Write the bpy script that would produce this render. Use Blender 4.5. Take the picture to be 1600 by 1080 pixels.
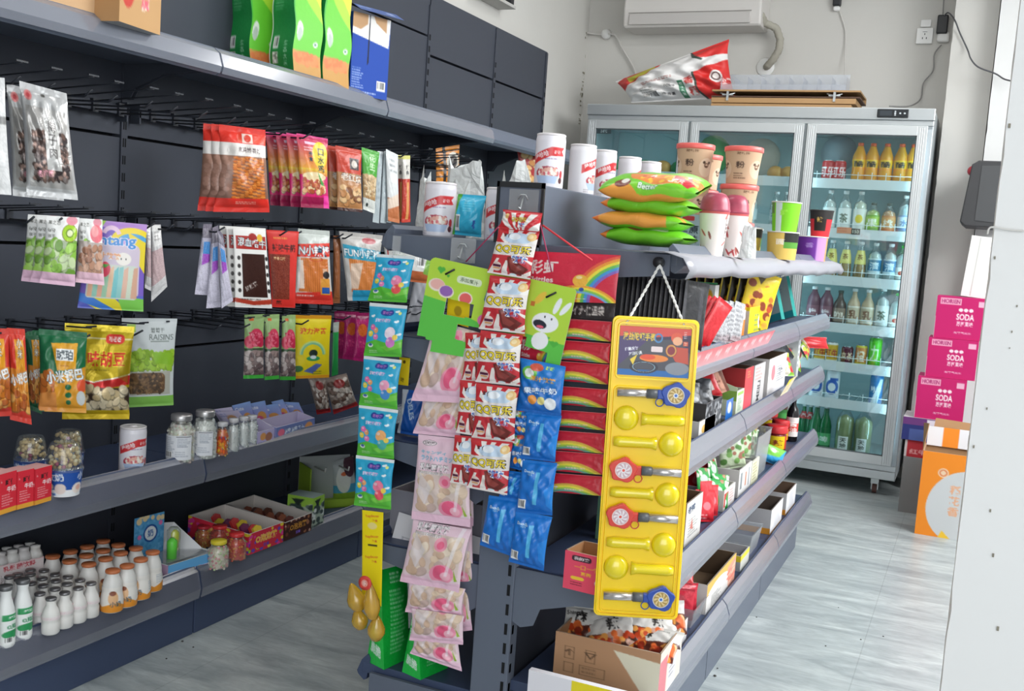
import bpy, bmesh, math, random
import numpy as np
from mathutils import Vector, Matrix

for o in list(bpy.data.objects): bpy.data.objects.remove(o)
C = bpy.context.scene.collection
SC = bpy.context.scene
rnd = random.Random(7)

# ------------------------------------------------------------------ camera
FPX = 1634.0
CAM_H = 1.22
_v1 = np.array([735., 119., FPX]); _roll = math.atan(.070)
AY = _v1/np.linalg.norm(_v1)
_h = np.array([math.cos(_roll), -math.sin(_roll), 0.])
AZ = np.cross(_v1, _h); AZ /= np.linalg.norm(AZ)
if AZ[1] < 0: AZ = -AZ
AX = np.cross(AZ, AY)
RW = np.array([AX, AY, AZ])          # world = RW @ (right, up, forward)
cam_d = bpy.data.cameras.new('camera'); cam = bpy.data.objects.new('camera', cam_d); C.objects.link(cam)
cam_d.sensor_width = 36.0; cam_d.lens = FPX/1600*36.0; cam_d.clip_start = .02
_r = RW @ np.array([1, 0, 0.]); _u = RW @ np.array([0, 1., 0]); _b = RW @ np.array([0, 0, -1.])
cam.matrix_world = Matrix(((_r[0], _u[0], _b[0], 0), (_r[1], _u[1], _b[1], 0), (_r[2], _u[2], _b[2], CAM_H), (0, 0, 0, 1)))
SC.camera = cam
EYE = np.array([0, 0, CAM_H])
def ray(px, py): return RW @ np.array([px-800., -(py-540.), FPX])
def P(px, py, ax, val):
    d = ray(px, py); t = (val-EYE[ax])/d[ax]; return EYE+t*d
def Pn(px, py, p0, n):
    d = ray(px, py); t = np.dot(np.array(p0)-EYE, n)/np.dot(d, n); return EYE+t*d
def dist(p):                           # depth along the optical axis
    return float(np.dot(np.array(p)-EYE, RW @ np.array([0, 0, 1.])))

# ------------------------------------------------------------------ light
SC.view_settings.view_transform = 'Standard'
SC.view_settings.look = 'None'
SC.view_settings.gamma = 1.0
SC.view_settings.use_curve_mapping = False
SC.view_settings.exposure = 0.15
w = bpy.data.worlds.new('sky'); SC.world = w; w.use_nodes = True
w.node_tree.nodes['Background'].inputs[0].default_value = (.90, .95, 1, 1)
w.node_tree.nodes['Background'].inputs[1].default_value = 1.2
def area(name, loc, size, energy, color=(1, 1, 1), target=None, rot=None):
    d = bpy.data.lights.new(name, 'AREA'); d.shape = 'RECTANGLE'; d.size, d.size_y = size; d.energy = energy; d.color = color
    o = bpy.data.objects.new(name, d); C.objects.link(o); o.location = loc
    if rot is not None: o.rotation_euler = rot
    else: o.rotation_euler = (Vector(target)-Vector(loc)).to_track_quat('-Z', 'Y').to_euler()
    return o
area('daylight_door', (.9, -1.3, 1.7), (2.4, 2.4), 42, (.95, .98, 1.0), target=(-.5, 3.5, .8))
area('right_aisle_fill', (1.9, 3.2, 2.5), (2.6, 1.6), 165, (.97, .99, 1.0), target=(-.1, 3.0, 0))  # unseen lamp added to brighten the right aisle floor; no window there
area('unseen_ceiling_fill', (-1.5, 2.2, 2.95), (1.2, .25), 7, (1, .99, .97), rot=(0, 0, 0))  # unseen overhead lamp added as fill above the left aisle
area('unseen_ceiling_fill', (-.8, 4.6, 2.95), (1.2, .25), 14, (1, .99, .97), rot=(0, 0, 0))  # second added overhead fill, unseen, towards the fridge

# ------------------------------------------------------------------ materials
def lin(c):
    c = np.asarray(c, float)
    return np.where(c <= .04045, c/12.92, ((c+.055)/1.055)**2.4)
def hx(s):
    s = s.lstrip('#'); s = ''.join(c*2 for c in s) if len(s) == 3 else s; return np.array([int(s[i:i+2], 16)/255. for i in (0, 2, 4)])
MATS = {}
def mat(name, col=None, rough=.5, metal=0., spec=.5, bump=0., bscale=40., attr=False, trans=0., emis=None, es=0., coat=0., noise=0., nscale=5., distort=0.):
    if name in MATS: return MATS[name]
    m = bpy.data.materials.new(name); m.use_nodes = True; nt = m.node_tree; N = nt.nodes; L = nt.links
    b = N['Principled BSDF']; b.inputs['Roughness'].default_value = rough; b.inputs['Metallic'].default_value = metal
    b.inputs['Specular IOR Level'].default_value = spec; b.inputs['Coat Weight'].default_value = coat
    if trans: b.inputs['Transmission Weight'].default_value = trans
    if attr:
        a = N.new('ShaderNodeAttribute'); a.attribute_name = 'Col'; L.new(a.outputs['Color'], b.inputs['Base Color'])
    else:
        c = lin(hx(col) if isinstance(col, str) else col)
        b.inputs['Base Color'].default_value = (*c, 1)
        if noise:
            tc = N.new('ShaderNodeTexCoord'); n = N.new('ShaderNodeTexNoise'); n.inputs['Scale'].default_value = nscale; n.inputs['Detail'].default_value = 6
            r = N.new('ShaderNodeMapRange'); r.inputs[3].default_value = 1-noise; r.inputs[4].default_value = 1+noise
            mx = N.new('ShaderNodeMix'); mx.data_type = 'RGBA'; mx.blend_type = 'MULTIPLY'; mx.inputs[0].default_value = 1
            mx.inputs[6].default_value = (*c, 1)
            L.new(tc.outputs['Object'], n.inputs['Vector']); L.new(n.outputs['Fac'], r.inputs[0]); L.new(r.outputs[0], mx.inputs[7]); L.new(mx.outputs[2], b.inputs['Base Color'])
    if emis is not None:
        b.inputs['Emission Color'].default_value = (*lin(hx(emis)), 1); b.inputs['Emission Strength'].default_value = es
    if bump:
        tc = N.new('ShaderNodeTexCoord'); n = N.new('ShaderNodeTexNoise'); n.inputs['Scale'].default_value = bscale; n.inputs['Detail'].default_value = 3
        n.inputs['Distortion'].default_value = distort
        bp = N.new('ShaderNodeBump'); bp.inputs['Strength'].default_value = bump; bp.inputs['Distance'].default_value = .01
        L.new(tc.outputs['Object'], n.inputs['Vector']); L.new(n.outputs['Fac'], bp.inputs['Height']); L.new(bp.outputs[0], b.inputs['Normal'])
    MATS[name] = m; return m
PR_FOIL = mat('printed foil', attr=True, rough=.30, spec=.5, bump=.28, bscale=22, distort=1.2)
PR_FILM = mat('printed soft film', attr=True, rough=.42, spec=.4, bump=.15, bscale=18, distort=.8)
PR_CARD = mat('printed card', attr=True, rough=.6, spec=.3)
PR_PLAS = mat('printed plastic', attr=True, rough=.28, spec=.5)
PR_SILV = mat('printed metal foil', attr=True, rough=.28, metal=.35, bump=.32, bscale=16, distort=1.5)
PR_GOLD = mat('printed gold foil', attr=True, rough=.3, metal=.35, bump=.4, bscale=16, distort=1.5)
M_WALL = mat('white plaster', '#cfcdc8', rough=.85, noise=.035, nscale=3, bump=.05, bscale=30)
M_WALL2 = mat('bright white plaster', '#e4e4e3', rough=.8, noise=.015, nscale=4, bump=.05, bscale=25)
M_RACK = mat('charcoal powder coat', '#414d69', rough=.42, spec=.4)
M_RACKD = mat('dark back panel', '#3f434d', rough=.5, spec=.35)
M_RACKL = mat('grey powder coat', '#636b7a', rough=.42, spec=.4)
M_WIRE = mat('black wire', '#2a2d34', rough=.35, spec=.5)
M_HOLE = mat('black slot', '#0b0c10', rough=.9)
M_GAP = mat('panel gap', '#101217', rough=.9)
M_STEEL = mat('brushed steel', '#c9ced0', rough=.32, metal=.75, noise=.04, nscale=8)
M_WHITEP = mat('white plastic', '#eeeeec', rough=.4)
M_BLACKP = mat('black plastic', '#202226', rough=.45)
M_CARDB = mat('brown corrugated card', '#b58b63', rough=.85, noise=.05, nscale=12)
M_CARDIN = mat('brown card inside', '#8a6a50', rough=.9)

def glassy(name, tint=(1, 1, 1), gloss=.08, rough=.03, opac=0., ocol=(1, 1, 1)):
    if name in MATS: return MATS[name]
    m = bpy.data.materials.new(name); m.use_nodes = True; nt = m.node_tree; N = nt.nodes; L = nt.links; N.clear()
    out = N.new('ShaderNodeOutputMaterial'); t = N.new('ShaderNodeBsdfTransparent'); g = N.new('ShaderNodeBsdfGlossy')
    t.inputs[0].default_value = (*tint, 1); g.inputs['Roughness'].default_value = rough
    mx = N.new('ShaderNodeMixShader'); fr = N.new('ShaderNodeLayerWeight'); fr.inputs[0].default_value = .35
    mr = N.new('ShaderNodeMapRange'); mr.inputs[3].default_value = gloss; mr.inputs[4].default_value = min(1, gloss+.5)
    L.new(fr.outputs['Facing'], mr.inputs[0]); L.new(mr.outputs[0], mx.inputs[0]); L.new(t.outputs[0], mx.inputs[1]); L.new(g.outputs[0], mx.inputs[2])
    last = mx
    if opac:
        d = N.new('ShaderNodeBsdfDiffuse'); d.inputs[0].default_value = (*ocol, 1)
        m2 = N.new('ShaderNodeMixShader'); m2.inputs[0].default_value = opac
        L.new(mx.outputs[0], m2.inputs[1]); L.new(d.outputs[0], m2.inputs[2]); last = m2
    L.new(last.outputs[0], out.inputs[0]); MATS[name] = m; return m
G_FRIDGE = glassy('fridge door glass', (.89, .94, .94), .08, .02)
G_CLEAR = glassy('clear plastic', (.95, .96, .97), .10, .12, .10, (.9, .92, .95))
G_FILM = glassy('hazy price rail plastic', (.85, .87, .92), .10, .2, .35, (.38, .40, .46))
G_TUB = glassy('frosted plastic tub', (.93, .95, .96), .08, .25, .20, (.85, .87, .9))
G_SHEET = glassy('milky plastic sheet', (.9, .9, .95), .10, .22, .66, (.46, .46, .50))
G_BOTTLE = glassy('clear bottle', (.93, .96, .96), .07, .05, .05, (.9, .95, .95))

# ------------------------------------------------------------------ mesh helpers
def tag(o, label=None, cat=None, group=None, kind=None):
    if label: o['label'] = label
    if cat: o['category'] = cat
    if group: o['group'] = group
    if kind: o['kind'] = kind
    return o
def link(o, parent=None, loc=None, rz=None):
    C.objects.link(o)
    if parent is not None: o.parent = parent
    if loc is not None: o.location = loc
    if rz is not None: o.rotation_euler = (0, 0, rz)
    return o
def empty(name, loc=(0, 0, 0), rz=0, parent=None):
    o = bpy.data.objects.new(name, None); o.empty_display_size = .05
    return link(o, parent, tuple(map(float, loc)), rz)
class MB:
    """collects shapes and builds them as ONE mesh"""
    def __init__(s): s.v = []; s.f = []; s.m = []; s.mi = 0; s.c = []; s.sm = []
    def add(s, vs, fs, smooth=False):
        o = len(s.v); s.v += [tuple(map(float, v)) for v in vs]; s.f += [tuple(i+o for i in f) for f in fs]; s.m += [s.mi]*len(fs); s.sm += [smooth]*len(fs); return s
    def box(s, x0, y0, z0, x1, y1, z1):
        vs = [(x, y, z) for x in (x0, x1) for y in (y0, y1) for z in (z0, z1)]
        return s.add(vs, [(0, 1, 3, 2), (4, 6, 7, 5), (0, 4, 5, 1), (2, 3, 7, 6), (0, 2, 6, 4), (1, 5, 7, 3)])
    def cbox(s, cx, cy, cz, sx, sy, sz): return s.box(cx-sx/2, cy-sy/2, cz-sz/2, cx+sx/2, cy+sy/2, cz+sz/2)
    def prism(s, prof, a0, a1, axis='y'):      # extrude a closed 2D profile along an axis
        n = len(prof); vs = []
        for a in (a0, a1):
            for p, q in prof: vs.append({'y': (p, a, q), 'x': (a, p, q), 'z': (p, q, a)}[axis])
        return s.add(vs, [tuple(range(n))[::-1], tuple(range(n, 2*n))]+[(i, (i+1) % n, n+(i+1) % n, n+i) for i in range(n)])
    def tube(s, pts, r, seg=8, caps=True):
        pts = [Vector(p) for p in pts]; n = len(pts); vs = []; rr = r if isinstance(r, (list, tuple)) else [r]*n
        up = None
        for i, p in enumerate(pts):
            t = (pts[min(i+1, n-1)]-pts[max(i-1, 0)]).normalized()
            if up is None: up = Vector((0, 0, 1)) if abs(t.z) < .9 else Vector((1, 0, 0))
            a = t.cross(up).normalized(); b = a.cross(t).normalized(); up = b
            for k in range(seg):
                th = 2*math.pi*k/seg; vs.append(p+a*math.cos(th)*rr[i]+b*math.sin(th)*rr[i])
        fs = [(i*seg+k, i*seg+(k+1) % seg, (i+1)*seg+(k+1) % seg, (i+1)*seg+k) for i in range(n-1) for k in range(seg)]
        if caps: fs += [tuple(range(seg)), tuple(range((n-1)*seg, n*seg))[::-1]]
        return s.add(vs, fs, True)
    def lathe(s, prof, seg=20, cx=0, cy=0, capb=True, capt=True):
        n = len(prof); vs = [(cx+r*math.cos(2*math.pi*k/seg), cy+r*math.sin(2*math.pi*k/seg), z) for r, z in prof for k in range(seg)]
        fs = [(i*seg+k, i*seg+(k+1) % seg, (i+1)*seg+(k+1) % seg, (i+1)*seg+k) for i in range(n-1) for k in range(seg)]
        if capb: fs.append(tuple(range(seg))[::-1])
        if capt: fs.append(tuple(range((n-1)*seg, n*seg)))
        return s.add(vs, fs, True)
    def ball(s, c, r, seg=8, rings=5, sz=1.):
        prof = [(r*math.sin(math.pi*(i+.02)/rings*.999), c[2]-r*sz*math.cos(math.pi*i/rings)) for i in range(rings+1)]
        return s.lathe(prof, seg, c[0], c[1], False, False)
    def build(s, name, mats, parent=None, loc=None, rz=None, bevel=0, cols=None):
        me = bpy.data.meshes.new(name); me.from_pydata(s.v, [], s.f)
        mats = mats if isinstance(mats, (list, tuple)) else [mats]
        for m in mats: me.materials.append(m)
        me.polygons.foreach_set('material_index', s.m); me.polygons.foreach_set('use_smooth', s.sm)
        if cols is not None: setcol(me, cols)
        bm = bmesh.new(); bm.from_mesh(me); bmesh.ops.recalc_face_normals(bm, faces=bm.faces)
        bm.to_mesh(me); bm.free()
        me.update()
        o = bpy.data.objects.new(name, me); link(o, parent, loc, rz)
        if bevel:
            b = o.modifiers.new('bevel', 'BEVEL'); b.width = bevel; b.segments = 2; b.limit_method = 'ANGLE'; b.angle_limit = .9
        return o
def setcol(me, cols):                      # cols: n_verts x 3 in sRGB
    a = me.color_attributes.new('Col', 'FLOAT_COLOR', 'POINT')
    c = np.ones((len(me.vertices), 4), np.float32); c[:, :3] = lin(np.clip(cols, 0, 1)); a.data.foreach_set('color', c.ravel())

# ------------------------------------------------------------------ printed artwork: a small painter whose pixels become mesh vertex colours
_tc = {}
def text_tris(s, bold=0.):
    k = (s, round(bold, 3))
    if k in _tc: return _tc[k]
    cu = bpy.data.curves.new('t', 'FONT'); cu.body = s; cu.size = 1; cu.offset = bold; cu.resolution_u = 3
    o = bpy.data.objects.new('t', cu); C.objects.link(o)
    dg = bpy.context.evaluated_depsgraph_get(); e = o.evaluated_get(dg); me = e.to_mesh()
    me.calc_loop_triangles()
    v = np.empty(len(me.vertices)*3); me.vertices.foreach_get('co', v); v = v.reshape(-1, 3)[:, :2]
    t = np.empty(len(me.loop_triangles)*3, int); me.loop_triangles.foreach_get('vertices', t)
    tr = v[t].reshape(-1, 3, 2) if len(v) else np.zeros((0, 3, 2))
    e.to_mesh_clear(); bpy.data.objects.remove(o); bpy.data.curves.remove(cu)
    _tc[k] = tr; return tr
class Cv:
    def __init__(s, W, H, bg='#ffffff', w=1., h=None):     # W,H pixels; w,h physical proportions
        s.S = 2; s.W, s.H = W, H; s.w = w; s.h = h if h else w*H/W
        s.a = np.empty((H*2, W*2, 3)); s.a[:] = col(bg)
        yy, xx = np.mgrid[0:H*2, 0:W*2]; s.x = (xx+.5)/(W*2)*s.w; s.y = (yy+.5)/(H*2)*s.h   # physical coords, y down
    def put(s, m, c, al=1.):
        c = col(c); s.a[m] = s.a[m]*(1-al)+c*al; return s
    def rect(s, x0, y0, x1, y1, c, al=1.): return s.put((s.x >= x0) & (s.x < x1) & (s.y >= y0) & (s.y < y1), c, al)
    def rrect(s, x0, y0, x1, y1, r, c, al=1.):
        dx = np.maximum(np.maximum(x0+r-s.x, s.x-(x1-r)), 0); dy = np.maximum(np.maximum(y0+r-s.y, s.y-(y1-r)), 0)
        return s.put(dx*dx+dy*dy <= r*r, c, al)
    def ell(s, cx, cy, rx, ry, c, al=1., rot=0.):
        dx, dy = s.x-cx, s.y-cy; ca, sa = math.cos(rot), math.sin(rot)
        return s.put(((dx*ca+dy*sa)/rx)**2+((-dx*sa+dy*ca)/ry)**2 <= 1, c, al)
    def ring(s, cx, cy, r0, r1, c, al=1., a0=None, a1=None, sy=1.):
        d = np.hypot(s.x-cx, (s.y-cy)/sy); m = (d >= r0) & (d <= r1)
        if a0 is not None:
            an = np.arctan2(-(s.y-cy), s.x-cx) % (2*math.pi); m &= (an >= a0) & (an <= a1)
        return s.put(m, c, al)
    def poly(s, pts, c, al=1.):
        m = np.zeros(s.x.shape, bool); n = len(pts)
        for i in range(n):
            (x0, y0), (x1, y1) = pts[i], pts[(i+1) % n]
            if y0 == y1: continue
            m ^= ((s.y >= min(y0, y1)) & (s.y < max(y0, y1)) & (s.x < x0+(s.y-y0)*(x1-x0)/(y1-y0)))
        return s.put(m, c, al)
    def grad(s, y0, y1, c0, c1, x0=0, x1=99):
        t = np.clip((s.y-y0)/(y1-y0), 0, 1)[..., None]; m = (s.y >= y0) & (s.y < y1) & (s.x >= x0) & (s.x < x1)
        s.a[m] = (col(c0)*(1-t)+col(c1)*t)[m]; return s
    def burst(s, cx, cy, n, c, y0=0, y1=99, ph=0., x0=0, x1=99):
        an = (np.arctan2(s.y-cy, s.x-cx)+ph) % (2*math.pi/n)
        return s.put((an < math.pi/n) & (s.y >= y0) & (s.y < y1) & (s.x >= x0) & (s.x < x1), c)
    def blobs(s, x0, y0, x1, y1, cs, r, n, seed=1, asp=1., shade=.0):
        R = random.Random(seed)
        for i in range(n):
            cx, cy = R.uniform(x0, x1), R.uniform(y0, y1); rr = r*R.uniform(.7, 1.25); c = col(R.choice(cs)); ro = R.uniform(0, 3.1)
            if shade: s.ell(cx, cy+rr*.15, rr*1.12, rr*asp*1.12, c*(1-shade), rot=ro)
            s.ell(cx, cy, rr, rr*asp, c, rot=ro)
        return s
    def noise(s, x0, y0, x1, y1, amp, seed=1, cell=2):
        rs = np.random.RandomState(seed); n = rs.uniform(-amp, amp, (s.H*2//cell+2, s.W*2//cell+2)); n = np.kron(n, np.ones((cell, cell)))[:s.H*2, :s.W*2]
        m = (s.x >= x0) & (s.x < x1) & (s.y >= y0) & (s.y < y1); s.a[m] += n[m][:, None]; return s
    def text(s, t, cx, cy, hgt, c, wid=None, rot=0., bold=.02, ol=None, ow=.06, vert=False, lsp=1.0, al=1.):
        bold = min(bold, .026); ow = min(ow, .040)
        if vert:
            n = len(t)
            for i, ch in enumerate(t): s.text(ch, cx, cy+(i-(n-1)/2)*hgt*1.15*lsp, hgt, c, wid, rot, bold, ol, ow)
            return s
        base = text_tris(t, bold)
        if not len(base): return s
        p0 = base.reshape(-1, 2); mn, mx = p0.min(0), p0.max(0); ce = (mn+mx)/2; sc = hgt/(mx[1]-mn[1]); sx = wid/(mx[0]-mn[0]) if wid else sc
        for tr, cc in ((text_tris(t, bold+ow), ol), (base, c)) if ol is not None else ((base, c),):
            q = (tr-ce)*np.array([sx, -sc]); ca, sa = math.cos(rot), math.sin(rot)
            q = np.stack([q[..., 0]*ca-q[..., 1]*sa+cx, q[..., 0]*sa+q[..., 1]*ca+cy], -1)
            m = np.zeros(s.x.shape, bool); kx = s.W*2/s.w; ky = s.H*2/s.h
            for a in q:
                X = a[:, 0]*kx-.5; Y = a[:, 1]*ky-.5
                i0, i1 = max(0, int(math.floor(X.min()))), min(s.W*2-1, int(math.ceil(X.max()))); j0, j1 = max(0, int(math.floor(Y.min()))), min(s.H*2-1, int(math.ceil(Y.max())))
                if i1 < i0 or j1 < j0: continue
                gx, gy = np.meshgrid(np.arange(i0, i1+1), np.arange(j0, j1+1))
                d = (Y[1]-Y[2])*(X[0]-X[2])+(X[2]-X[1])*(Y[0]-Y[2])
                if abs(d) < 1e-12: continue
                l0 = ((Y[1]-Y[2])*(gx-X[2])+(X[2]-X[1])*(gy-Y[2]))/d; l1 = ((Y[2]-Y[0])*(gx-X[2])+(X[0]-X[2])*(gy-Y[2]))/d
                m[j0:j1+1, i0:i1+1] |= (l0 >= -.001) & (l1 >= -.001) & (l0+l1 <= 1.001)
            s.put(m, cc, al)
        return s
    def barcode(s, x0, y0, x1, y1, seed=1):
        s.rect(x0, y0, x1, y1, '#f4f4f4'); R = random.Random(seed); x = x0+(x1-x0)*.06
        while x < x1-(x1-x0)*.06:
            b = R.choice((.02, .03, .05))*(x1-x0); s.rect(x, y0+(y1-y0)*.08, x+b, y1-(y1-y0)*.2, '#333333'); x += b+R.choice((.03, .05))*(x1-x0)
        return s
    def lines(s, x0, y0, x1, y1, n, c, al=.8, seed=3):
        R = random.Random(seed); d = (y1-y0)/n
        for i in range(n):
            x = x0
            xe = x0+(x1-x0)*R.uniform(.6, 1)
            while x < xe:
                l = (x1-x0)*R.uniform(.03, .12); s.rect(x, y0+i*d, min(x+l, xe), y0+i*d+d*.5, c, al); x += l+(x1-x0)*.025
        return s
    def fin(s):
        a = s.a; return (a[::2, ::2]+a[1::2, ::2]+a[::2, 1::2]+a[1::2, 1::2])/4
def col(c): return hx(c) if isinstance(c, str) else np.asarray(c, float)

def grid_faces(nu, nv, off=0):
    i, j = np.meshgrid(np.arange(nu-1), np.arange(nv-1)); a = (j*nu+i).ravel()+off
    return np.stack([a, a+nu, a+nu+1, a+1], 1)
def np_mesh(name, parts, mats):
    """parts: list of (verts Nx3, faces Mx4, cols Nx3, matindex, smooth)"""
    V = []; F = []; K = []; MI = []; SM = []; off = 0
    for v, f, c, mi, sm in parts:
        V.append(v); F.append(np.asarray(f)+off); K.append(np.broadcast_to(c, (len(v), 3))); MI.append(np.full(len(f), mi)); SM.append(np.full(len(f), sm)); off += len(v)
    V = np.concatenate(V); F = np.concatenate(F); K = np.concatenate(K)
    me = bpy.data.meshes.new(name); me.vertices.add(len(V)); me.vertices.foreach_set('co', V.astype(np.float32).ravel())
    me.loops.add(F.size); me.loops.foreach_set('vertex_index', F.astype(np.int32).ravel())
    me.polygons.add(len(F)); me.polygons.foreach_set('loop_start', np.arange(0, F.size, 4, dtype=np.int32)); me.polygons.foreach_set('loop_total', np.full(len(F), 4, np.int32))
    me.polygons.foreach_set('material_index', np.concatenate(MI).astype(np.int32)); me.polygons.foreach_set('use_smooth', np.concatenate(SM))
    for m in mats: me.materials.append(m)
    setcol(me, K); me.update(); me.validate(); return me

# pillow pouch: quad outline in its own plane (local x right, z up, front = -y)
def pouch_mesh(name, TL, TR, BR, BL, th, cv, m, seal=(.07, .06), back='#c8c8c8', seed=0, wr=.5, hole=None):
    a = cv.fin() if isinstance(cv, Cv) else cv; nv, nu = a.shape[:2]
    v, u = np.meshgrid(np.linspace(0, 1, nv), np.linspace(0, 1, nu), indexing='ij')
    def surf(u, v, sgn):
        TLa, TRa, BRa, BLa = map(np.array, (TL, TR, BR, BL))
        p = (1-u)[..., None]*(1-v)[..., None]*TLa+u[..., None]*(1-v)[..., None]*TRa+u[..., None]*v[..., None]*BRa+(1-u)[..., None]*v[..., None]*BLa
        vv = np.clip((v-seal[0])/(1-seal[0]-seal[1]), 0, 1)
        b = np.clip(1-np.abs(2*u-1)**2.6, 0, 1)**.6*np.clip(1-np.abs(2*vv-1)**3, 0, 1)**.7*th/2
        R = np.random.RandomState(seed)
        wv = np.zeros_like(u)
        for k in range(5):
            fu, fv, ph = R.uniform(3, 11), R.uniform(2, 9), R.uniform(0, 6); wv += np.sin(fu*u*math.pi+fv*v*math.pi*(1 if k % 2 else -1)+ph)
        edge = 4*u*(1-u)*4*v*(1-v)
        y = b+wv/5*th*.10*wr*np.clip(edge*2, 0, 1)
        pin = .5+.5*np.abs(2*vv-1)**3
        # sides draw in a little where the pouch is full
        w = np.linalg.norm(TRa-TLa); p[..., 0] -= (u-.5)*2*(1-pin)*min(th*.22, .05*w)*1.0
        bend = np.sin(v*math.pi*1.3+seed)*th*.10
        return np.stack([p[..., 0], -sgn*y+bend, p[..., 1]], -1)
    f = surf(u, v, 1).reshape(-1, 3)
    nb = (9, 12); v2, u2 = np.meshgrid(np.linspace(0, 1, nb[1]), np.linspace(0, 1, nb[0]), indexing='ij')
    bk = surf(u2, v2, -1).reshape(-1, 3)+np.array([0, .0004, 0])
    F = grid_faces(nu, nv); B = grid_faces(nb[0], nb[1])[:, ::-1]
    return np_mesh(name, [(f, F, a.reshape(-1, 3), 0, True), (bk, B, col(back), 0, True)], [m])
def place_plane(px, ax, val, yaw, tilt=0.):
    """yaw: heading of the outward normal in degrees (0=+x, -90 = towards camera side); px = anchor pixel"""
    p0 = P(px[0], px[1], ax, val); y = math.radians(yaw); t = math.radians(tilt)
    n = np.array([math.cos(y)*math.cos(t), math.sin(y)*math.cos(t), math.sin(t)])
    xr = np.array([-math.sin(y), math.cos(y), 0.])     # local x (right seen from the front)
    zr = np.cross(xr, -n); 
    return p0, n, xr, zr
def frame(o, p0, n, xr, zr):
    y = -np.array(n)
    o.matrix_world = Matrix(((xr[0], y[0], zr[0], p0[0]), (xr[1], y[1], zr[1], p0[1]), (xr[2], y[2], zr[2], p0[2]), (0, 0, 0, 1)))
def bag(name, label, cat, q, ax, val, yaw, th, cv, m=None, group=None, tilt=0., n=1, step=None, labels=None, **kw):
    """q = TL,TR,BR,BL as seen; the pouch gets its own distance, yaw and thickness; n copies go back along the hook"""
    m = m or PR_FOIL
    top = ((q[0][0]+q[1][0])/2, (q[0][1]+q[1][1])/2)
    p0, nn, xr, zr = place_plane(top, ax, val, yaw, tilt)
    loc = []
    for a in q:
        w_ = Pn(a[0], a[1], p0, nn)-p0; loc.append((float(np.dot(w_, xr)), float(np.dot(w_, zr))))
    me = pouch_mesh(name, *loc, th, cv, m, **kw)
    o = bpy.data.objects.new(name, me); C.objects.link(o); frame(o, p0, nn, xr, zr); tag(o, label, cat, group)
    out = [o]
    st = np.array(step if step is not None else (-(th+.002), 0, 0))
    for k in range(1, n):
        c = o.copy(); C.objects.link(c); out.append(c)
        c.location = Vector(p0+st*k)
        c.rotation_euler = (c.rotation_euler[0]+rnd.uniform(-.01, .01), c.rotation_euler[1], c.rotation_euler[2]+rnd.uniform(-.03, .03))
        if labels: c['label'] = labels[k-1]
    return out
def stick(name, parent, cv, w, h, m, loc=(0, 0, 0), rot=(0, 0, 0)):
    """thin printed sheet, local plane x-z, front -y, centred"""
    a = cv.fin(); nv, nu = a.shape[:2]
    z, x = np.meshgrid(np.linspace(h/2, -h/2, nv), np.linspace(-w/2, w/2, nu), indexing='ij')
    v = np.stack([x, np.zeros_like(x), z], -1).reshape(-1, 3)
    me = np_mesh(name, [(v, grid_faces(nu, nv), a.reshape(-1, 3), 0, False)], [m]); o = bpy.data.objects.new(name, me); link(o, parent); o.location = loc; o.rotation_euler = rot; return o
# printed box: canvases or colours for faces; local origin bottom centre; front = -y
def box_mesh(name, w, d, h, front, right=None, top=None, left=None, back=None, bottom=None, m=None, r=0):
    right = front if right is None else right; left = right if left is None else left; back = front if back is None else back
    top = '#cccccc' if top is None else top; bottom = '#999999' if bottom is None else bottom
    P_ = []
    def face(o, du, dv, c):
        if isinstance(c, Cv):
            a = c.fin(); nv, nu = a.shape[:2]; k = a.reshape(-1, 3)
        else: nu = nv = 2; k = col(c)
        v, u = np.meshgrid(np.linspace(0, 1, nv), np.linspace(0, 1, nu), indexing='ij')
        p = np.array(o)+u[..., None]*np.array(du)+v[..., None]*np.array(dv); P_.append((p.reshape(-1, 3), grid_faces(nu, nv), k, 0, False))
    x, y = w/2, d/2
    face((-x, -y, h), (w, 0, 0), (0, 0, -h), front); face((x, y, h), (-w, 0, 0), (0, 0, -h), back)
    face((x, -y, h), (0, d, 0), (0, 0, -h), right); face((-x, y, h), (0, -d, 0), (0, 0, -h), left)
    face((-x, y, h), (w, 0, 0), (0, -d, 0), top); face((-x, -y, 0), (w, 0, 0), (0, d, 0), bottom)
    return np_mesh(name, P_, [m or PR_CARD])
def mobj(name, me, loc, rz=0., label=None, cat=None, group=None, parent=None, rot=None):
    o = bpy.data.objects.new(name, me); link(o, parent); o.location = tuple(map(float, loc)); o.rotation_euler = rot if rot is not None else (0, 0, rz)
    return tag(o, label, cat, group)
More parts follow.
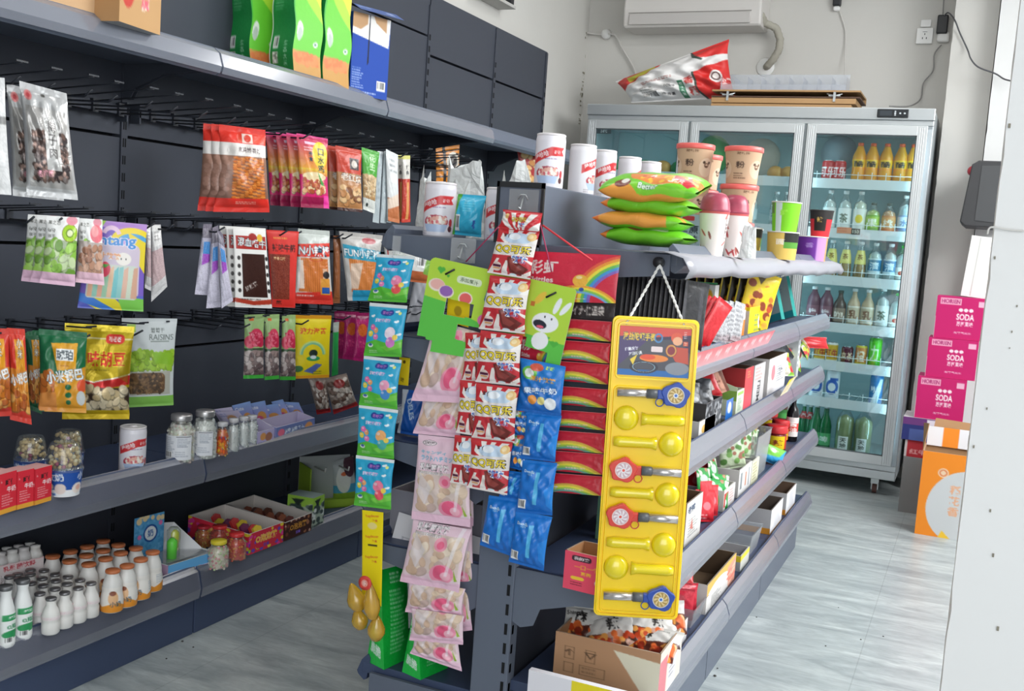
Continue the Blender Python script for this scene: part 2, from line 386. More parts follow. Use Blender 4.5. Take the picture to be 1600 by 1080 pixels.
# printed lathe: canvas wraps the visible side; profile list of (r,z) from bottom to top, v follows height
def lathe_mesh(name, prof, cv, m, seg=None, c0=-math.pi/2, span=2*math.pi):
    a = cv.fin(); nv, nu = a.shape[:2]
    r = np.array([p[0] for p in prof]); z = np.array([p[1] for p in prof])
    s = np.concatenate([[0], np.cumsum(np.hypot(np.diff(r), np.diff(z)))]); s /= s[-1]
    vs = np.linspace(1, 0, nv); rr = np.interp(vs, s, r); zz = np.interp(vs, s, z)
    th = c0+(np.linspace(0, 1, nu)-.5)*span
    T, Rr = np.meshgrid(th, rr); _, Z = np.meshgrid(th, zz)
    v = np.stack([Rr*np.cos(T), Rr*np.sin(T), Z], -1).reshape(-1, 3)
    P_ = [(v, grid_faces(nu, nv), a.reshape(-1, 3), 0, True)]
    return np_mesh(name, P_, [m])
def clone(o, loc=None, rz=None, label=None, group=None, parent=None):
    c = o.copy(); C.objects.link(c)
    if parent is not None: c.parent = parent
    if loc is not None: c.location = tuple(map(float, loc))
    if rz is not None: c.rotation_euler = (c.rotation_euler[0], c.rotation_euler[1], rz)
    if label: c['label'] = label
    if group: c['group'] = group
    for ch in list(o.children): clone(ch, parent=c)
    return c
# ================================================================== the setting
fl = bpy.data.materials.new('grey marbled tiles'); fl.use_nodes = True
def floor_mat():
    N = fl.node_tree.nodes; L = fl.node_tree.links; b = N['Principled BSDF']; b.inputs['Roughness'].default_value = .33; b.inputs['Specular IOR Level'].default_value = .45
    tc = N.new('ShaderNodeTexCoord'); mp = N.new('ShaderNodeMapping'); mp.inputs['Rotation'].default_value = (0, 0, -.12); mp.inputs['Scale'].default_value = (1.1, 4.2, 1)
    n1 = N.new('ShaderNodeTexNoise'); n1.inputs['Scale'].default_value = 2.2; n1.inputs['Detail'].default_value = 7; n1.inputs['Roughness'].default_value = .62; n1.inputs['Distortion'].default_value = .9
    n2 = N.new('ShaderNodeTexNoise'); n2.inputs['Scale'].default_value = 14; n2.inputs['Detail'].default_value = 4; n2.inputs['Distortion'].default_value = 1.5
    r = N.new('ShaderNodeValToRGB'); e = r.color_ramp.elements; e[0].position = .30; e[0].color = (*lin(hx('#8f979a')), 1); e[1].position = .68; e[1].color = (*lin(hx('#c3cac9')), 1)
    x = e.new(.5); x.color = (*lin(hx('#abb3b4')), 1)
    r2 = N.new('ShaderNodeMapRange'); r2.inputs[1].default_value = .35; r2.inputs[2].default_value = .7; r2.inputs[3].default_value = .9; r2.inputs[4].default_value = 1.06
    mx = N.new('ShaderNodeMix'); mx.data_type = 'RGBA'; mx.blend_type = 'MULTIPLY'; mx.inputs[0].default_value = 1
    br = N.new('ShaderNodeTexBrick'); br.offset = 0; br.inputs['Scale'].default_value = 1; br.inputs['Mortar Size'].default_value = .0015; br.inputs['Brick Width'].default_value = .8; br.inputs['Row Height'].default_value = .8
    br.inputs['Color1'].default_value = br.inputs['Color2'].default_value = (1, 1, 1, 1); br.inputs['Mortar'].default_value = (.80, .80, .80, 1)
    mp2 = N.new('ShaderNodeMapping'); mp2.inputs['Location'].default_value = (.22, .5, 0)
    m2 = N.new('ShaderNodeMix'); m2.data_type = 'RGBA'; m2.blend_type = 'MULTIPLY'; m2.inputs[0].default_value = 1
    L.new(tc.outputs['Object'], mp.inputs[0]); L.new(mp.outputs[0], n1.inputs['Vector']); L.new(mp.outputs[0], n2.inputs['Vector'])
    L.new(n1.outputs['Fac'], r.inputs[0]); L.new(n2.outputs['Fac'], r2.inputs[0]); L.new(r.outputs[0], mx.inputs[6]); L.new(r2.outputs[0], mx.inputs[7])
    L.new(tc.outputs['Object'], mp2.inputs[0]); L.new(mp2.outputs[0], br.inputs['Vector']); L.new(mx.outputs[2], m2.inputs[6]); L.new(br.outputs[0], m2.inputs[7]); L.new(m2.outputs[2], b.inputs['Base Color'])
floor_mat()
XW, YW = -2.42, 6.33
def struct(o): o['kind'] = 'structure'; return o
struct(MB().box(XW-.1, -1.5, -.1, 2.3, YW+.1, 0).build('floor', fl))
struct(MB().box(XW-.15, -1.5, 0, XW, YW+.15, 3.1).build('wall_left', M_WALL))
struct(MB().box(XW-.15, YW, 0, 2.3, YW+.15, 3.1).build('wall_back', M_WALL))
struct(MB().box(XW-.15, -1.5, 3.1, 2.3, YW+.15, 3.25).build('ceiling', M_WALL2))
struct(MB().box(XW-.15, -1.6, 0, -.75, -1.5, 3.1).box(-.75, -1.6, 2.5, 2.3, -1.5, 3.1).build('wall_front_light_block', M_WALL))  # unseen wall with door gap, added to keep light off the left aisle
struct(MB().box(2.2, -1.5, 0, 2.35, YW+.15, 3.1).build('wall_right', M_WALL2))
# return of the back wall beside the fridge and the wall in front of it
def chipped(x0, x1, y0, y1, seed, amp=.004):
    """wall block whose left front arris is chipped and wavy"""
    R = random.Random(seed); m = MB(); zs = [i*3.1/90 for i in range(91)]; pr = []
    off = [R.uniform(-amp, amp)*(1 if R.random() < .4 else .25) for _ in zs]
    vs = []
    for z, e in zip(zs, off): vs += [(x0+max(e, 0), y0, z), (x1, y0, z), (x1, y1, z), (x0+e*.3, y1, z)]
    n = len(zs); fs = [(4*i+k, 4*i+(k+1) % 4, 4*i+4+(k+1) % 4, 4*i+4+k) for i in range(n-1) for k in range(4)]+[(0, 1, 2, 3), (4*n-4, 4*n-1, 4*n-2, 4*n-3)]
    return m.add(vs, fs)
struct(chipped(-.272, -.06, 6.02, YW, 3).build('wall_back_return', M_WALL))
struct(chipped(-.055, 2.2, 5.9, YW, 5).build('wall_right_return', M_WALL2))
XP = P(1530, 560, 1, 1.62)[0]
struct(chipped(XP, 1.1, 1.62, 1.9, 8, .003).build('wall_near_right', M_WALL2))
# dirt marks down the corner
dm = mat('damp stain', '#8d8878', rough=.95)
m = MB(); R = random.Random(4)
for i in range(26):
    z = R.uniform(1.95, 2.55); r = R.uniform(.003, .009)
    m.box(XW+.001, 6.29+R.uniform(-.02, .02), z, XW+.0025, 6.29+R.uniform(-.02, .02)+r, z+r*R.uniform(1, 2.5))
o = m.build('trim_corner_dirt', dm); struct(o)
m = MB()
for (px, py, s) in ((1575, 200, .006), (1553, 405, .004), (1546, 800, .004), (1535, 450, .003), (1580, 520, .003), (1577, 545, .002), (1550, 870, .005), (1557, 985, .006), (1588, 480, .003), (1520, 700, .004), (1541, 640, .003)):
    p = P(px, py, 1, 1.6195)
    if p[0] > XP+.002: m.box(p[0], 1.6175, p[2], p[0]+s*.5, 1.6195, p[2]+s)
struct(m.build('trim_wall_specks', mat('wall speck', '#8b8577', rough=.9)))

# ================================================================== gondola helpers
def lip_profile(x0, z, s, h=.075):     # s=+1 lip towards +x ; returns closed profile (x,z), top edge leans back
    return [(x0-s*.020, z+.012), (x0-s*.012, z+.022), (x0+s*.004, z+.005), (x0+s*.016, z-h*.55), (x0+s*.012, z-h+.012), (x0-s*.004, z-h), (x0-s*.012, z-h+.004)]
# ------------------------------------------------------------------ shelving along the left wall
XB, XL = -2.32, -1.985
JY = [.58, 1.465, 2.35, 3.235, 4.12]; JU = [4.12, 4.80, 5.47]
ws = empty('wall_shelving', (XB, 3, 0)); tag(ws, 'long charcoal metal shop shelving run against the left wall, full of hooks and snacks', 'shelving')
def wpart(mb, name, m, **k):
    o = mb.build(name, m, None, **k); o.parent = ws; o.matrix_parent_inverse = Matrix.Translation((-XB, -3, 0)); return o
for i in range(4):                     # back panels, horizontal boards with thin gaps
    mb = MB(); zt = .16
    while zt < 2.2:
        z1 = min(zt+.315, 2.235); mb.box(XB-.03, JY[i]+.006, zt+.003, XB, JY[i+1]-.006, z1-.003); zt += .318
    wpart(mb, 'back_panel', M_RACKD)
for a, b in ((4.12, 4.80), (4.80, 5.47)):
    mb = MB()
    for z0, z1 in ((.0, .48), (.486, .80), (.806, 1.12), (1.126, 1.44), (1.446, 1.73), (1.736, 1.985), (1.99, 2.25)): mb.box(XB-.03, a+.004, z0+.003, XB, b-.004, z1-.003)
    wpart(mb, 'back_panel', M_RACKD)
mb = MB().box(XB-.036, .58, 0, XB-.031, 5.465, 2.23); wpart(mb, 'backing_sheet', M_GAP)
for y in JY+[4.80, 5.45]:
    mb = MB().box(XB-.03, y-.012, 0, XB+.006, y+.012, 2.2 if y < 4.5 else 2.24)
    up = wpart(mb, 'upright', M_RACKD)
    mb = MB(); z = .2
    while z < 2.1: mb.box(XB+.0062, y-.006, z, XB+.0072, y-.002, z+.025); mb.box(XB+.0062, y+.002, z, XB+.0072, y+.006, z+.025); z += .05
    o = mb.build('slot', M_HOLE, up)
    o['kind'] = 'stuff'
for i in range(4):
    y0, y1 = JY[i], JY[i+1]
    for nm, z, xl, lp in (('shelf', .185, XL, .078), ('shelf', .520, XL, .070), ('shelf', 1.660, XL, .055)):
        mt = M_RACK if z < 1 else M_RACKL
        mb = MB().box(XB, y0+.001, z-.022, xl, y1-.001, z); mb.prism(lip_profile(xl, z, 1, lp), y0+.002, y1-.002)
        sh = wpart(mb, nm, mt, bevel=.0015)
        pr = [(xl-.016, z+.022), (xl-.0145, z+.0225), (xl+.008, z+.006), (xl+.020, z-lp*.55), (xl+.014, z-lp+.006), (xl+.0125, z-lp+.006), (xl+.0175, z-lp*.55), (xl+.006, z+.005)]
        MB().prism(pr, y0+.004, y1-.004).build('price_rail', G_FILM if z > 1 else glassy('dusty clear rail', (.9, .9, .95), .14, .25, .22, (.4, .42, .5)), sh)
    wpart(MB().box(XL-.05, y0+.003, 0, XL-.006, y1-.003, .115), 'kick_plate', M_RACK, bevel=.002)
# two more upper shelf bays carry the top shelf to the end of the wall panels
for y0, y1 in ((4.12, 4.80), (4.80, 5.47)):
    z = 1.66; mb = MB().box(XB, y0+.001, z-.022, XL, y1-.001, z); mb.prism(lip_profile(XL, z, 1, .055), y0+.002, y1-.002); sh = wpart(mb, 'shelf', M_RACKL, bevel=.0015)
    for z in (.185, .52):
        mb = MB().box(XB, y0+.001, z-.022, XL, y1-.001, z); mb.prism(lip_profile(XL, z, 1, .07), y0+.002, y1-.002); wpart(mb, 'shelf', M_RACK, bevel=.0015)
# shelf arms
def arm(y, z, d=.30, hh=.10):
    pts = [(XB+.006, z), (XB+d, z), (XB+d, z-.02), (XB+d*.5, z-.03), (XB+.05, z-hh*.7), (XB+.03, z-hh), (XB+.006, z-hh)]
    wpart(MB().prism(pts, y-.002, y+.002), 'bracket', M_RACKD)
for y in JY[1:]+[4.8]:
    for z in (1.637, .497): arm(y+.008, z); arm(y-.008, z)
# hook rails
HOOKZ = (1.50, 1.185, .90)
HS = {0: [], 1: [], 2: []}
for row, zr in enumerate(HOOKZ):
    for i in range(4):
        y0, y1 = JY[i]+.02, JY[i+1]-.02
        mb = MB().box(XB+.028, y0, zr-.012, XB+.040, y1, zr+.012)
        for y in (y0+.005, y1-.005): mb.box(XB+.004, y-.003, zr-.03, XB+.04, y+.003, zr+.025)
        wpart(mb, 'hook_rail', M_RACKD)
        y = y0+.05+row*.012
        while y < y1-.02:
            HS[row].append(y); y += .095
for row, zr in enumerate(HOOKZ):
    for k, y in enumerate(HS[row]):
        if y < 1.3: continue
        dz = -.004 if row < 1 else .0
        mb = MB(); tip = XL+rnd.uniform(-.035, .012)
        mb.box(XB+.034, y-.010, zr-.018, XB+.047, y+.010, zr+.018)
        mb.tube([(XB+.045, y, zr-.010), (tip-.02, y+rnd.uniform(-.004, .004), zr-.012+dz), (tip+.008, y, zr+.004+dz)], .0028, 6)
        up = .032 if row != 2 else .02
        mb.tube([(XB+.045, y, zr+.012), (tip-.02, y, zr+.006+up*.7), (tip+.012, y, zr+.008+up*.7)], .0022, 6)
        mb.box(tip+.010, y-.016, zr+.009+up*.7, tip+.013, y+.016, zr+.013+up*.7)
        o = wpart(mb, 'hook', M_WIRE)

# ------------------------------------------------------------------ centre gondola
XM = -.918; GL, GR = -1.262, -.562; GY = [2.10, 2.88, 3.67, 4.46]; T = .045
cg = empty('centre_gondola', (XM, 3.4, 0)); tag(cg, 'double sided charcoal shop gondola standing between the two aisles', 'shelving')
def cpart(mb, name, m, **k):
    o = mb.build(name, m, None, **k); o.parent = cg; o.matrix_parent_inverse = Matrix.Translation((-XM, -3.4, 0)); return o
for i, y in enumerate(GY):
    po = cpart(MB().box(XM-T, y-.02, .0, XM+T, y+.02, 1.20), 'upright', M_RACKL, bevel=.002)
    mb = MB(); z = .2
    while z < 1.15:
        for xx in (XM+T-.016, XM+T-.006): mb.box(XM+T+.0002, y-.012, z, XM+T+.001, y-.004, z+.02)
        for xx in (XM+T-.012,): mb.box(xx-.003, y-.0212, z, xx+.004, y-.0202, z+.025)
        z += .045
    s_ = mb.build('slot', M_HOLE, po); s_.matrix_parent_inverse = Matrix.Identity(4); s_['kind'] = 'stuff'
for i in range(3):
    y0, y1 = GY[i], GY[i+1]
    mb = MB().box(XM-.028, y0+.022, .1, XM+.028, y1-.022, 1.20); cpart(mb, 'back_panel', M_RACKD)
    cpart(MB().box(XM-T-.006, y0+(-.03 if i == 0 else .001), 1.205, XM+T+.006, y1-.001, 1.333), 'top_box', M_RACKL, bevel=.003)
# end face of the top box has a black rim
cpart(MB().box(XM-T-.010, GY[0]-.034, 1.325, XM+T+.010, GY[0]-.026, 1.337).box(XM-T-.010, GY[0]-.034, 1.205, XM-T-.004, GY[0]-.026, 1.337).box(XM+T+.004, GY[0]-.034, 1.205, XM+T+.010, GY[0]-.026, 1.337), 'end_frame', M_BLACKP)
RAILM = glassy('price rail with sheen', (.88, .89, .94), .16, .18, .26, (.40, .42, .48))
CG_R = [.225, .492, .757, .975, 1.207]; CG_L = [.175, .48, .73, .975, 1.207]
for i in range(3):
    y0, y1 = GY[i], GY[i+1]
    for z in CG_R:
        lp = .040; xl = GR if z < 1.1 else GR-.01
        mb = MB().box(XM+T, y0+.001, z-.025, xl, y1-.001, z); mb.prism(lip_profile(xl, z, 1, lp if z < 1.1 else .04), y0+.002, y1-.002)
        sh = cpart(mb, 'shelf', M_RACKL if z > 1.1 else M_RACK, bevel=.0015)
        if z < 1.1:
            pr = [(xl-.008, z+.020), (xl-.006, z+.021), (xl+.007, z+.006), (xl+.017, z-lp*.55), (xl+.015, z-lp), (xl+.013, z-lp), (xl+.015, z-lp*.55), (xl+.0055, z+.005)]
            r_ = MB().prism(pr, y0+.004, y1-.004).build('price_rail', RAILM, sh)
    for z in CG_L:
        mb = MB().box(GL, y0+.001, z-.025, XM-T, y1-.001, z); mb.prism(lip_profile(GL, z, -1, .045 if z < 1.1 else .04), y0+.002, y1-.002)
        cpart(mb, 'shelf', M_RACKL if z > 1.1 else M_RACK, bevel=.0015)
    cpart(MB().box(GR-.045, y0+.003, 0, GR-.035, y1-.003, .178), 'kick_plate', M_RACKL)
    cpart(MB().box(GL+.03, y0+.003, 0, GL+.045, y1-.003, .13), 'kick_plate', M_RACK)
# side arms at the near end and at every joint
for y in (GY[0]-.012, GY[1], GY[2], GY[3]+.012):
    for z in CG_R[1:]:
        d = GR-(XM+T)-.02; x0 = XM+T
        pts = [(x0, z-.002), (x0+d, z-.002), (x0+d, z-.045), (x0+d*.5, z-.06), (x0+d*.22, z-.085), (x0+.05, z-.125), (x0+.02, z-.135), (x0, z-.125)]
        cpart(MB().prism(pts, y-.002, y+.002), 'bracket', M_RACKL)
    for z in CG_L[1:]:
        x0 = XM-T; d = x0-GL-.01
        pts = [(x0, z-.002), (x0-d, z-.002), (x0-d-.005, z-.032), (x0-d*.5, z-.06), (x0-d*.15, z-.10), (x0-.02, z-.115), (x0, z-.10)]
        cpart(MB().prism(pts, y-.002, y+.002), 'bracket', M_RACKL)
cpart(MB().box(GL+.03, GY[0]-.015, 0, XM-T, GY[0]-.005, .16), 'kick_plate', M_RACKL)
cpart(MB().box(XM+T, GY[0]-.015, 0, GR-.04, GY[0]-.005, .19), 'kick_plate', M_RACKL)
# ================================================================== three door drinks fridge
FX0, FX1, FY, FZ0, FZ1 = -2.163, -.300, 5.74, .087, 2.005
FR = empty('drinks_fridge', ((FX0+FX1)/2, 6.0, 0)); tag(FR, 'tall silver three door glass drinks fridge on castors against the back wall', 'fridge')
fpi = Matrix.Translation((-(FX0+FX1)/2, -6.0, 0))
def fpart(mb, name, m, label=None, **k):
    o = mb.build(name, m, None, **k); o.parent = FR; o.matrix_parent_inverse = fpi
    if label: o['label'] = label
    return o
M_FIN = mat('fridge lining', '#a9c4c6', rough=.5)
M_FSIDE = mat('fridge grey side', '#c3cbd0', rough=.35, metal=.3)
mb = MB().box(FX0, FY+.03, FZ0, FX0+.035, 6.30, FZ1-.09).box(FX1-.045, FY+.03, FZ0, FX1, 6.30, FZ1-.09).box(FX0, 6.25, FZ0, FX1, 6.30, FZ1-.09).box(FX0, FY+.03, FZ1-.10, FX1, 6.30, FZ1)
fpart(mb, 'cabinet', M_FSIDE, bevel=.004)
fpart(MB().box(FX0+.036, 6.235, FZ0+.10, FX1-.046, 6.249, FZ1-.101).box(FX0+.036, FY+.04, FZ0+.09, FX1-.046, 6.249, FZ0+.105), 'lining', M_FIN)
fpart(MB().box(FX0-.002, FY, FZ1-.058, FX1+.002, FY+.045, FZ1+.002).box(FX0, FY+.012, FZ1-.085, FX1, FY+.04, FZ1-.058), 'header', M_STEEL, bevel=.003)
fpart(MB().box(FX0, FY, FZ0, FX1, FY+.045, FZ0+.045).box(FX0, FY+.012, FZ0+.045, FX1, FY+.04, FZ0+.075), 'plinth', M_STEEL, bevel=.003)
DX = [(-2.148, -1.560), (-1.545, -.934), (-.918, -.325)]
DIV = mat('fridge door frame', '#d5d9da', rough=.35, metal=.55)
for x0, x1 in DX:
    z0, z1 = FZ0+.078, FZ1-.088; w = .048
    mb = MB(); 
    mb.box(x0, FY-.012, z0, x0+w, FY+.018, z1).box(x1-w, FY-.012, z0, x1, FY+.018, z1).box(x0+w, FY-.012, z1-w, x1-w, FY+.018, z1).box(x0+w, FY-.012, z0, x1-w, FY+.018, z0+w)
    for k in range(3):
        for a in (x0+.010+k*.010, x1-w+.010+k*.010): mb.box(a, FY-.0145, z0+.01, a+.004, FY-.0122, z1-.01)
    d = fpart(mb, 'door', DIV, bevel=.002)
    g = MB().box(x0+w+.0005, FY, z0+w+.0005, x1-w-.0005, FY+.006, z1-w-.0005).build('glass', G_FRIDGE, d)
    MB().box(x0+w, FY-.005, z1-w-.006, x1-w, FY+.0, z1-w).box(x0+w, FY-.005, z0+w, x1-w, FY, z0+w+.006).box(x0+w, FY-.005, z0+w, x0+w+.005, FY, z1-w).box(x1-w-.005, FY-.005, z0+w, x1-w, FY, z1-w).build('seal', mat('door seal', '#5a6266', rough=.6), d)
for x in (-1.5525, -.926): fpart(MB().box(x-.006, FY-.002, FZ0+.08, x+.006, FY+.02, FZ1-.09), 'mullion', mat('mullion', '#7f8688', rough=.5))
SZ = [1.622, 1.362, 1.112, .862, .655, .455]
LAMP = mat('fridge lamp', '#ffffff', emis='#c8f2ff', es=9.0)
for x0, x1 in DX:
    for z in SZ:
        mb = MB().box(x0+.03, FY+.06, z-.030, x1-.02, FY+.066, z+.022)
        mb.box(x0+.03, FY+.066, z-.002, x1-.02, FY+.07, z+.002)
        for k in range(12):
            mb.tube([(x0+.04+k*(x1-x0-.09)/11, FY+.066, z), (x0+.04+k*(x1-x0-.09)/11, 6.22, z)], .002, 5)
        sh = fpart(mb, 'shelf', mat('white coated wire', '#dfe7ea', rough=.4))
        if x0 > -1:
            mb = MB()
            for k in range(8): mb.tube([(x0+.06+k*.07, FY+.075, z), (x0+.06+k*.07, FY+.075, z+.06)], .0022, 5)
            mb.tube([(x0+.03, FY+.075, z+.045), (x1-.03, FY+.075, z+.045)], .0022, 5)
            mb.build('guard_rail', mat('white coated wire', '#dfe7ea', rough=.4), sh)
for x in (-2.12, -1.552, -.905, -.36):
    fpart(MB().box(x-.006, FY+.035, .25, x+.006, FY+.05, 1.85), 'lamp', LAMP)
# controller
cv = Cv(60, 20, '#23272b', .055, .017); cv.rect(.004, .003, .026, .014, '#3a4046')
for k, x in enumerate((.032, .041, .049)): cv.ell(x, .0085, .0018, .0018, '#dfe6ea')
cv.rect(.0305, .003, .0335, .006, '#dfe6ea').rect(.0305, .011, .0335, .014, '#dfe6ea')
p = P(1395, 177, 1, FY-.012)
ct = MB().box(p[0]-.076, FY-.014, p[2]-.021, p[0]+.076, FY, p[2]+.021).build('controller', M_BLACKP, None, bevel=.004); ct.parent = FR; ct.matrix_parent_inverse = fpi
st = stick('display', ct, cv, .145, .036, PR_PLAS, (p[0], FY-.0148, p[2]))
cv = Cv(40, 12, '#39464a', .04, .012); cv.text('2-8°C', .02, .006, .006, '#9fb3b6')
st = stick('thermometer_strip', None, cv, .085, .030, PR_PLAS, (-2.052, FY-.002, 1.855)); st.parent = FR; st.matrix_parent_inverse = fpi
# castors
for x in (FX0+.1, FX1-.10):
    for y in (FY+.05, 6.2):
        mb = MB().box(x-.02, y-.02, .055, x+.02, y+.02, FZ0).box(x-.018, y-.006, .02, x-.013, y+.03, .06).box(x+.013, y-.006, .02, x+.018, y+.03, .06)
        ca = fpart(mb, 'castor', M_STEEL)
        wv = MB(); n = 14
        ring = [(0, y+.012+.026*math.cos(2*math.pi*k/n), .027+.026*math.sin(2*math.pi*k/n)) for k in range(n)]
        wv.prism([(a[1], a[2]) for a in ring], x-.011, x+.011, 'x'); wv.build('wheel', mat('brown castor rubber', '#6d4a44', rough=.6), ca)

# ---------------------------------------------------------------- bottles and cans
def prof_scale(pr, r, h): return [(a*r, b*h) for a, b in pr]
PB = [(.0, 0), (.86, 0), (.95, .02), (1, .06), (.96, .15), (1, .3), (1, .55), (.98, .62), (.9, .70), (.6, .80), (.40, .87), (.36, .92), (.36, .93)]
PSQ = [(0, 0), (.9, 0), (1, .03), (1, .60), (.93, .70), (.62, .80), (.42, .86), (.38, .92)]
PGL = [(0, 0), (.92, 0), (1, .03), (1, .55), (.9, .64), (.5, .76), (.36, .84), (.34, .93)]
PCAN = [(0, 0), (.80, 0), (1, .06), (1, .90), (.84, .97), (.84, 1.0), (.78, 1.0), (.76, .985), (0, .985)]
bot_n = {}
def bottle_proto(key, r, h, prof, body, cap, cv, zl0=.2, zl1=.55, liquid=None, glass=None):
    """returns builder: Empty with body, cap, label (+drink)"""
    def make(loc, label, cat='bottle', group=None, rz=0, k=1.):
        if key in bot_n:
            o = clone(bot_n[key], loc, rz, label, group)
            if 'group' in o and group is None: del o['group']
        else:
            e = empty('bottle' if cat == 'bottle' else cat.replace(' ', '_'), loc, rz); tag(e, label, cat, group); pr = prof_scale(prof, r, h)
            MB().lathe(pr, 18, capb=False, capt=False).build('body', body, e)
            if cap is not None: MB().lathe([(.0, h*.925), (r*.40, h*.925), (r*.42, h*.94), (r*.42, h*.99), (r*.38, h), (0, h)], 14, capb=False, capt=False).build('cap', cap, e)
            if liquid: MB().lathe([(a*.93, max(b, .004)) for a, b in pr if b < h*.8]+[(0, h*.79)], 16, capb=False, capt=False).build('drink', liquid, e)
            if cv is not None:
                zz = [z for z in np.linspace(zl0*h, zl1*h, 8)]
                rr = np.interp(zz, [b for a, b in pr], [a for a, b in pr])
                me = lathe_mesh('label', [(a+.0006, b) for a, b in zip(rr, zz)], cv, PR_PLAS); l = bpy.data.objects.new('label', me); link(l, e)
            bot_n[key] = e; o = e
        return o
    return make
def solid(name, c, rough=.3): return mat('solid '+name, c, rough=rough)
def lab(bg, txt, tc, ol=None, band=None, W=64, H=30, w=2.2, h=1., sz=.32, rows=1, y=.5):
    c = Cv(W, H, bg, w, h)
    if band: c.rect(0, .78, w, 1, band).rect(0, 0, w, .12, band)
    for x in (w*.5, w*.02, w*.98): c.text(txt, x, h*y, sz, tc, ol=ol)
    return c
mk_orange = bottle_proto('orange', .036, .215, [(0, 0), (.85, 0), (1, .05), (1, .25), (.9, .42), (1, .55), (.95, .68), (.55, .85), (.42, .92)], solid('orange drink', '#e8a01c'), solid('orange cap', '#f2632c'), lab('#f3c21f', '酷', '#2a2118', band='#f09a1a', sz=.5), .34, .62)
mk_lemon = bottle_proto('lemon', .034, .22, PSQ, G_BOTTLE, solid('white cap', '#f4f6f6'), lab('#f1f4ee', '●', '#f2d93a', sz=.4), .10, .58, solid('pale lemon drink', '#dfe4cf'))
mk_leaf = bottle_proto('leaf', .034, .22, PSQ, G_BOTTLE, solid('white cap', '#f4f6f6'), lab('#edf0ee', '茶', '#5b6b58', sz=.45), .10, .58, solid('clear drink', '#ccd8d6'))
mk_green = bottle_proto('green', .036, .165, PB, G_BOTTLE, solid('dark cap', '#4a5a52'), lab('#a9cf4c', '果', '#f3f6e8', band='#7db33c', sz=.5), .10, .60, solid('green drink', '#b8cf68'))
mk_peach = bottle_proto('peach', .036, .165, PB, G_BOTTLE, solid('dark cap', '#4a5a52'), lab('#e7a765', '桃', '#fff6ea', band='#d98b52', sz=.5), .10, .60, solid('peach drink', '#dba066'))
mk_water = bottle_proto('water', .036, .21, PB, G_BOTTLE, solid('white cap', '#f4f6f6'), lab('#d9e8f4', '水', '#6d86b5', band='#8ea6cf', sz=.4), .12, .50, solid('water', '#c3d6da'))
mk_tea = bottle_proto('tea', .034, .205, [(0, 0), (.95, 0), (1, .04), (.98, .3), (.75, .62), (.5, .80), (.42, .92)], G_BOTTLE, solid('white cap', '#f4f6f6'), lab('#e6dc7c', '茶', '#8a6a20', sz=.4), .42, .78, solid('tea drink', '#a98636'))
mk_blue = bottle_proto('blue', .034, .205, PSQ, G_BOTTLE, solid('white cap', '#f4f6f6'), lab('#3f86ad', '清', '#dfeef5', band='#d5e8ee', sz=.5), .2, .6, solid('clear drink', '#ccd8d6'))
mk_greencap = bottle_proto('greencap', .036, .20, PB, G_BOTTLE, solid('green cap', '#2fae4c'), lab('#eef3ee', 'e', '#d6523a', sz=.4), .12, .42, solid('clear drink', '#ccd8d6'))
mk_plum = bottle_proto('plum', .036, .20, PB, solid('plum drink', '#6f4a58'), solid('white cap', '#f4f6f6'), lab('#8a5f6c', '梅', '#e8dde0', sz=.4), .2, .5)
mk_nut = bottle_proto('nut', .034, .205, PGL, solid('walnut milk', '#c9b394'), solid('white cap', '#f4f6f6'), lab('#cdbfa4', '乳', '#7a4f3a', band='#efe8da', sz=.5), .12, .55)
mk_dark = bottle_proto('dark', .034, .19, PGL, solid('dark drink', '#5a4c44'), solid('dark cap', '#4a5a52'), lab('#9a8878', '咖', '#efe4d6', sz=.5), .12, .5)
mk_beer = bottle_proto('beer', .033, .235, [(0, 0), (.95, 0), (1, .03), (1, .52), (.8, .64), (.45, .78), (.38, .92)], mat('green bottle glass', '#1f6e3f', rough=.15), solid('silver cap', '#c9cccc'), lab('#5fb87a', '啤', '#e9f3ea', sz=.5), .08, .36)
mk_red = bottle_proto('redlabel', .028, .215, PGL, mat('green bottle glass', '#1f6e3f', rough=.15), solid('silver cap', '#c9cccc'), lab('#c93a34', '汽', '#f6f0ea', sz=.5), .62, .8)
mk_aloe = bottle_proto('aloe', .048, .255, PSQ, G_BOTTLE, solid('white cap', '#f4f6f6'), lab('#f0f3ee', '', '#222222', W=40, H=48, w=2.2, h=2.4) , .06, .06, solid('aloe drink', '#9aa96a'))
def can_proto(key, r, h, cv, top='#c9cdd0'):
    def make(loc, label, group=None, rz=0):
        if key in bot_n: return clone(bot_n[key], loc, rz, label, group)
        e = empty('can', loc, rz); tag(e, label, 'can', group); me = lathe_mesh('can_body', prof_scale(PCAN[1:5], r, h), cv, PR_PLAS); link(bpy.data.objects.new('can_body', me), e)
        MB().lathe([(r*.80, h*.965), (r*.84, h*1.0), (r*.78, h*1.0), (r*.76, h*.985)], 18).build('lid', mat('can aluminium', '#cfd3d5', rough=.25, metal=.8), e)
        bot_n[key] = e; return e
    return make
ck_red = can_proto('cred', .033, .118, lab('#b81f26', '可乐', '#f3e9e9', sz=.45))
ck_gold = can_proto('cgold', .030, .115, lab('#d9b02a', '红牛', '#a3231c', band='#f1f1ee', sz=.4))
ck_plum = can_proto('cplum', .031, .10, lab('#5c2338', '凉茶', '#e8d9b8', sz=.4))
ck_oran = can_proto('coran', .031, .115, lab('#d98d4c', '橙', '#f6ecd8', band='#d6c93c', sz=.5))
ck_green = can_proto('cgreen', .033, .165, lab('#5fd62e', '力', '#e9fbe0', band='#49b324', sz=.5))
def _bluecv():
    c = Cv(64, 44, '#e9f1f6', 2.2, 1.5); 
    for x in (0, 1.1, 2.2): c.ring(x, .8, .2, .36, '#1f5bb4').rect(x-.1, .35, x+.32, .5, '#1f5bb4')
    return c
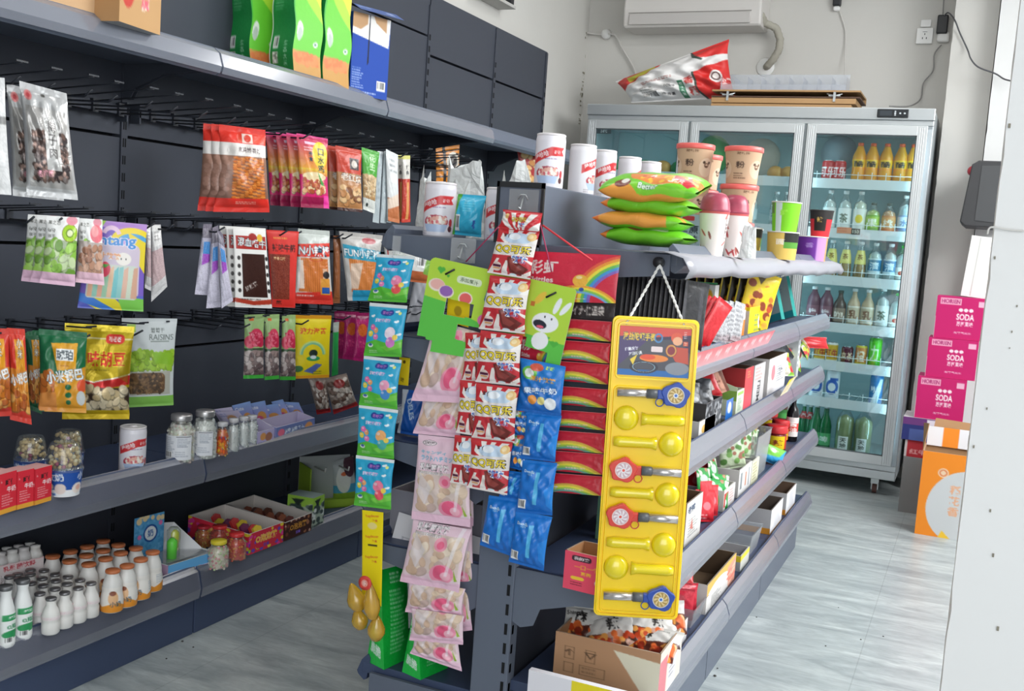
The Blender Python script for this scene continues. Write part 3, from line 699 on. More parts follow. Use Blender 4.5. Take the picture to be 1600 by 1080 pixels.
ck_blue = can_proto('cblue', .036, .165, _bluecv())
def _tallblue():
    c = Cv(64, 44, '#2e86c8', 2.2, 1.5); c.poly([(.8, 1.5), (1.3, .2), (1.5, .2), (1.2, 1.5)], '#dff3fb').text('脉动', 1.1, .7, .3, '#ffffff'); return c
ck_tall = can_proto('ctall', .034, .17, _tallblue())
YF = FY+.13
def fxy(px, z): return P(px, 300, 1, YF)[0]
def row(pxs, mk, z, labels, group=None, dy=0., py=None, base=None):
    for k, (px, lb) in enumerate(zip(pxs, labels)):
        yy = YF+dy; zz = z+.003
        # pixel row where the shelf appears
        g = P(px, py, 1, yy); 
        mk((g[0], yy, zz), lb, group=group)
ORD = ['leftmost', 'second from left', 'third from left', 'fourth from left', 'fifth from left', 'sixth from left']
row((1343, 1363, 1385, 1408, 1427), mk_orange, SZ[0], ['orange juice bottle with orange cap on the top fridge shelf, %s of five' % a for a in ORD[:5]], 'orange juice bottles on the top fridge shelf', py=250)
row((1294, 1312), ck_red, SZ[0], ['red drink can on the top fridge shelf, %s of two' % a for a in ('left', 'right')], 'red drink cans in the fridge', py=265)
row((1296, 1320), mk_leaf, SZ[1], ['white labelled clear tea bottle on the second fridge shelf, %s of two' % a for a in ('left', 'right')], 'white labelled bottles', py=330)
row((1344,), mk_lemon, SZ[1], ['clear bottle with yellow lemon label on the second fridge shelf'], py=330)
row((1365,), mk_green, SZ[1], ['green labelled juice bottle on the second fridge shelf'], py=330)
row((1390,), mk_peach, SZ[1], ['orange labelled juice bottle on the second fridge shelf'], py=330)
row((1415,), mk_water, SZ[1], ['blue and white labelled water bottle at right of the second fridge shelf'], py=330)
row((1299, 1321, 1344), mk_tea, SZ[2], ['amber tea bottle with yellow label on the third fridge shelf, %s of three' % a for a in ('leftmost', 'middle', 'rightmost')], 'amber tea bottles in the fridge', py=410)
row((1367, 1391), mk_blue, SZ[2], ['clear bottle with blue slanted label on the third fridge shelf, %s of two' % a for a in ('left', 'right')], 'blue labelled bottles in the fridge', py=410)
row((1411,), mk_greencap, SZ[2], ['green and white bottle at right end of the third fridge shelf'], py=410)
row((1270, 1290), mk_plum, SZ[3], ['plum coloured bottle with white cap on the fourth fridge shelf, %s of two' % a for a in ('left', 'right')], 'plum drink bottles in the fridge', py=490)
row((1311,), mk_dark, SZ[3], ['dark brown coffee bottle on the fourth fridge shelf'], py=490)
row((1333, 1355), mk_nut, SZ[3], ['cream coloured nut milk bottle on the fourth fridge shelf, %s of two' % a for a in ('left', 'right')], 'nut milk bottles in the fridge', py=490)
row((1378,), mk_leaf, SZ[3], ['clear grey labelled bottle right of the nut milk in the fridge'], py=490)
row((1401,), mk_greencap, SZ[3], ['bottle with bright green cap at right of the fourth fridge shelf'], py=490)
row((1256, 1281, 1300), ck_gold, SZ[4], ['yellow energy drink can on the fifth fridge shelf, %s of three' % a for a in ('leftmost', 'middle', 'rightmost')], 'yellow energy drink cans', py=550)
row((1324,), ck_plum, SZ[4], ['dark maroon herbal tea can on the fifth fridge shelf'], py=550)
row((1346,), ck_oran, SZ[4], ['orange drink can on the fifth fridge shelf'], py=550)
row((1367,), ck_green, SZ[4], ['bright green tall can on the fifth fridge shelf'], py=550)
row((1276, 1301), ck_blue, SZ[5], ['white tall can with round blue logo on the lowest wire shelf, %s of two' % a for a in ('left', 'right')], 'blue and white tall cans', py=600)
row((1370,), ck_tall, SZ[5], ['blue energy drink can at right of the lowest wire shelf'], py=600)
ZB = FZ0+.106
al = []
for k, px in enumerate((1318, 1347)):
    g = P(px, 690, 1, YF-.02); e = mk_aloe((g[0], YF-.02, ZB), 'big clear bottle with vertical white label on the fridge floor, %s of two' % ('left', 'right')[k], group='large aloe drink bottles')
    if k == 0:
        c = Cv(24, 40, '#f2f4f0', .024, .040); c.text('天地', .012, .020, .0135, '#3b4a40', vert=True)
        a = c.fin(); th = -math.pi/2+.25*0
        me = lathe_mesh('paper_label', [(.0487, .015), (.0487, .085)], c, PR_PLAS, span=1.1); o = bpy.data.objects.new('paper_label', me); link(o, e)
for k, px in enumerate((1272, 1287)): 
    g = P(px, 690, 1, YF-.01); mk_beer((g[0], YF-.01, ZB), 'green glass bottle with pale label on the fridge floor, %s of two' % ('left', 'right')[k], group='green glass bottles on the fridge floor')
for k, px in enumerate((1252, 1262)):
    g = P(px, 690, 1, YF+.10); mk_red((g[0], YF+.10, ZB), 'green bottle with small red label at fridge floor left, %s of two' % ('left', 'right')[k], group='red labelled bottles on the fridge floor')
# door 1 and 2 contents: bagged greens, oranges and bags behind the glass
M_GRBAG = mat('green bag film', '#1f8f4e', rough=.45, bump=.5, bscale=12)
for k, px in enumerate((955, 972, 990, 1008, 1062)):
    g = P(px, 255, 1, YF); m = MB().ball((0, 0, .045), .052, 12, 8, .85); o = m.build('packed_greens', M_GRBAG, None, (g[0], YF, SZ[0]+.001)); tag(o, 'green wrapped bundle on the top shelf behind the left fridge door, %s' % (['leftmost', 'second from left', 'third from left', 'fourth from left', 'rightmost'][k]), 'produce', 'green bundles behind the left fridge door')
g = P(1036, 255, 1, YF); tag(MB().ball((0, 0, .045), .052, 12, 8, .85).build('packed_orange', mat('orange peel', '#d39a4a', rough=.5), None, (g[0], YF, SZ[0]+.001)), 'orange and green wrapped fruit between green bundles in left fridge door', 'produce')
for k, px in enumerate((1212, 1232)):
    g = P(px, 265, 1, YF); tag(MB().ball((0, 0, .04), .046, 12, 8, .9).build('orange', mat('orange peel', '#d39a4a', rough=.5), None, (g[0], YF, SZ[0]+.001)), 'orange on the upper shelf behind the middle fridge door, %s of two' % ('left', 'right')[k], 'fruit', 'oranges in the fridge')
def lump(name, c, px, z, r, sz, label, cat, dy=0, m=None):
    g = P(px, 300, 1, YF+dy); o = MB().ball((0, 0, r*sz), r, 14, 9, sz).build(name, m or mat('bag '+c, c, rough=.5, bump=.7, bscale=9, distort=1), None, (g[0], YF+dy, z+.003)); tag(o, label, cat); return o
lump('plastic_bag', '#8e9ea6', 1305, 1.70, .10, 1, 'pale grey plastic bag behind cans on the top fridge shelf', 'bag', .22)
lump('plastic_bag', '#c4b9a8', 1185, 1.66, .105, 1, 'beige plastic bag high behind the middle fridge door', 'bag', .2)
lump('plastic_bag', '#5f9c5a', 1110, 1.66, .10, 1.1, 'green plastic bag high behind the middle fridge door', 'bag', .2)
for k, (px, c) in enumerate(((940, '#3f8f6a'), (985, '#4c9c7c'), (1040, '#7aa58c'))):
    lump('plastic_bag', c, px, 1.372, .095, .8, '%s green bag on the second shelf behind the left fridge door' % ('dark', 'mid', 'pale')[k], 'bag')
mk2 = bottle_proto('clear2', .032, .20, PB, G_BOTTLE, solid('white cap', '#f4f6f6'), lab('#cfe0e2', '冰', '#4d7d9a', sz=.4), .2, .5, solid('clear drink', '#ccd8d6'))
for k, px in enumerate((1150, 1172, 1210, 1226, 1240)):
    g = P(px, 350, 1, YF); mk2((g[0], YF, SZ[1]+.003), 'clear water bottle behind the middle fridge door, %s of five' % ORD[k], group='water bottles behind the middle fridge door')
for k, px in enumerate((1222, 1240)):
    g = P(px, 430, 1, YF); mk2((g[0], YF, SZ[2]+.003), 'clear water bottle lower behind the middle fridge door, %s of two' % ('left', 'right')[k], group='lower water bottles behind the middle door')
# stickers on fridge shelf fronts
def sticker(px, py, y, w, h, cv, label, name='price_tag'):
    g = P(px, py, 1, y); s = stick(name, None, cv, w, h, PR_CARD, (g[0], y, g[2])); tag(s, label, 'price tag'); return s
c = Cv(30, 12, '#e79a74', .03, .012); c.lines(.002, .002, .028, .011, 2, '#c96a48'); sticker(1319, 360, FY+.057, .075, .032, c, 'orange price sticker on the second fridge shelf edge')
c = Cv(16, 12, '#3a443c', .016, .012); c.text('150', .008, .006, .006, '#dfe3d8'); sticker(1337, 362, FY+.057, .045, .032, c, 'dark price sticker reading 150 on the fridge shelf edge')

# ================================================================== things on top of the fridge and on the walls
ZT = FZ1+.003
# big rice sack lying on its side
def sack():
    c = Cv(150, 84, '#e6e4e2', 1.5, .84)
    c.poly([(0, .10), (.12, .0), (.62, .0), (.50, .12), (.10, .30), (0, .42)], '#c8403a'); c.poly([(.16, .04), (.55, -.01), (.50, .11), (.16, .24)], '#b9b23c')
    c.poly([(1.02, 0), (1.5, 0), (1.5, .22), (1.18, .20), (1.06, .12)], '#d8322f'); c.poly([(1.0, 0), (1.02, 0), (1.10, .14), (1.2, .22), (1.18, .24), (1.06, .16)], '#3c4c44')
    c.poly([(1.06, .40), (1.5, .30), (1.5, .84), (1.12, .84), (1.06, .70)], '#d8322f'); c.poly([(1.03, .40), (1.06, .40), (1.06, .70), (1.14, .84), (1.11, .84), (1.03, .72)], '#3c4c44')
    c.ell(1.33, .52, .08, .09, '#efe8e4').ring(1.33, .52, .04, .06, '#5a3d3a').text('粒粒', 1.45, .60, .09, '#f2ebe8')
    c.text('香', .96, .52, .13, '#c8403a').text('稻', .98, .70, .13, '#c8403a'); c.rect(.80, .50, .88, .80, '#2f7a55').text('东北大米', .84, .65, .052, '#eef2ee', vert=True)
    c.text('净含量', .62, .70, .06, '#444444', rot=.1); c.text('10kg', .68, .56, .07, '#444444', rot=.2); c.lines(.3, .36, .95, .42, 2, '#a05048'); c.lines(.24, .5, .5, .75, 5, '#88857f'); c.barcode(.34, .62, .5, .76)
    return c
q = [(963, 128), (1140, 62), (1148, 152), (985, 160)]
bag('rice_sack', 'large white and red woven rice sack lying on top of the fridge', 'sack', q, 1, 5.92, -90, .20, sack(), mat('printed woven sack', attr=True, rough=.5, bump=.35, bscale=9, distort=1), seal=(.04, .04), back='#d8d4d0', seed=4, wr=1.6)
# folded wooden boards and a clear rack
xb0, xb1 = P(1115, 160, 1, 5.86)[0], P(1342, 163, 1, 5.86)[0]
M_PLY = mat('pale plywood', '#b08a5e', rough=.6, noise=.08, nscale=6)
for k, (z0, z1, x1) in enumerate(((0, .020, xb1-.03), (.024, .052, xb1-.01))):
    o = MB().box(xb0, 5.80, 0, x1, 6.1, z1-z0).build('plywood_board', M_PLY, None, (0, 0, ZT+z0), bevel=.002); tag(o, ('thin plywood board lying directly on the fridge top', 'second plywood board stacked above the lowest on the fridge')[k], 'board')
L_ = xb1+.01-xb0; e = empty('folding_tray', (xb0, 5.80, ZT+.055)); tag(e, 'folded brown wooden tray with metal clips on the board stack', 'tray')
me = MB(); me.add([(0, 0, .0), (L_, 0, .0), (L_, .30, .0), (0, .30, .0), (0, 0, .006), (L_, 0, .006), (L_, .30, .006), (0, .30, .006)], [(0, 1, 2, 3), (7, 6, 5, 4), (0, 4, 5, 1), (1, 5, 6, 2), (2, 6, 7, 3), (3, 7, 4, 0)])
me.build('lower_leaf', mat('dark brown wood', '#5c4335', rough=.6), e)
MB().box(0, 0, .030, L_, .30, .040).build('upper_leaf', M_PLY, e, bevel=.002)
for x in (.09, L_-.13): MB().box(x-.03, -.006, .008, x+.03, .01, .014).box(x-.006, -.008, -.02, x+.006, .004, .03).tube([(x-.04, -.004, .02), (x, -.006, .010), (x+.04, -.004, .02)], .003, 6).build('clip', M_STEEL, e)
MB().box(0, .28, .006, L_, .30, .030).build('spine', M_PLY, e)
gx0, gx1 = P(1130, 120, 1, 5.9)[0], P(1325, 120, 1, 5.9)[0]
mb = MB(); zz0 = ZT+.098
mb.box(gx0, 5.86, 0, gx1, 6.0, .003); mb.box(gx0, 5.998, 0, gx1, 6.0, .11); mb.box(gx0, 5.86, 0, gx1, 5.862, .035)
n = 9
for k in range(n+1):
    x = gx0+(gx1-gx0)*k/n; mb.box(x-.001, 5.86, 0, x+.001, 6.0, .075)
o = mb.build('divided_tray', glassy('clear acrylic tray', (.93, .95, .98), .16, .08, .18, (.85, .88, .95)), None, (0, 0, zz0)); tag(o, 'long clear acrylic divider tray on the wooden boards', 'tray')
# air conditioner
ax0, ax1 = P(975, 20, 1, 6.1)[0], P(1190, 20, 1, 6.1)[0]; az = P(1080, 41, 1, 6.1)[2]
ac = empty('air_conditioner', ((ax0+ax1)/2, 6.2, az)); tag(ac, 'white wall mounted air conditioner above the fridge', 'air conditioner'); W_ = ax1-ax0
M_AC = mat('ac shell', '#d7d3cf', rough=.45)
pr = [(-.10, .01), (-.09, 0), (.125, 0), (.125, .30), (-.07, .30), (-.105, .27), (-.115, .10)]
MB().prism(pr, -W_/2, W_/2, 'x').build('housing', M_AC, ac, bevel=.012)
MB().box(-W_/2+.04, -.1175, .012, W_/2-.06, -.106, .075).build('flap', mat('ac flap', '#c4c0bd', rough=.5), ac, bevel=.003)
MB().box(-W_/2+.035, -.1165, .078, W_/2-.055, -.1120, .082).build('seam', mat('ac seam', '#97938f', rough=.6), ac)
c = Cv(30, 8, '#d7d3cf', .03, .008); c.text('GREE', .015, .004, .0045, '#9d9894'); stick('badge', ac, c, .06, .012, PR_CARD, (.05, -.1181, .17))
# drain hose
M_HOSE = mat('wrapped grey hose', '#aaa69a', rough=.8, bump=.6, bscale=40)
pts = [P(px, py, 1, y) for px, py, y in ((1188, 22, 6.14), (1195, 36, 6.20), (1213, 44, 6.24), (1219, 62, 6.26), (1217, 78, 6.26), (1208, 93, 6.27), (1200, 102, 6.29), (1197, 106, 6.35))]
mb = MB(); pp = []
for i in range(len(pts)-1):
    for t in np.linspace(0, 1, 6)[:-1]: pp.append(pts[i]*(1-t)+pts[i+1]*t)
mb.tube(pp, [.020+.003*(i % 2) for i in range(len(pp))], 10); o = mb.build('drain_hose', M_HOSE); tag(o, 'grey wrapped pipe curving from the air conditioner into the wall', 'pipe')
g = P(1196, 105, 1, YW-.004); tag(MB().lathe([(.0, 0), (.055, 0), (.05, .008), (.0, .008)], 20).build('wall_ring', M_WHITEP, None, (g[0], YW-.001, g[2])), 'round white plastic wall ring where the pipe enters', 'wall ring'); bpy.context.scene.collection.objects['wall_ring'].rotation_euler = (math.pi/2, 0, 0)
# sockets, adapters and cables on the back wall
def socket(px, py, w, h, label, name='wall_socket', holes=True, d=.02):
    g = P(px, py, 1, YW); e = empty(name, (g[0], YW, g[2])); tag(e, label, 'socket')
    MB().box(-w/2, -d, -h/2, w/2, 0, h/2).build('plate', M_WHITEP, e, bevel=.003)
    if holes: MB().box(-.012, -d-.001, -.018, -.008, -d, -.008).box(.008, -d-.001, -.018, .012, -d, -.008).box(-.002, -d-.001, .004, .002, -d, .014).box(-.012, -d-.001, .02, .012, -d, .022).build('hole', M_HOLE, e)
    return e
socket(1445, 57, .085, .085, 'white square wall socket left of the black adapter')
socket(1447, 37, .055, .04, 'small white plate just above the square wall socket', holes=False, d=.012)
g = P(1473, 40, 1, YW); e = empty('power_adapter', (g[0], YW, g[2])); tag(e, 'black power adapter plugged high on the back wall at right', 'adapter'); MB().box(-.028, -.045, -.05, .028, -.001, .05).build('body', M_BLACKP, e, bevel=.006)
g = P(1474, 59, 1, YW); e = empty('plug_socket', (g[0], YW, g[2])); tag(e, 'white rounded plug base under the black adapter', 'socket'); MB().box(-.032, -.03, -.028, .032, 0, .028).build('body', M_WHITEP, e, bevel=.012)
g = P(1309, 3, 1, YW); e = empty('power_adapter', (g[0], YW, g[2])); tag(e, 'small black plug at the top edge above the fridge', 'adapter'); MB().box(-.022, -.04, -.028, .022, 0, .05).build('body', M_BLACKP, e, bevel=.006); MB().box(-.018, -.03, -.055, .018, -.002, -.028).build('base', M_WHITEP, e, bevel=.008)
def cable(pl_, r, m, label, name='cable', ax=1):
    pts = [P(px, py, ax, y) for px, py, y in pl_]; pp = []
    n = len(pts)
    for i in range(n-1):      # Catmull-Rom
        a, b, c_, d = pts[max(i-1, 0)], pts[i], pts[i+1], pts[min(i+2, n-1)]
        for t in np.linspace(0, 1, 7)[:-1]: pp.append(.5*((2*b)+(c_-a)*t+(2*a-5*b+4*c_-d)*t*t+(3*b-a-3*c_+d)*t**3))
    pp.append(pts[-1]); o = MB().tube(pp, r, 6).build(name, m); return tag(o, label, 'cable')
M_GREYC = mat('grey cable', '#8f8e8c', rough=.6); M_LC = mat('white cable', '#cfccc8', rough=.6); M_DC = mat('dark cable', '#55565a', rough=.6)
y_ = YW-.02
cable([(1471, 70, y_), (1460, 85, y_), (1458, 110, y_), (1443, 130, y_), (1438, 155, y_), (1420, 166, y_-.1), (1390, 166, y_-.3)], .004, M_GREYC, 'grey fridge power cable hanging from the plug to the fridge top')
cable([(1475, 25, y_-.03), (1482, 20, y_-.05), (1492, 32, 6.0), (1500, 52, 6.0), (1512, 78, 5.99), (1517, 92, 5.89), (1529, 105, 5.88), (1555, 115, 5.87), (1570, 124, 5.85), (1590, 128, 5.8)], .004, M_DC, 'dark cable swinging from the black adapter to the right wall')
cable([(1475, -5, y_+.01), (1473, 26, y_+.01)], .003, M_GREYC, 'thin cable running straight down into the black adapter')
cable([(1312, 18, y_+.01), (1321, 50, y_+.01), (1320, 90, y_), (1320, 118, y_-.05)], .003, M_LC, 'thin white cable hanging down above the clear tray')
g = P(948, 54, 1, YW); e = empty('cable_outlet', (g[0], YW, g[2])); tag(e, 'white cable outlet in the back left corner', 'socket'); MB().lathe([(0, 0), (.034, 0), (.026, .03), (0, .034)], 16).build('cover', M_WHITEP, e).rotation_euler = (math.pi/2, 0, 0)
cable([(950, 53, y_-.01), (962, 56, y_), (972, 75, y_), (990, 106, y_), (995, 125, y_)], .006, M_LC, 'white cable running from the corner outlet down behind the rice sack')
cable([(905, 48, y_), (925, 53, y_), (948, 54, y_)], .006, M_LC, 'short horizontal cable stub in the back left corner')
# light fitting on the left wall
p = P(780, 6, 0, XW+.04); e = empty('wall_lamp', (XW, p[1], p[2])); tag(e, 'metal lamp fitting at the very top of the left wall', 'lamp')
MB().box(.0, -.28, -.012, .10, .08, .004).build('tray', mat('lamp tray', '#b8b6b2', rough=.5), e, bevel=.002)
mb = MB(); R = random.Random(2)
mb.tube([(.05+.03*math.sin(i*.9), -.12+.012*i, .02+.02*math.cos(i*1.7)) for i in range(16)], .006, 6); mb.build('wire', mat('grey wire bundle', '#6a6a6a', rough=.6), e)
MB().box(.002, .03, .004, .09, .07, .045).build('end_cap', M_BLACKP, e)
# black speaker, white carton on the right
yk = 5.55
a_, b_ = P(1509, 250, 1, yk), P(1572, 357, 1, yk)
e = empty('wall_speaker', ((a_[0]+b_[0])/2, yk+.1, b_[2])); tag(e, 'black box shaped device mounted high by the right wall edge', 'speaker')
w_ = b_[0]-a_[0]; h_ = a_[2]-b_[2]
MB().prism([(-w_/2+.004, .02), (-w_/2+.03, 0), (w_/2, 0), (w_/2, h_), (-w_/2+.06, h_), (-w_/2+.03, h_-.02)], -.10, .25, 'y').build('housing', mat('matt black plastic', '#3a3a3c', rough=.55), e, bevel=.006)
MB().prism([(-w_/2+.07, .03), (w_/2, .02), (w_/2, h_-.02), (-w_/2+.075, h_-.025)], -.103, -.1, 'y').build('front_panel', mat('dark grey plastic', '#4a4b4d', rough=.5), e)
MB().ball((-w_/2+.035, -.02, h_-.045), .025, 10, 8).build('red_knob', mat('red plastic', '#b8323f', rough=.5), e)
cable([(1600, 361, 1.615), (1575, 359, 1.614), (1552, 355, 1.612), (1545, 358, 1.612), (1543, 366, 1.613)], .0015, M_LC, 'pale cable stapled across the near right wall')
# ================================================================== goods on the left shelving
def box3(name, label, cat, A, B, z, depth, top, m=None, group=None, flip=False, h=None, front=None, right=None, topc=None, left=None, C_=None):
    """box from its front bottom-left pixel A and front bottom-right pixel B on the height z; depth goes away from the viewer"""
    a, b = P(A[0], A[1], 2, z), P(B[0], B[1], 2, z); d = b-a; w = float(np.hypot(d[0], d[1])); rz = math.atan2(d[1], d[0])
    n = np.array([math.sin(rz), -math.cos(rz), 0])
    if h is None: t = Pn(top[0], top[1], (a if abs(top[0]-A[0]) < abs(top[0]-B[0]) else b), n); h = float(t[2]-z)
    c = (a+b)/2-n*depth/2
    me = box_mesh(name, w, depth, h, front, right, topc, left, m=m)
    return mobj(name, me, (c[0], c[1], z), rz, label, cat, group)
TZ = 1.6615
c = Cv(70, 46, '#caa57d', .70, .46); c.rect(0, .225, .7, .24, '#b9936b'); c.text('↑↑', .45, .36, .05, '#4a3d33').lines(.1, .3, .35, .42, 4, '#8d6f55'); c.rect(.68, 0, .7, .46, '#a98158')
a_ = P(158, 35, 0, -1.995); 
mobj('cardboard_carton', box_mesh('cardboard_carton', .62, .30, .30, c, '#bd9871', '#c4a27a'), (-2.145, a_[1]-.31, TZ), math.pi/2, 'large plain brown carton at the left end of the top shelf', 'carton')
c = Cv(50, 50, '#c79d6d', .30, .30); c.ell(.06, .09, .07, .16, '#c8493f').text('乐口', .075, .15, .05, '#f0e0d0', vert=True); c.text('红烧', .18, .18, .055, '#e8627f', vert=True, ol='#f3e6df').text('119克×24包', .27, .13, .020, '#4a3d33', rot=-math.pi/2)
c2 = Cv(20, 40, '#b98f62', .1, .3); c2.rect(.02, 0, .08, .22, '#b5403c')
a_, b_ = P(186, 33, 2, TZ+.003), P(250, 55, 2, TZ+.003)
box3('cardboard_carton', 'smaller brown carton with red and pink lettering on the top shelf', 'carton', (186, 33), (250, 55), TZ+.001, .12, None, h=.24, front=c, right='#b98f62', left=c2)
# rice bags
def rice_side():
    c = Cv(40, 90, '#1e8f45', .12, .36); c.rect(0, 0, .006, .36, '#eef2ea'); c.lines(.02, .0, .075, .14, 14, '#6fc08a', seed=5).barcode(.018, .215, .044, .255).rect(.018, .265, .044, .300, '#dfe6da'); c.noise(.019, .266, .043, .299, .35, 4, 4)
    c.text('生态大米', .08, .27, .018, '#a9dcb5', vert=True); c.noise(0, 0, 1, 1, .015); return c
def rice_front():
    c = Cv(40, 90, '#67c832', .11, .36); c.poly([(.0, 0), (.11, 0), (.11, .12), (.075, .09), (.0, -.02)], '#f0e83c').poly([(.02, 0), (.11, .12), (.11, .17), (.04, .09), (0, .03)], '#a7dc3a')
    c.poly([(0, .26), (.11, .27), (.11, .36), (0, .36)], '#c9954a').blobs(.01, .27, .10, .30, ['#d97b45', '#dd8a4d'], .008, 40, 2); c.ell(.02, .20, .012, .03, '#e3ece2').ell(.02, .21, .009, .022, '#b6c4b8').ell(.085, .235, .009, .009, '#dfe9e2').text('米', .085, .235, .01, '#2b6f4a')
    c.text('香米', .075, .05, .03, '#c7503c').poly([(0, .0), (.012, .0), (.0, .27)], '#3fae3a'); return c
rs, rf_ = rice_side(), rice_front()
for k, (A, B, lb) in enumerate((((389, 125), (409, 129), 'green rice bag with barcode side, leftmost of three on the top shelf'), ((457, 126), (498, 137), 'green rice bag in the middle of the three on the top shelf'), ((504, 135), (547, 145), 'green rice bag with yellow top, next to the blue box'))):
    a, b = P(A[0], A[1], 2, TZ), P(B[0], B[1], 2, TZ); d = b-a; rz = math.atan2(d[1], d[0]); rz = math.radians(72)
    wv = .105; dv = .125; ux = np.array([math.cos(rz), math.sin(rz), 0]); uy = np.array([-math.sin(rz), math.cos(rz), 0])
    c_ = a+ux*wv/2+uy*dv/2
    me = box_mesh('rice_bag', wv, dv, .36, rf_, '#2f9a48', '#8fce5a', left=rs, m=PR_FILM)
    # soften the outline: the bag narrows and bulges a little
    for v in me.vertices:
        t = v.co.z/.36; k_ = 1+.05*math.sin(math.pi*t); v.co.x *= k_*(1-.05*t); v.co.y *= k_*(1-.25*t*t); v.co.x += .004*math.sin(v.co.z*40+k)
    mobj('rice_bag', me, (c_[0], c_[1], TZ), rz, lb, 'bag', 'green rice bags on the top shelf')
# blue carton with torn opening
c = Cv(70, 96, '#1f49a8', .14, .25); c.poly([(0, 0), (.14, 0), (.135, .09), (.0, .065)], '#e9e6e2').poly([(.0, .0), (.055, .0), (.055, .03), (.03, .05), (0, .045)], '#c49b72').poly([(.075, .0), (.125, .0), (.125, .045), (.085, .02)], '#c49b72')
c.poly([(.061, .0), (.064, .0), (.064, .145), (.058, .155)], '#1a2034').lines(.006, .165, .05, .23, 9, '#b7c6ea', seed=4).barcode(.098, .195, .13, .225).lines(.04, .235, .12, .245, 1, '#b7c6ea')
a, b = P(546, 146, 2, TZ), P(604, 157, 2, TZ); d = b-a; rz = math.atan2(d[1], d[0]); w_ = float(np.hypot(*d[:2])); n_ = np.array([math.sin(rz), -math.cos(rz), 0]); c_ = (a+b)/2-n_*.05
e = empty('blue_carton', (c_[0], c_[1], TZ), rz); tag(e, 'blue carton with torn top flap standing at the end of the top shelf', 'carton')
hb = float(Pn(610, 32, b, n_)[2]-TZ)
mobj('box_body', box_mesh('box_body', w_, .10, hb, c, '#1b3f92', '#20407e'), (0, 0, 0), 0, parent=e)
f_ = Cv(40, 12, '#50659c', .17, .04); f_.lines(.01, .008, .08, .02, 2, '#aebbdc').text('稻花', .13, .02, .014, '#e6ebf5')
o = stick('top_flap', e, f_, w_*1.16, .05, PR_CARD, (.006, -.075, hb+.012), (math.radians(-62), 0, 0))

# ---- hanging bags ----------------------------------------------------------
def food(c, x0, y0, x1, y1, cs, r, n, seed=1, shade=.35, bg=None):
    if bg: c.rect(x0, y0, x1, y1, bg)
    return c.blobs(x0, y0, x1, y1, cs, r, n, seed, .7, shade)
def silver_bag():
    c = Cv(64, 110, '#c6c6c6', .64, 1.1); c.grad(0, .3, '#bdbdbd', '#cfcfcf'); c.rect(.05, .22, .6, 1.0, '#b4b1ae'); food(c, .12, .45, .56, .92, ['#5b4a46', '#7b6259', '#a88b80', '#43393a', '#8b7f7c'], .028, 420, 3)
    c.rect(.28, .22, .47, .82, '#cfcdca'); c.text('梅子肉', .375, .52, .11, '#35302f', vert=True, bold=.0); c.ell(.10, .12, .05, .05, '#e58a8a').text('●', .1, .12, .05, '#c84a50'); c.ell(.30, .095, .03, .016, '#54524f').text('老梅酥', .25, .86, .07, '#e2a0ad', rot=-.1, bold=.04); c.rect(0, 1.0, .64, 1.1, '#cfcfcf'); return c
bag('silver_snack_bag', 'shiny silver bag of dried plum meat with vertical black lettering', 'snack bag', [(30, 126), (104, 146), (122, 313), (42, 305)], 0, -1.985, -38, .035, silver_bag(), PR_SILV, seed=3, wr=1.2)
c = Cv(30, 60, '#dfdfdf', .3, .6); c.noise(0, 0, 1, 1, .04).rect(0, .2, .3, .24, '#8d8d8d'); 
bag('silver_snack_bag', 'pale silver bag cut by the left edge of the picture, top hook row', 'snack bag', [(-62, 116), (7, 122), (18, 305), (-50, 300)], 0, -1.955, -38, .03, c, PR_FOIL, seed=5, wr=1.)
c = silver_bag(); c.rect(.25, .2, .5, .85, '#55504e')
bag('silver_snack_bag', 'dark silver plum bag hanging just behind the lettered plum bag', 'snack bag', [(10, 130), (84, 148), (100, 314), (20, 306)], 0, -2.03, -38, .03, c, PR_SILV, seed=8, wr=1.2)
def red_sticks():
    c = Cv(80, 110, '#8a6a5c', .8, 1.1); c.grad(.2, 1, '#a27a66', '#7e5c50'); c.rect(0, 0, .8, .25, '#e23a2e').grad(0, .2, '#d92b25', '#e85a42', .3); c.rect(0, .22, .8, .38, '#e9e4df').text('素鸡辫·香辣', .5, .30, .07, '#4b3a3a', bold=.01)
    for i in range(14):
        y = .41+i*.038; 
        for k in range(8): c.ell(.27+k*.062, y+.012*math.sin(k*1.3+i), .045, .020, '#8a4418').ell(.27+k*.062, y-.004+.012*math.sin(k*1.3+i), .043, .015, ['#d47a32', '#c96c28', '#dd8a3e'][(i+k) % 3])
    c.rect(.38, .09, .56, .21, '#f0d9cf').ell(.47, .15, .06, .05, '#d0402f'); c.rect(0, .92, .8, 1.1, '#e0362c').lines(.3, .96, .72, 1.0, 2, '#f3b7a8')
    for i in range(9): c.ell(.1+.04*math.sin(i*2), .42+i*.055, .05, .03, '#b98f80', .5)
    return c
bag('red_snack_bag', 'big red and clear bag of orange twisted snack sticks, frontmost', 'snack bag', [(343, 194), (415, 203), (421, 332), (333, 331)], 0, -2.0, -42, .05, red_sticks(), PR_FOIL, n=3, step=(-.022, -.008, 0), group='red bags of twisted sticks', seed=2, wr=1.,
    labels=['red twisted stick bag hanging second on its hook, behind the front one', 'red twisted stick bag hanging third and nearest the back panel'])
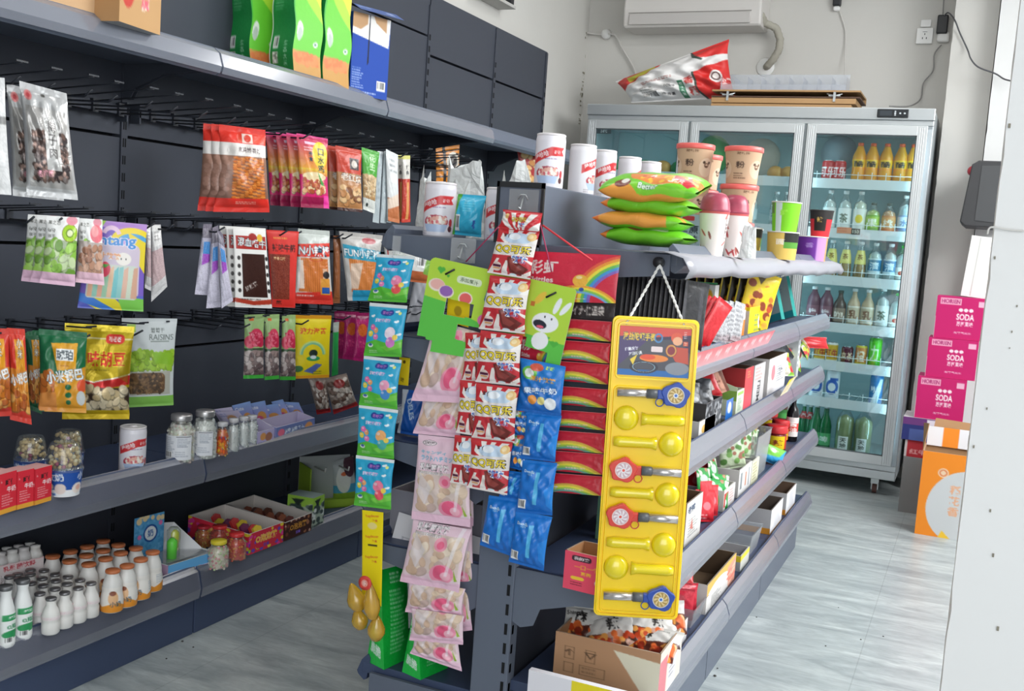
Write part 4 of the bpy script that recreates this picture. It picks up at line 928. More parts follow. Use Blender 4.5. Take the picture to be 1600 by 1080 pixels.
def pink_mouth():
    c = Cv(50, 110, '#d3256d', .5, 1.1); c.grad(0, .5, '#c92468', '#e8a23a').grad(.5, .6, '#e8c23a', '#cf7b3c'); c.rect(.12, .1, .38, .14, '#f0c9dd').lines(.1, .18, .3, .26, 2, '#f7d9e4'); c.ell(.36, .28, .13, .2, '#efd23b')
    c.text('口水鸡', .37, .36, .11, '#26343e', vert=True, bold=.02).text('素食', .2, .32, .07, '#35465a', vert=True); c.ell(.25, .62, .2, .07, '#e5cfa0'); food(c, .06, .68, .42, .86, ['#d07a4a', '#e3b07a', '#b04f2c', '#edd0a0'], .04, 60, 3); c.poly([(.3, .52), (.42, .75), (.36, .74)], '#3d9a3c'); c.rect(0, .93, .5, 1.1, '#9c1f4c').rect(.4, .9, .5, 1.1, '#ef3fa0').rect(0, 0, .5, .03, '#e0458c'); return c
bag('pink_snack_bag', 'pink and yellow foil snack bag at the front of its hook', 'snack bag', [(463, 208), (512, 217), (514, 326), (470, 324)], 0, -2.0, -35, .022, pink_mouth(), PR_FOIL, n=4, step=(-.037, -.004, 0), group='pink foil snack bags on one hook', seed=6,
    labels=['pink foil snack bag second from the front of its hook', 'pink foil snack bag third from the front of its hook', 'pink foil snack bag at the back of its hook beside the red stick bags'])
def old_red():
    c = Cv(44, 100, '#b03a2c', .44, 1.); c.rect(0, 0, .44, .4, '#c8432f').rect(.22, .16, .38, .34, '#3a2a2a').ell(.3, .25, .05, .06, '#cfc5b8'); c.rect(0, .4, .44, .95, '#b98354'); c.text('老红烧', .25, .47, .12, '#efe6da', ol='#3a2320', rot=.05); food(c, .05, .62, .4, .9, ['#d3a06c', '#c48a58', '#8a5a3c', '#e2bb88'], .05, 30, 5); c.rect(0, .95, .44, 1., '#3f1f1c'); return c
bag('dark_red_snack_bag', 'dark red bag with brown meat picture on the top hook row', 'snack bag', [(524, 227), (565, 235), (566, 332), (527, 328)], 0, -2.0, -32, .02, old_red(), n=2, step=(-.035, 0, 0), group='dark red meat snack bags', labels=['second dark red bag mostly hidden behind the first'])
def green_nut():
    c = Cv(34, 100, '#4fa83a', .34, 1.); c.text('花生', .2, .2, .12, '#e8f2d8', vert=True, bold=0); c.rect(0, .42, .34, .8, '#c9a878'); food(c, .03, .42, .3, .78, ['#e0c8a0', '#b58c5c', '#d3b184'], .035, 60, 5); c.rect(0, .8, .34, 1., '#d9dcd6').ell(.1, .9, .03, .03, '#34403c'); return c
bag('green_snack_bag', 'narrow green and white nut bag right of the dark red bag', 'snack bag', [(565, 230), (593, 238), (585, 334), (567, 327)], 0, -2.0, -25, .02, green_nut())
c = Cv(20, 70, '#b9c4c8', .2, .7); c.rect(0, .0, .2, .03, '#dfe5e7').lines(.05, .3, .15, .5, 3, '#98a4aa').noise(0, 0, 1, 1, .02)
for k, (q, lb) in enumerate((([(590, 236), (599, 237), (592, 349), (582, 347)], 'leftmost'), ([(600, 236), (607, 237), (603, 349), (594, 348)], 'middle'), ([(604, 233), (616, 240), (611, 348), (604, 347)], 'rightmost'))):
    bag('grey_snack_bag', 'narrow grey white snack bag seen edge on, %s of three' % lb, 'snack bag', q, 0, -2.02+k*.012, -20, .012, c, PR_FOIL, group='grey edge on snack bags')
c = Cv(24, 90, '#dfe2e2', .24, .9); c.rect(0, .6, .24, .9, '#c77a50').rect(.05, .1, .18, .4, '#eef0f0').lines(.05, .1, .2, .3, 3, '#8a8f92').poly([(0, .62), (.24, .5), (.24, .66), (0, .75)], '#e8d4c2')
bag('white_snack_bag', 'white snack bag with orange base beside the edge on grey bags', 'snack bag', [(603, 233), (622, 242), (624, 349), (606, 345)], 0, -1.99, -18, .02, c)
c = Cv(20, 100, '#c03c2e', .2, 1.); c.rect(0, 0, .2, .35, '#dcd8d0').rect(0, 0, .2, .06, '#d6d27a').text('辣条', .1, .22, .07, '#333333', vert=True).rect(.08, .4, .14, .95, '#d99a5c')
bag('red_white_snack_bag', 'thin red and white strip bag at the right end of the top hooks', 'snack bag', [(630, 243), (641, 243), (641, 347), (627, 348)], 0, -2.0, -18, .018, c, n=2, step=(-.03, 0, 0), group='thin red and white bags', labels=['second thin red and white bag just behind the first'])
c = Cv(44, 50, '#e08a26', .44, .5)
for i in range(6): c.rect(0, .05+i*.08, .44, .07+i*.08, '#3a2a1c')
c.ell(.3, .2, .12, .12, '#d8d2c4').ell(.3, .2, .08, .08, '#4a4440').rect(.28, .3, .44, .5, '#2a2622').rect(.12, 0, .17, .5, '#1d1c20')
bag('orange_snack_bag', 'orange and black bag hanging far back above the yoghurt cups', 'snack bag', [(681, 232), (718, 226), (719, 290), (681, 290)], 0, -2.1, -30, .02, c)
c = Cv(30, 50, '#a82a2c', .3, .5); food(c, .08, .05, .3, .5, ['#e3b070', '#c98a4c', '#f0cf98'], .05, 22, 6)
bag('red_nut_bag', 'red bag with peanut picture beside the tall cereal cup', 'snack bag', [(808, 234), (840, 236), (842, 290), (815, 290)], 0, -2.05, -30, .02, c)

# row two
def kiwi():
    c = Cv(54, 100, '#f0f0ee', .54, 1.05); c.rect(0, .36, .54, .86, '#a9b89a'); food(c, .06, .4, .5, .85, ['#8fc24e', '#a3d060', '#6f9c3c', '#c6d8a8'], .07, 50, 4, .2); c.rect(0, .86, .54, 1.05, '#e9bfd6'); c.text('果之恋', .14, .10, .065, '#4a4a46', bold=0, wid=.2).text('绿猕', .1, .22, .06, '#5a5a56', bold=0).text('猴干', .1, .31, .06, '#5a5a56', bold=0)
    c.ell(.40, .25, .13, .135, '#7d6b3a').ell(.40, .25, .12, .125, '#a5d02c').ell(.4, .25, .045, .05, '#e6ecc0').ring(.4, .25, .05, .065, '#5e7c24').ell(.42, .06, .09, .07, '#e99aa8'); return c
bag('kiwi_snack_bag', 'dried kiwi bag with white header card, front of its hook', 'snack bag', [(73, 337), (124, 340), (117, 448), (62, 442)], 0, -1.99, -40, .03, kiwi(), n=3, step=(-.028, -.002, 0), group='dried kiwi bags on one hook', seed=2, labels=['middle dried kiwi bag, half hidden behind the front one', 'rearmost dried kiwi bag at the left of its hook'])
c = kiwi(); c.rect(0, .36, .54, .86, '#bdb0aa'); food(c, .06, .45, .5, .85, ['#b98a70', '#a3735c', '#cfa48c'], .06, 40, 4, .25); c.rect(0, .86, .54, 1.05, '#eec4d4'); c.rect(.26, .12, .54, .38, '#f0f0ee').ell(.40, .24, .14, .14, '#ef7a86').ell(.36, .2, .08, .09, '#f4a3a6')
bag('peach_snack_bag', 'dried peach bag with white header card and pink base', 'snack bag', [(123, 341), (160, 343), (163, 446), (118, 441)], 0, -1.975, -40, .025, c, seed=6)
def rainbow_pack():
    c = Cv(104, 140, '#7a5fc0', 1.04, 1.4); c.poly([(0, 0), (1.04, 0), (1.04, .2), (.3, .1), (0, .3)], '#b58ad0').poly([(0, 0), (.35, 0), (.1, .4), (0, .4)], '#9ac94a').ell(.8, .28, .35, .2, '#efd52e').ell(.82, .33, .28, .16, '#57a5d8').ell(.8, .4, .26, .15, '#c78ad0').poly([(.72, .15), (1.04, .3), (1.04, .8), (.9, .6)], '#e8d23a')
    c.rrect(.12, .35, .95, 1.2, .1, '#d2c4d6').rect(0, 1.15, 1.04, 1.4, '#5a63c4').poly([(0, 1.25), (.5, 1.15), (.8, 1.4), (.3, 1.4)], '#e6d62c').poly([(.6, 1.15), (1.04, 1.2), (1.04, 1.4), (.7, 1.4)], '#79c84a').poly([(0, 1.15), (.2, 1.2), (.6, 1.4), (.4, 1.4), (0, 1.28)], '#3f7fd6')
    c.rrect(.1, .68, .92, 1.22, .05, '#cfd6cd')
    for k, k_ in enumerate(('#e8b48f', '#8fc7b4', '#e6a88c', '#9bc9a8', '#e8c09c', '#6ec0c4', '#8ecac8', '#dfb39c', '#cfd9c4', '#d6a68c')): c.poly([(.14+k*.08, .72+(k % 3)*.03), (.21+k*.08, .7), (.22+k*.078, 1.2), (.12+k*.078, 1.2)], k_)
    c.text('antang', .5, .33, .19, '#3f8fd8', wid=.75, rot=-.03, bold=.05, ol='#f3e8f4', ow=.10).ell(.68, .58, .13, .10, '#f2ece4').ell(.64, .58, .012, .015, '#333333').ell(.72, .58, .012, .015, '#333333').text('果汁软糖', .38, .54, .1, '#e8a070', rot=.05, wid=.5, bold=.04, ol='#f6efe8').ell(.38, .76, .09, .12, '#e0405e').poly([(.3, .68), (.46, .68), (.38, .74)], '#4ea33c').ring(.45, .24, .1, .17, '#e8c8e0', a0=.3, a1=2.8); return c
bag('rainbow_candy_pack', 'flat rainbow coloured candy pack with large blue and pink lettering', 'candy pack', [(134, 342), (230, 351), (224, 487), (121, 481)], 0, -1.985, -48, .02, rainbow_pack(), PR_PLAS, seal=(.02, .02), wr=.2)
c = Cv(22, 100, '#d8d6d6', .22, 1.); c.rect(0, .35, .22, .8, '#c9aeb0').rect(.03, .02, .19, .3, '#eceae8').lines(.05, .1, .18, .25, 3, '#a09c9c').noise(0, 0, 1, 1, .05)
for k, (q, lb) in enumerate((([(228, 352), (236, 353), (236, 455), (226, 450)], 'half hidden behind the rainbow pack'), ([(237, 351), (251, 351), (261, 448), (236, 472)], 'hanging free right of the rainbow pack'))):
    bag('clear_snack_bag', 'narrow clear and white bag %s' % lb, 'snack bag', q, 0, -2.05, -25, .02, c, PR_FOIL)
def lav():
    c = Cv(26, 100, '#b7b3c6', .26, 1.); c.rect(0, 0, .26, .2, '#7c7684').rect(.05, .25, .2, .45, '#4d8fd0').rect(.05, .42, .2, .6, '#a24fc0').poly([(0, .6), (.26, .5), (.26, 1), (0, 1)], '#cdc9da').noise(0, 0, 1, 1, .06); return c
for k, (q, lb) in enumerate((([(318, 350), (331, 350), (331, 462), (304, 460)], 'left'), ([(332, 356), (341, 352), (345, 480), (322, 482)], 'middle'), ([(339, 353), (349, 368), (364, 470), (346, 482)], 'right'))):
    bag('lavender_snack_bag', 'narrow lavender and purple foil bag, %s of three hanging edge on' % lb, 'snack bag', q, 0, -2.06+k*.02, -28, .018, lav(), PR_FOIL, group='lavender bags hanging edge on')
def choc_pack():
    c = Cv(60, 110, '#f0eeea', .6, 1.1); c.rect(.04, .12, .58, .3, '#b3302a').text('混血嗒牛', .32, .21, .12, '#e8eef0', ol='#27201f', wid=.5, rot=.05).ell(.34, .13, .07, .05, '#a5241e').ell(.47, .14, .05, .05, '#e8b93a').rect(.13, .36, .54, .95, '#3b201a').text('好辣撩', .27, .8, .07, '#cfc9c4', rot=-.45)
    for i in range(5): c.ell(.08, .42+i*.11, .025, .03, '#2a2422').ell(.57, .42+i*.11, .025, .03, '#2a2422')
    c.poly([(0, .96), (.3, 1.0), (.6, .97), (.6, 1.04), (.3, 1.06), (0, 1.02)], '#b9402c').lines(.1, .97, .55, 1.0, 1, '#3a2a22').noise(.13, .36, .54, .95, .02); return c
bag('spicy_strip_pack', 'white pack with large dark brown panel, front of its hook', 'snack pack', [(364, 354), (415, 357), (425, 482), (367, 480)], 0, -2.0, -34, .014, choc_pack(), PR_PLAS, n=3, step=(-.022, -.004, 0), group='white packs with brown panel', seal=(.02, .02), wr=.2, labels=['second white pack just behind the front brown panel pack', 'rearmost white pack of the three with brown panels'])
def red_pack():
    c = Cv(50, 110, '#d8322a', .5, 1.1); c.text('辣味牛筋', .26, .25, .11, '#3a1512', wid=.38, bold=.03).lines(.1, .1, .4, .15, 1, '#e8a040').rect(.02, .34, .36, .98, '#7d2f1c').text('素食风味', .18, .4, .05, '#e3c090').noise(.02, .34, .36, .98, .08, 3, 2).text('麻辣', .15, 1.02, .06, '#3a1a10'); return c
bag('red_strip_pack', 'bright red flat pack with brown window next to the brown panel packs', 'snack pack', [(416, 359), (467, 362), (461, 481), (425, 480)], 0, -2.02, -34, .014, red_pack(), PR_FILM, seal=(.02, .02), wr=.3)
def orange_strips():
    c = Cv(60, 120, '#cfcac4', .6, 1.2); c.rect(0, .0, .6, .25, '#c6ccc6').poly([(0, .25), (.6, .2), (.6, .42), (0, .45)], '#e23c2c').text('N小辣棒', .3, .34, .17, '#f2f4f4', wid=.55, ol='#1f4a62', ow=.05).rect(.06, .46, .54, 1.0, '#d98040')
    for i in range(16): c.rect(.07+i*.03, .47, .08+i*.03, 1., '#b05a24')
    c.poly([(.0, 1.02), (.6, .98), (.6, 1.2), (0, 1.2)], '#d83a30').ring(.32, .47, .1, .12, '#c03028', sy=.3).poly([(.02, .5), (.1, .5), (.14, .95), (.04, .95)], '#eae6e2', .8).rect(.44, .62, .52, .95, '#e2ddd6', .5).lines(.04, 1.05, .4, 1.1, 1, '#f6dcd4').rect(.4, .78, .56, 1.04, '#d9963c').rect(.42, .92, .55, 1.02, '#2a5aa6').ell(.5, .72, .06, .06, '#2f2a2a'); return c
bag('orange_strip_pack', 'clear red based pack of long orange strips with white lettering', 'snack pack', [(466, 357), (515, 361), (520, 476), (458, 474)], 0, -2.0, -34, .03, orange_strips(), PR_FOIL)
c = Cv(20, 100, '#8a5230', .2, 1.); 
for i in range(6): c.rect(.02+i*.03, .1, .03+i*.03, .95, '#a9683c')
bag('brown_strip_pack', 'narrow brown strip pack seen between orange and blue labelled packs', 'snack pack', [(521, 368), (533, 368), (531, 474), (520, 474)], 0, -2.06, -34, .02, c)
def fun_pack():
    c = Cv(60, 110, '#bdb9b4', .6, 1.1); c.rect(.08, .4, .56, .95, '#d98848')
    for i in range(15): c.rect(.09+i*.032, .42, .1+i*.032, .95, '#b5642c')
    c.poly([(.02, .2), (.6, .28), (.6, .46), (.02, .42)], '#2f9ab8').text('FUN小辣棒', .3, .33, .15, '#f2f4f4', wid=.54, rot=.04, ol='#1f5a72').rect(.1, .92, .6, 1.1, '#2b93b8').poly([(.1, .5), (.3, .48), (.2, .9), (.05, .9)], '#d9d6d2', .7).ell(.4, .12, .1, .05, '#b4545a'); return c
bag('blue_label_strip_pack', 'clear pack of orange strips with white letters on a blue label', 'snack pack', [(530, 361), (598, 368), (590, 470), (543, 470)], 0, -2.0, -34, .03, fun_pack(), PR_FOIL)
c = Cv(80, 60, '#d6d6d2', .8, .6); c.barcode(.5, .2, .62, .36).rect(.0, .42, .8, .6, '#b5633c').poly([(.68, .1), (.8, .12), (.8, .5), (.6, .45)], '#7fae4c').rect(.04, .05, .06, .4, '#c03c40').lines(.12, .1, .45, .25, 3, '#a8b5a8')
bag('white_label_snack_bag', 'snack bag with white barcode label behind the blue character candy strip', 'snack bag', [(598, 374), (684, 386), (676, 444), (604, 436)], 0, -2.0, -40, .03, c)
c = Cv(40, 80, '#b9bac0', .4, .8); c.poly([(.2, 0), (.4, .1), (.2, .8), (0, .8)], '#a7a8af').poly([(.1, .4), (.3, .45), (.28, .47), (.1, .43)], '#50525a')
bag('white_paper_bag', 'folded white grey bag hanging between candy strip and green card', 'bag', [(650, 418), (690, 432), (668, 520), (632, 512)], 0, -2.0, -40, .03, c, PR_FILM)

# row three
def shrimp(bg, seed=1):
    c = Cv(44, 120, bg, .44, 1.3); c.rect(.14, .15, .36, .6, '#e09a26').text('小米', .25, .27, .12, '#efe8d8', vert=True, ol='#3f3a35').rect(.02, .55, .42, 1.1, '#d98a30'); food(c, .04, .75, .42, 1.12, ['#e0923a', '#c8742a', '#edb060', '#b5602a'], .06, 40, seed, .25); c.text('小锅巴', .22, .68, .15, '#f2f2f2', wid=.4, rot=-.25, bold=.05, ol='#8a8f94'); return c
bag('red_rice_crust_bag', 'red and orange crisp bag cut by the left picture edge, bottom hooks', 'snack bag', [(-38, 512), (14, 514), (18, 650), (-30, 652)], 0, -2.0, -30, .045, shrimp('#c8382c', 2), seed=2, wr=1.)
bag('red_rice_crust_bag', 'red and orange crisp bag just left of the dark green crisp bag', 'snack bag', [(10, 512), (38, 514), (50, 664), (16, 656)], 0, -1.985, -28, .04, shrimp('#cf3c2e', 4), seed=5, wr=1.)
def green_crust():
    c = Cv(76, 130, '#1f6a43', .76, 1.3); c.poly([(.2, .2), (.62, .18), (.6, .6), (.3, .62)], '#e3a428').rect(.28, .28, .56, .46, '#e9ecec').text('琥珀', .42, .37, .15, '#39454c', wid=.26).poly([(.0, .75), (.76, .55), (.76, 1.3), (.1, 1.3)], '#dd9a2a'); food(c, .0, .65, .22, 1.2, ['#d9853a', '#e59c4e', '#c46c2a'], .075, 30, 3, .25); c.poly([(.02, 1.0), (.28, .95), (.3, 1.28), (.02, 1.28)], '#dd9048')
    c.text('小米锅巴', .42, .70, .19, '#f4f6f6', wid=.6, rot=-.16, bold=.05, ol='#6a8490').ell(.48, .87, .05, .045, '#1f6a43').ell(.48, 1.0, .05, .045, '#1f6a43').ell(.48, 1.12, .04, .04, '#1f6a43').ell(.7, .85, .08, .1, '#df5a38').ell(.68, 1.05, .07, .12, '#cdd2d2').lines(.35, .53, .56, .57, 1, '#b8742c'); return c
bag('green_rice_crust_bag', 'dark green and orange rice crust bag with white graffiti style lettering', 'snack bag', [(60, 514), (136, 520), (135, 645), (60, 642)], 0, -1.975, -46, .05, green_crust(), seed=7, wr=1.)
c = shrimp('#1b5c3a', 9)
bag('green_rice_crust_bag', 'second dark green crisp bag peeking out left of the first', 'snack bag', [(38, 516), (66, 516), (66, 648), (46, 640)], 0, -2.05, -30, .03, c, seed=4)
def yellow_bean():
    c = Cv(88, 120, '#c9ae1e', 1.1, 1.5); c.grad(0, .3, '#d9c22a', '#b89e1a'); c.rect(0, .2, 1.1, .22, '#e8e0b0').rrect(.66, .14, .96, .28, .06, '#d8362e').text('哈老爸', .81, .21, .08, '#f2efe8', wid=.2)
    c.text('怪味胡豆', .58, .52, .24, '#d93a26', wid=.84, bold=.05, ol='#e8d838', ow=.10).lines(.3, .68, .95, .72, 1, '#8f7a1c').poly([(.05, .78), (.5, .88), (1.1, .76), (1.1, .92), (.5, 1.0), (.05, .88)], '#cf2f2c').poly([(.05, .77), (.5, .87), (1.1, .75), (1.1, .77), (.5, .89), (.05, .79)], '#efe8d8')
    c.rect(.0, .97, 1.1, 1.34, '#4a3a30'); food(c, .1, .97, 1.06, 1.32, ['#dcc9a4', '#e6d6b6', '#cfb88c'], .075, 46, 6, .35); c.rect(0, 1.34, 1.1, 1.5, '#d3b31c').poly([(.88, .6), (1.08, .38), (1.06, .9), (.9, .8)], '#8f7d1a', .5); return c
bag('yellow_bean_bag', 'golden yellow bag of strange flavour broad beans with red lettering', 'snack bag', [(101, 505), (210, 511), (202, 655), (97, 655)], 0, -2.02, -48, .05, yellow_bean(), PR_GOLD, seed=2, wr=1.)
def raisin():
    c = Cv(80, 128, '#d3d9da', .8, 1.28); c.text('葡萄干', .52, .17, .07, '#4c5552', wid=.2, bold=0).text('RAISINS', .58, .27, .085, '#5c6662', wid=.36, bold=0).rect(.08, .09, .2, .2, '#b9e06a').rect(.42, .32, .7, .34, '#9aa4a0'); food(c, .1, .48, .78, .72, ['#a4cc3a', '#b9dc4c', '#8fb82e', '#9cc83a'], .05, 110, 4, .2); c.poly([(.45, .48), (.78, .5), (.76, .68), (.5, .64)], '#8fc22e'); c.rect(.05, .76, .74, 1.1, '#b5b4a8').rrect(.08, .78, .66, 1.08, .08, '#6f5236'); food(c, .12, .80, .62, 1.06, ['#7d5c3a', '#5c4229', '#937049', '#4a3624'], .028, 260, 8, .2); c.rect(0, 1.12, .8, 1.28, '#86c254'); return c
bag('raisin_bag', 'pale grey raisin pouch with green grapes picture and green base', 'snack bag', [(190, 497), (277, 498), (271, 633), (191, 637)], 0, -2.04, -46, .035, raisin(), PR_FILM, seal=(.04, .03), wr=.4)
def rasp():
    c = Cv(34, 100, '#d9d6d2', .34, 1.); c.rect(0, 0, .34, .52, '#9fbf7c').ell(.2, .36, .12, .14, '#d93a5c').ell(.1, .42, .1, .1, '#e2546e').ell(.28, .42, .08, .09, '#c92f50').rect(0, .52, .34, .56, '#3d5a3c').rect(0, .56, .34, .94, '#8a7a78'); food(c, .02, .58, .32, .92, ['#a08a86', '#6e5c5c', '#c9bcb8'], .05, 40, 5); c.rect(0, .94, .34, 1., '#3fae3c').rect(.08, .06, .16, .1, '#e06a2c'); c.blobs(.08, .28, .3, .48, ['#e87088', '#c22a4a'], .018, 50, 7); return c
for k, (q, lb) in enumerate((([(382, 492), (413, 491), (412, 591), (380, 592)], 'leftmost'), ([(413, 492), (437, 491), (436, 592), (413, 594)], 'middle'), ([(441, 492), (462, 492), (462, 594), (437, 594)], 'rightmost'))):
    bag('raspberry_snack_bag', 'small bag with raspberry picture card, %s of three on the bottom hooks' % lb, 'snack bag', q, 0, -2.02, -40, .02, rasp(), PR_FOIL, group='raspberry snack bags', seed=k)
def seaweed():
    c = Cv(56, 96, '#ecd51c', .58, 1.); c.rect(0, 0, .58, .06, '#e09a1c').text('波力海苔', .29, .25, .10, '#d8432c', wid=.42, bold=.04).ring(.29, .62, .16, .19, '#7fc49a', a0=0, a1=3.14).ring(.29, .62, .19, .215, '#c6e08c', a0=0, a1=3.14).ell(.3, .6, .07, .06, '#20302c').ell(.3, .68, .11, .04, '#2f9a5c').ell(.3, .66, .05, .03, '#e3eef2').poly([(.15, .88), (.35, .76), (.45, .78), (.3, .92)], '#5a6fb0').ell(.06, .84, .08, .05, '#3f7a48').lines(.3, .88, .5, .95, 2, '#6a6a30').rect(0, .95, .58, 1., '#e09a1c'); return c
bag('yellow_seaweed_bag', 'bright yellow seaweed snack bag with a rainbow picture', 'snack bag', [(460, 492), (518, 493), (514, 590), (459, 592)], 0, -2.0, -40, .02, seaweed(), PR_FILM)
c = Cv(10, 80, '#2c9a4c', .1, .8); c.rect(0, 0, .1, .15, '#a9b0a8')
bag('green_seaweed_bag', 'thin green pack hanging edge on, right of the yellow seaweed bag', 'snack bag', [(521, 504), (530, 503), (528, 585), (518, 588)], 0, -2.0, -15, .012, c)
c = Cv(24, 70, '#b8246e', .24, .7); c.rect(.0, .0, .24, .1, '#8f1c54').ell(.12, .25, .08, .09, '#d9682c').text('糖', .12, .45, .1, '#e85a8c').noise(0, 0, 1, 1, .05)
bag('magenta_snack_bag', 'magenta snack bag on the bottom hooks, nearest the blue candy strip', 'snack bag', [(556, 489), (578, 489), (574, 566), (552, 563)], 0, -2.0, -35, .02, c, n=3, step=(-.045, .0, 0), group='magenta bags on the bottom hooks', labels=['middle one of the three magenta snack bags', 'magenta snack bag nearest the green edge on pack'])
def clearnut(seed):
    c = Cv(44, 70, '#9a8a80', .44, .7); food(c, .04, .1, .4, .6, ['#c9bcb0', '#8a7468', '#e0d6cc', '#6e5448'], .05, 50, seed); c.rect(0, .6, .44, .7, '#a8282a').ell(.24, .15, .1, .08, '#9c3030'); return c
bag('clear_nut_bag', 'clear nut bag with red base leaning above the middle shelf, left one', 'snack bag', [(481, 590), (508, 590), (517, 644), (495, 648)], 0, -2.08, -45, .04, clearnut(3), PR_FOIL, group='clear nut bags with red base', seed=2, wr=1)
bag('clear_nut_bag', 'clear nut bag with red base leaning above the middle shelf, right one', 'snack bag', [(504, 592), (541, 583), (560, 634), (522, 648)], 0, -2.04, -45, .045, clearnut(5), PR_FOIL, group='clear nut bags with red base', seed=4, wr=1)
# ================================================================== goods standing on the left shelves
def at(px, py, z, r=0.):
    """point on the height z seen at a pixel, moved r away from the viewer; and metres per pixel there"""
    p = P(px, py, 2, z); d = np.array([p[0], p[1], 0]); d /= np.linalg.norm(d); p = p+d*r; return p, dist(p)/FPX
def cvface(o, du, dv, c):
    if isinstance(c, Cv):
        a = c.fin(); nv, nu = a.shape[:2]; k = a.reshape(-1, 3)
    else: nu = nv = 2; k = col(c)
    v, u = np.meshgrid(np.linspace(0, 1, nv), np.linspace(0, 1, nu), indexing='ij')
    p = np.array(o)+u[..., None]*np.array(du)+v[..., None]*np.array(dv); return (p.reshape(-1, 3), grid_faces(nu, nv), k, 0, False)
def openbox_mesh(name, w, d, h, front, side, inner='#8f735a', hf=None, hb=None, back=None, m=None, t=.004, left=None, cut=0.):
    """open carton: outer and inner walls, floor, printed faces; hf / hb heights of the front and back wall"""
    hf = hf or h; hb = hb or h; left = side if left is None else left; back = side if back is None else back
    x, y = w/2, d/2; P_ = []
    P_.append(cvface((-x, -y, hf), (w, 0, 0), (0, 0, -hf), front))
    P_.append(cvface((x, y, hb), (-w, 0, 0), (0, 0, -hb), back))
    def trap(x0, y0, z0, y1, z1, c):   # side wall with sloping top
        a = c.fin() if isinstance(c, Cv) else None; nv, nu = a.shape[:2] if a is not None else (2, 2)
        v, u = np.meshgrid(np.linspace(0, 1, nv), np.linspace(0, 1, nu), indexing='ij'); H = z0+(z1-z0)*u
        return (np.stack([np.full_like(u, x0), y0+(y1-y0)*u, H*(1-v)], -1).reshape(-1, 3), grid_faces(nu, nv), a.reshape(-1, 3) if a is not None else col(c), 0, False)
    P_.append(trap(x, -y, hf, y, hb, side)); P_.append(trap(-x, y, hb, -y, hf, left))
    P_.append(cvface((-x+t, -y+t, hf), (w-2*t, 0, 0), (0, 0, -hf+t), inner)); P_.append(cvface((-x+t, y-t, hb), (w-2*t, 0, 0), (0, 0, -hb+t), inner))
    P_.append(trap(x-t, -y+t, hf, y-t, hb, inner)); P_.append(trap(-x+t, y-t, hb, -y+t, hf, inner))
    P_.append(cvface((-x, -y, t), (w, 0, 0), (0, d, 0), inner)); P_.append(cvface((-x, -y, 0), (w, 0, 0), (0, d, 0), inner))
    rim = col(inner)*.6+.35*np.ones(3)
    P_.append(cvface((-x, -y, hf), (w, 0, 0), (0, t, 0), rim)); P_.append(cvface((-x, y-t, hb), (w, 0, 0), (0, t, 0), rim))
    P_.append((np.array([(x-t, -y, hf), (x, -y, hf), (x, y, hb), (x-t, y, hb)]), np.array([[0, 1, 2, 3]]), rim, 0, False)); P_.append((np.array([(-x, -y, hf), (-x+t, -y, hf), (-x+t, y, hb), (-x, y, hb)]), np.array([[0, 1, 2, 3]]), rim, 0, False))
    return np_mesh(name, P_, [m or PR_CARD])
def openbox(name, label, cat, A, B, z, depth, top, front, side, group=None, rz=None, w=None, h=None, **kw):
    a, b = P(A[0], A[1], 2, z), P(B[0], B[1], 2, z) if B is not None else None
    if rz is None: d = b-a; rz = math.atan2(d[1], d[0])
    ux = np.array([math.cos(rz), math.sin(rz), 0])
    if w is None: w = abs(float(np.dot(b-a, ux)))
    n_ = np.array([ux[1], -ux[0], 0])
    if h is None: h = float(Pn(top[0], top[1], a, n_)[2]-z)
    c = a+ux*w/2-n_*depth/2
    me = openbox_mesh(name, w, depth, h, front, side, **kw)
    o = mobj(name, me, (c[0], c[1], z), rz, label, cat, group); o['dims'] = (w, depth, h); return o
ZM, ZD = .5205, .1855
# red milk cartons
def milk():
    c = Cv(36, 64, '#d62c3c', .36, .64); c.text('旺仔', .23, .16, .10, '#2a1a1c', wid=.2, bold=.03).text('牛奶', .25, .27, .09, '#f3ecec', bold=.02).text('牛奶', .05, .12, .03, '#f0d8d8', vert=True).lines(.06, .34, .3, .54, 5, '#e8a8a8').rect(0, .56, .36, .64, '#e0a03a').rect(0, 0, .01, .64, '#a81c2c'); return c
mk_ = milk()
for k, (A, B, T) in enumerate((((-2, 806), (25, 797), (0, 742)), ((26, 797), (52, 790), (26, 738)), ((54, 790), (80, 782), (54, 734)))):
    box3('milk_carton', 'small red milk carton at the left edge of the middle shelf, %s of three' % ('left', 'middle', 'right')[k], 'milk carton', A, B, ZM, .045, T, front=mk_, right='#d0303e', topc='#e8b0ae', left=mk_, group='red milk cartons on the middle shelf')
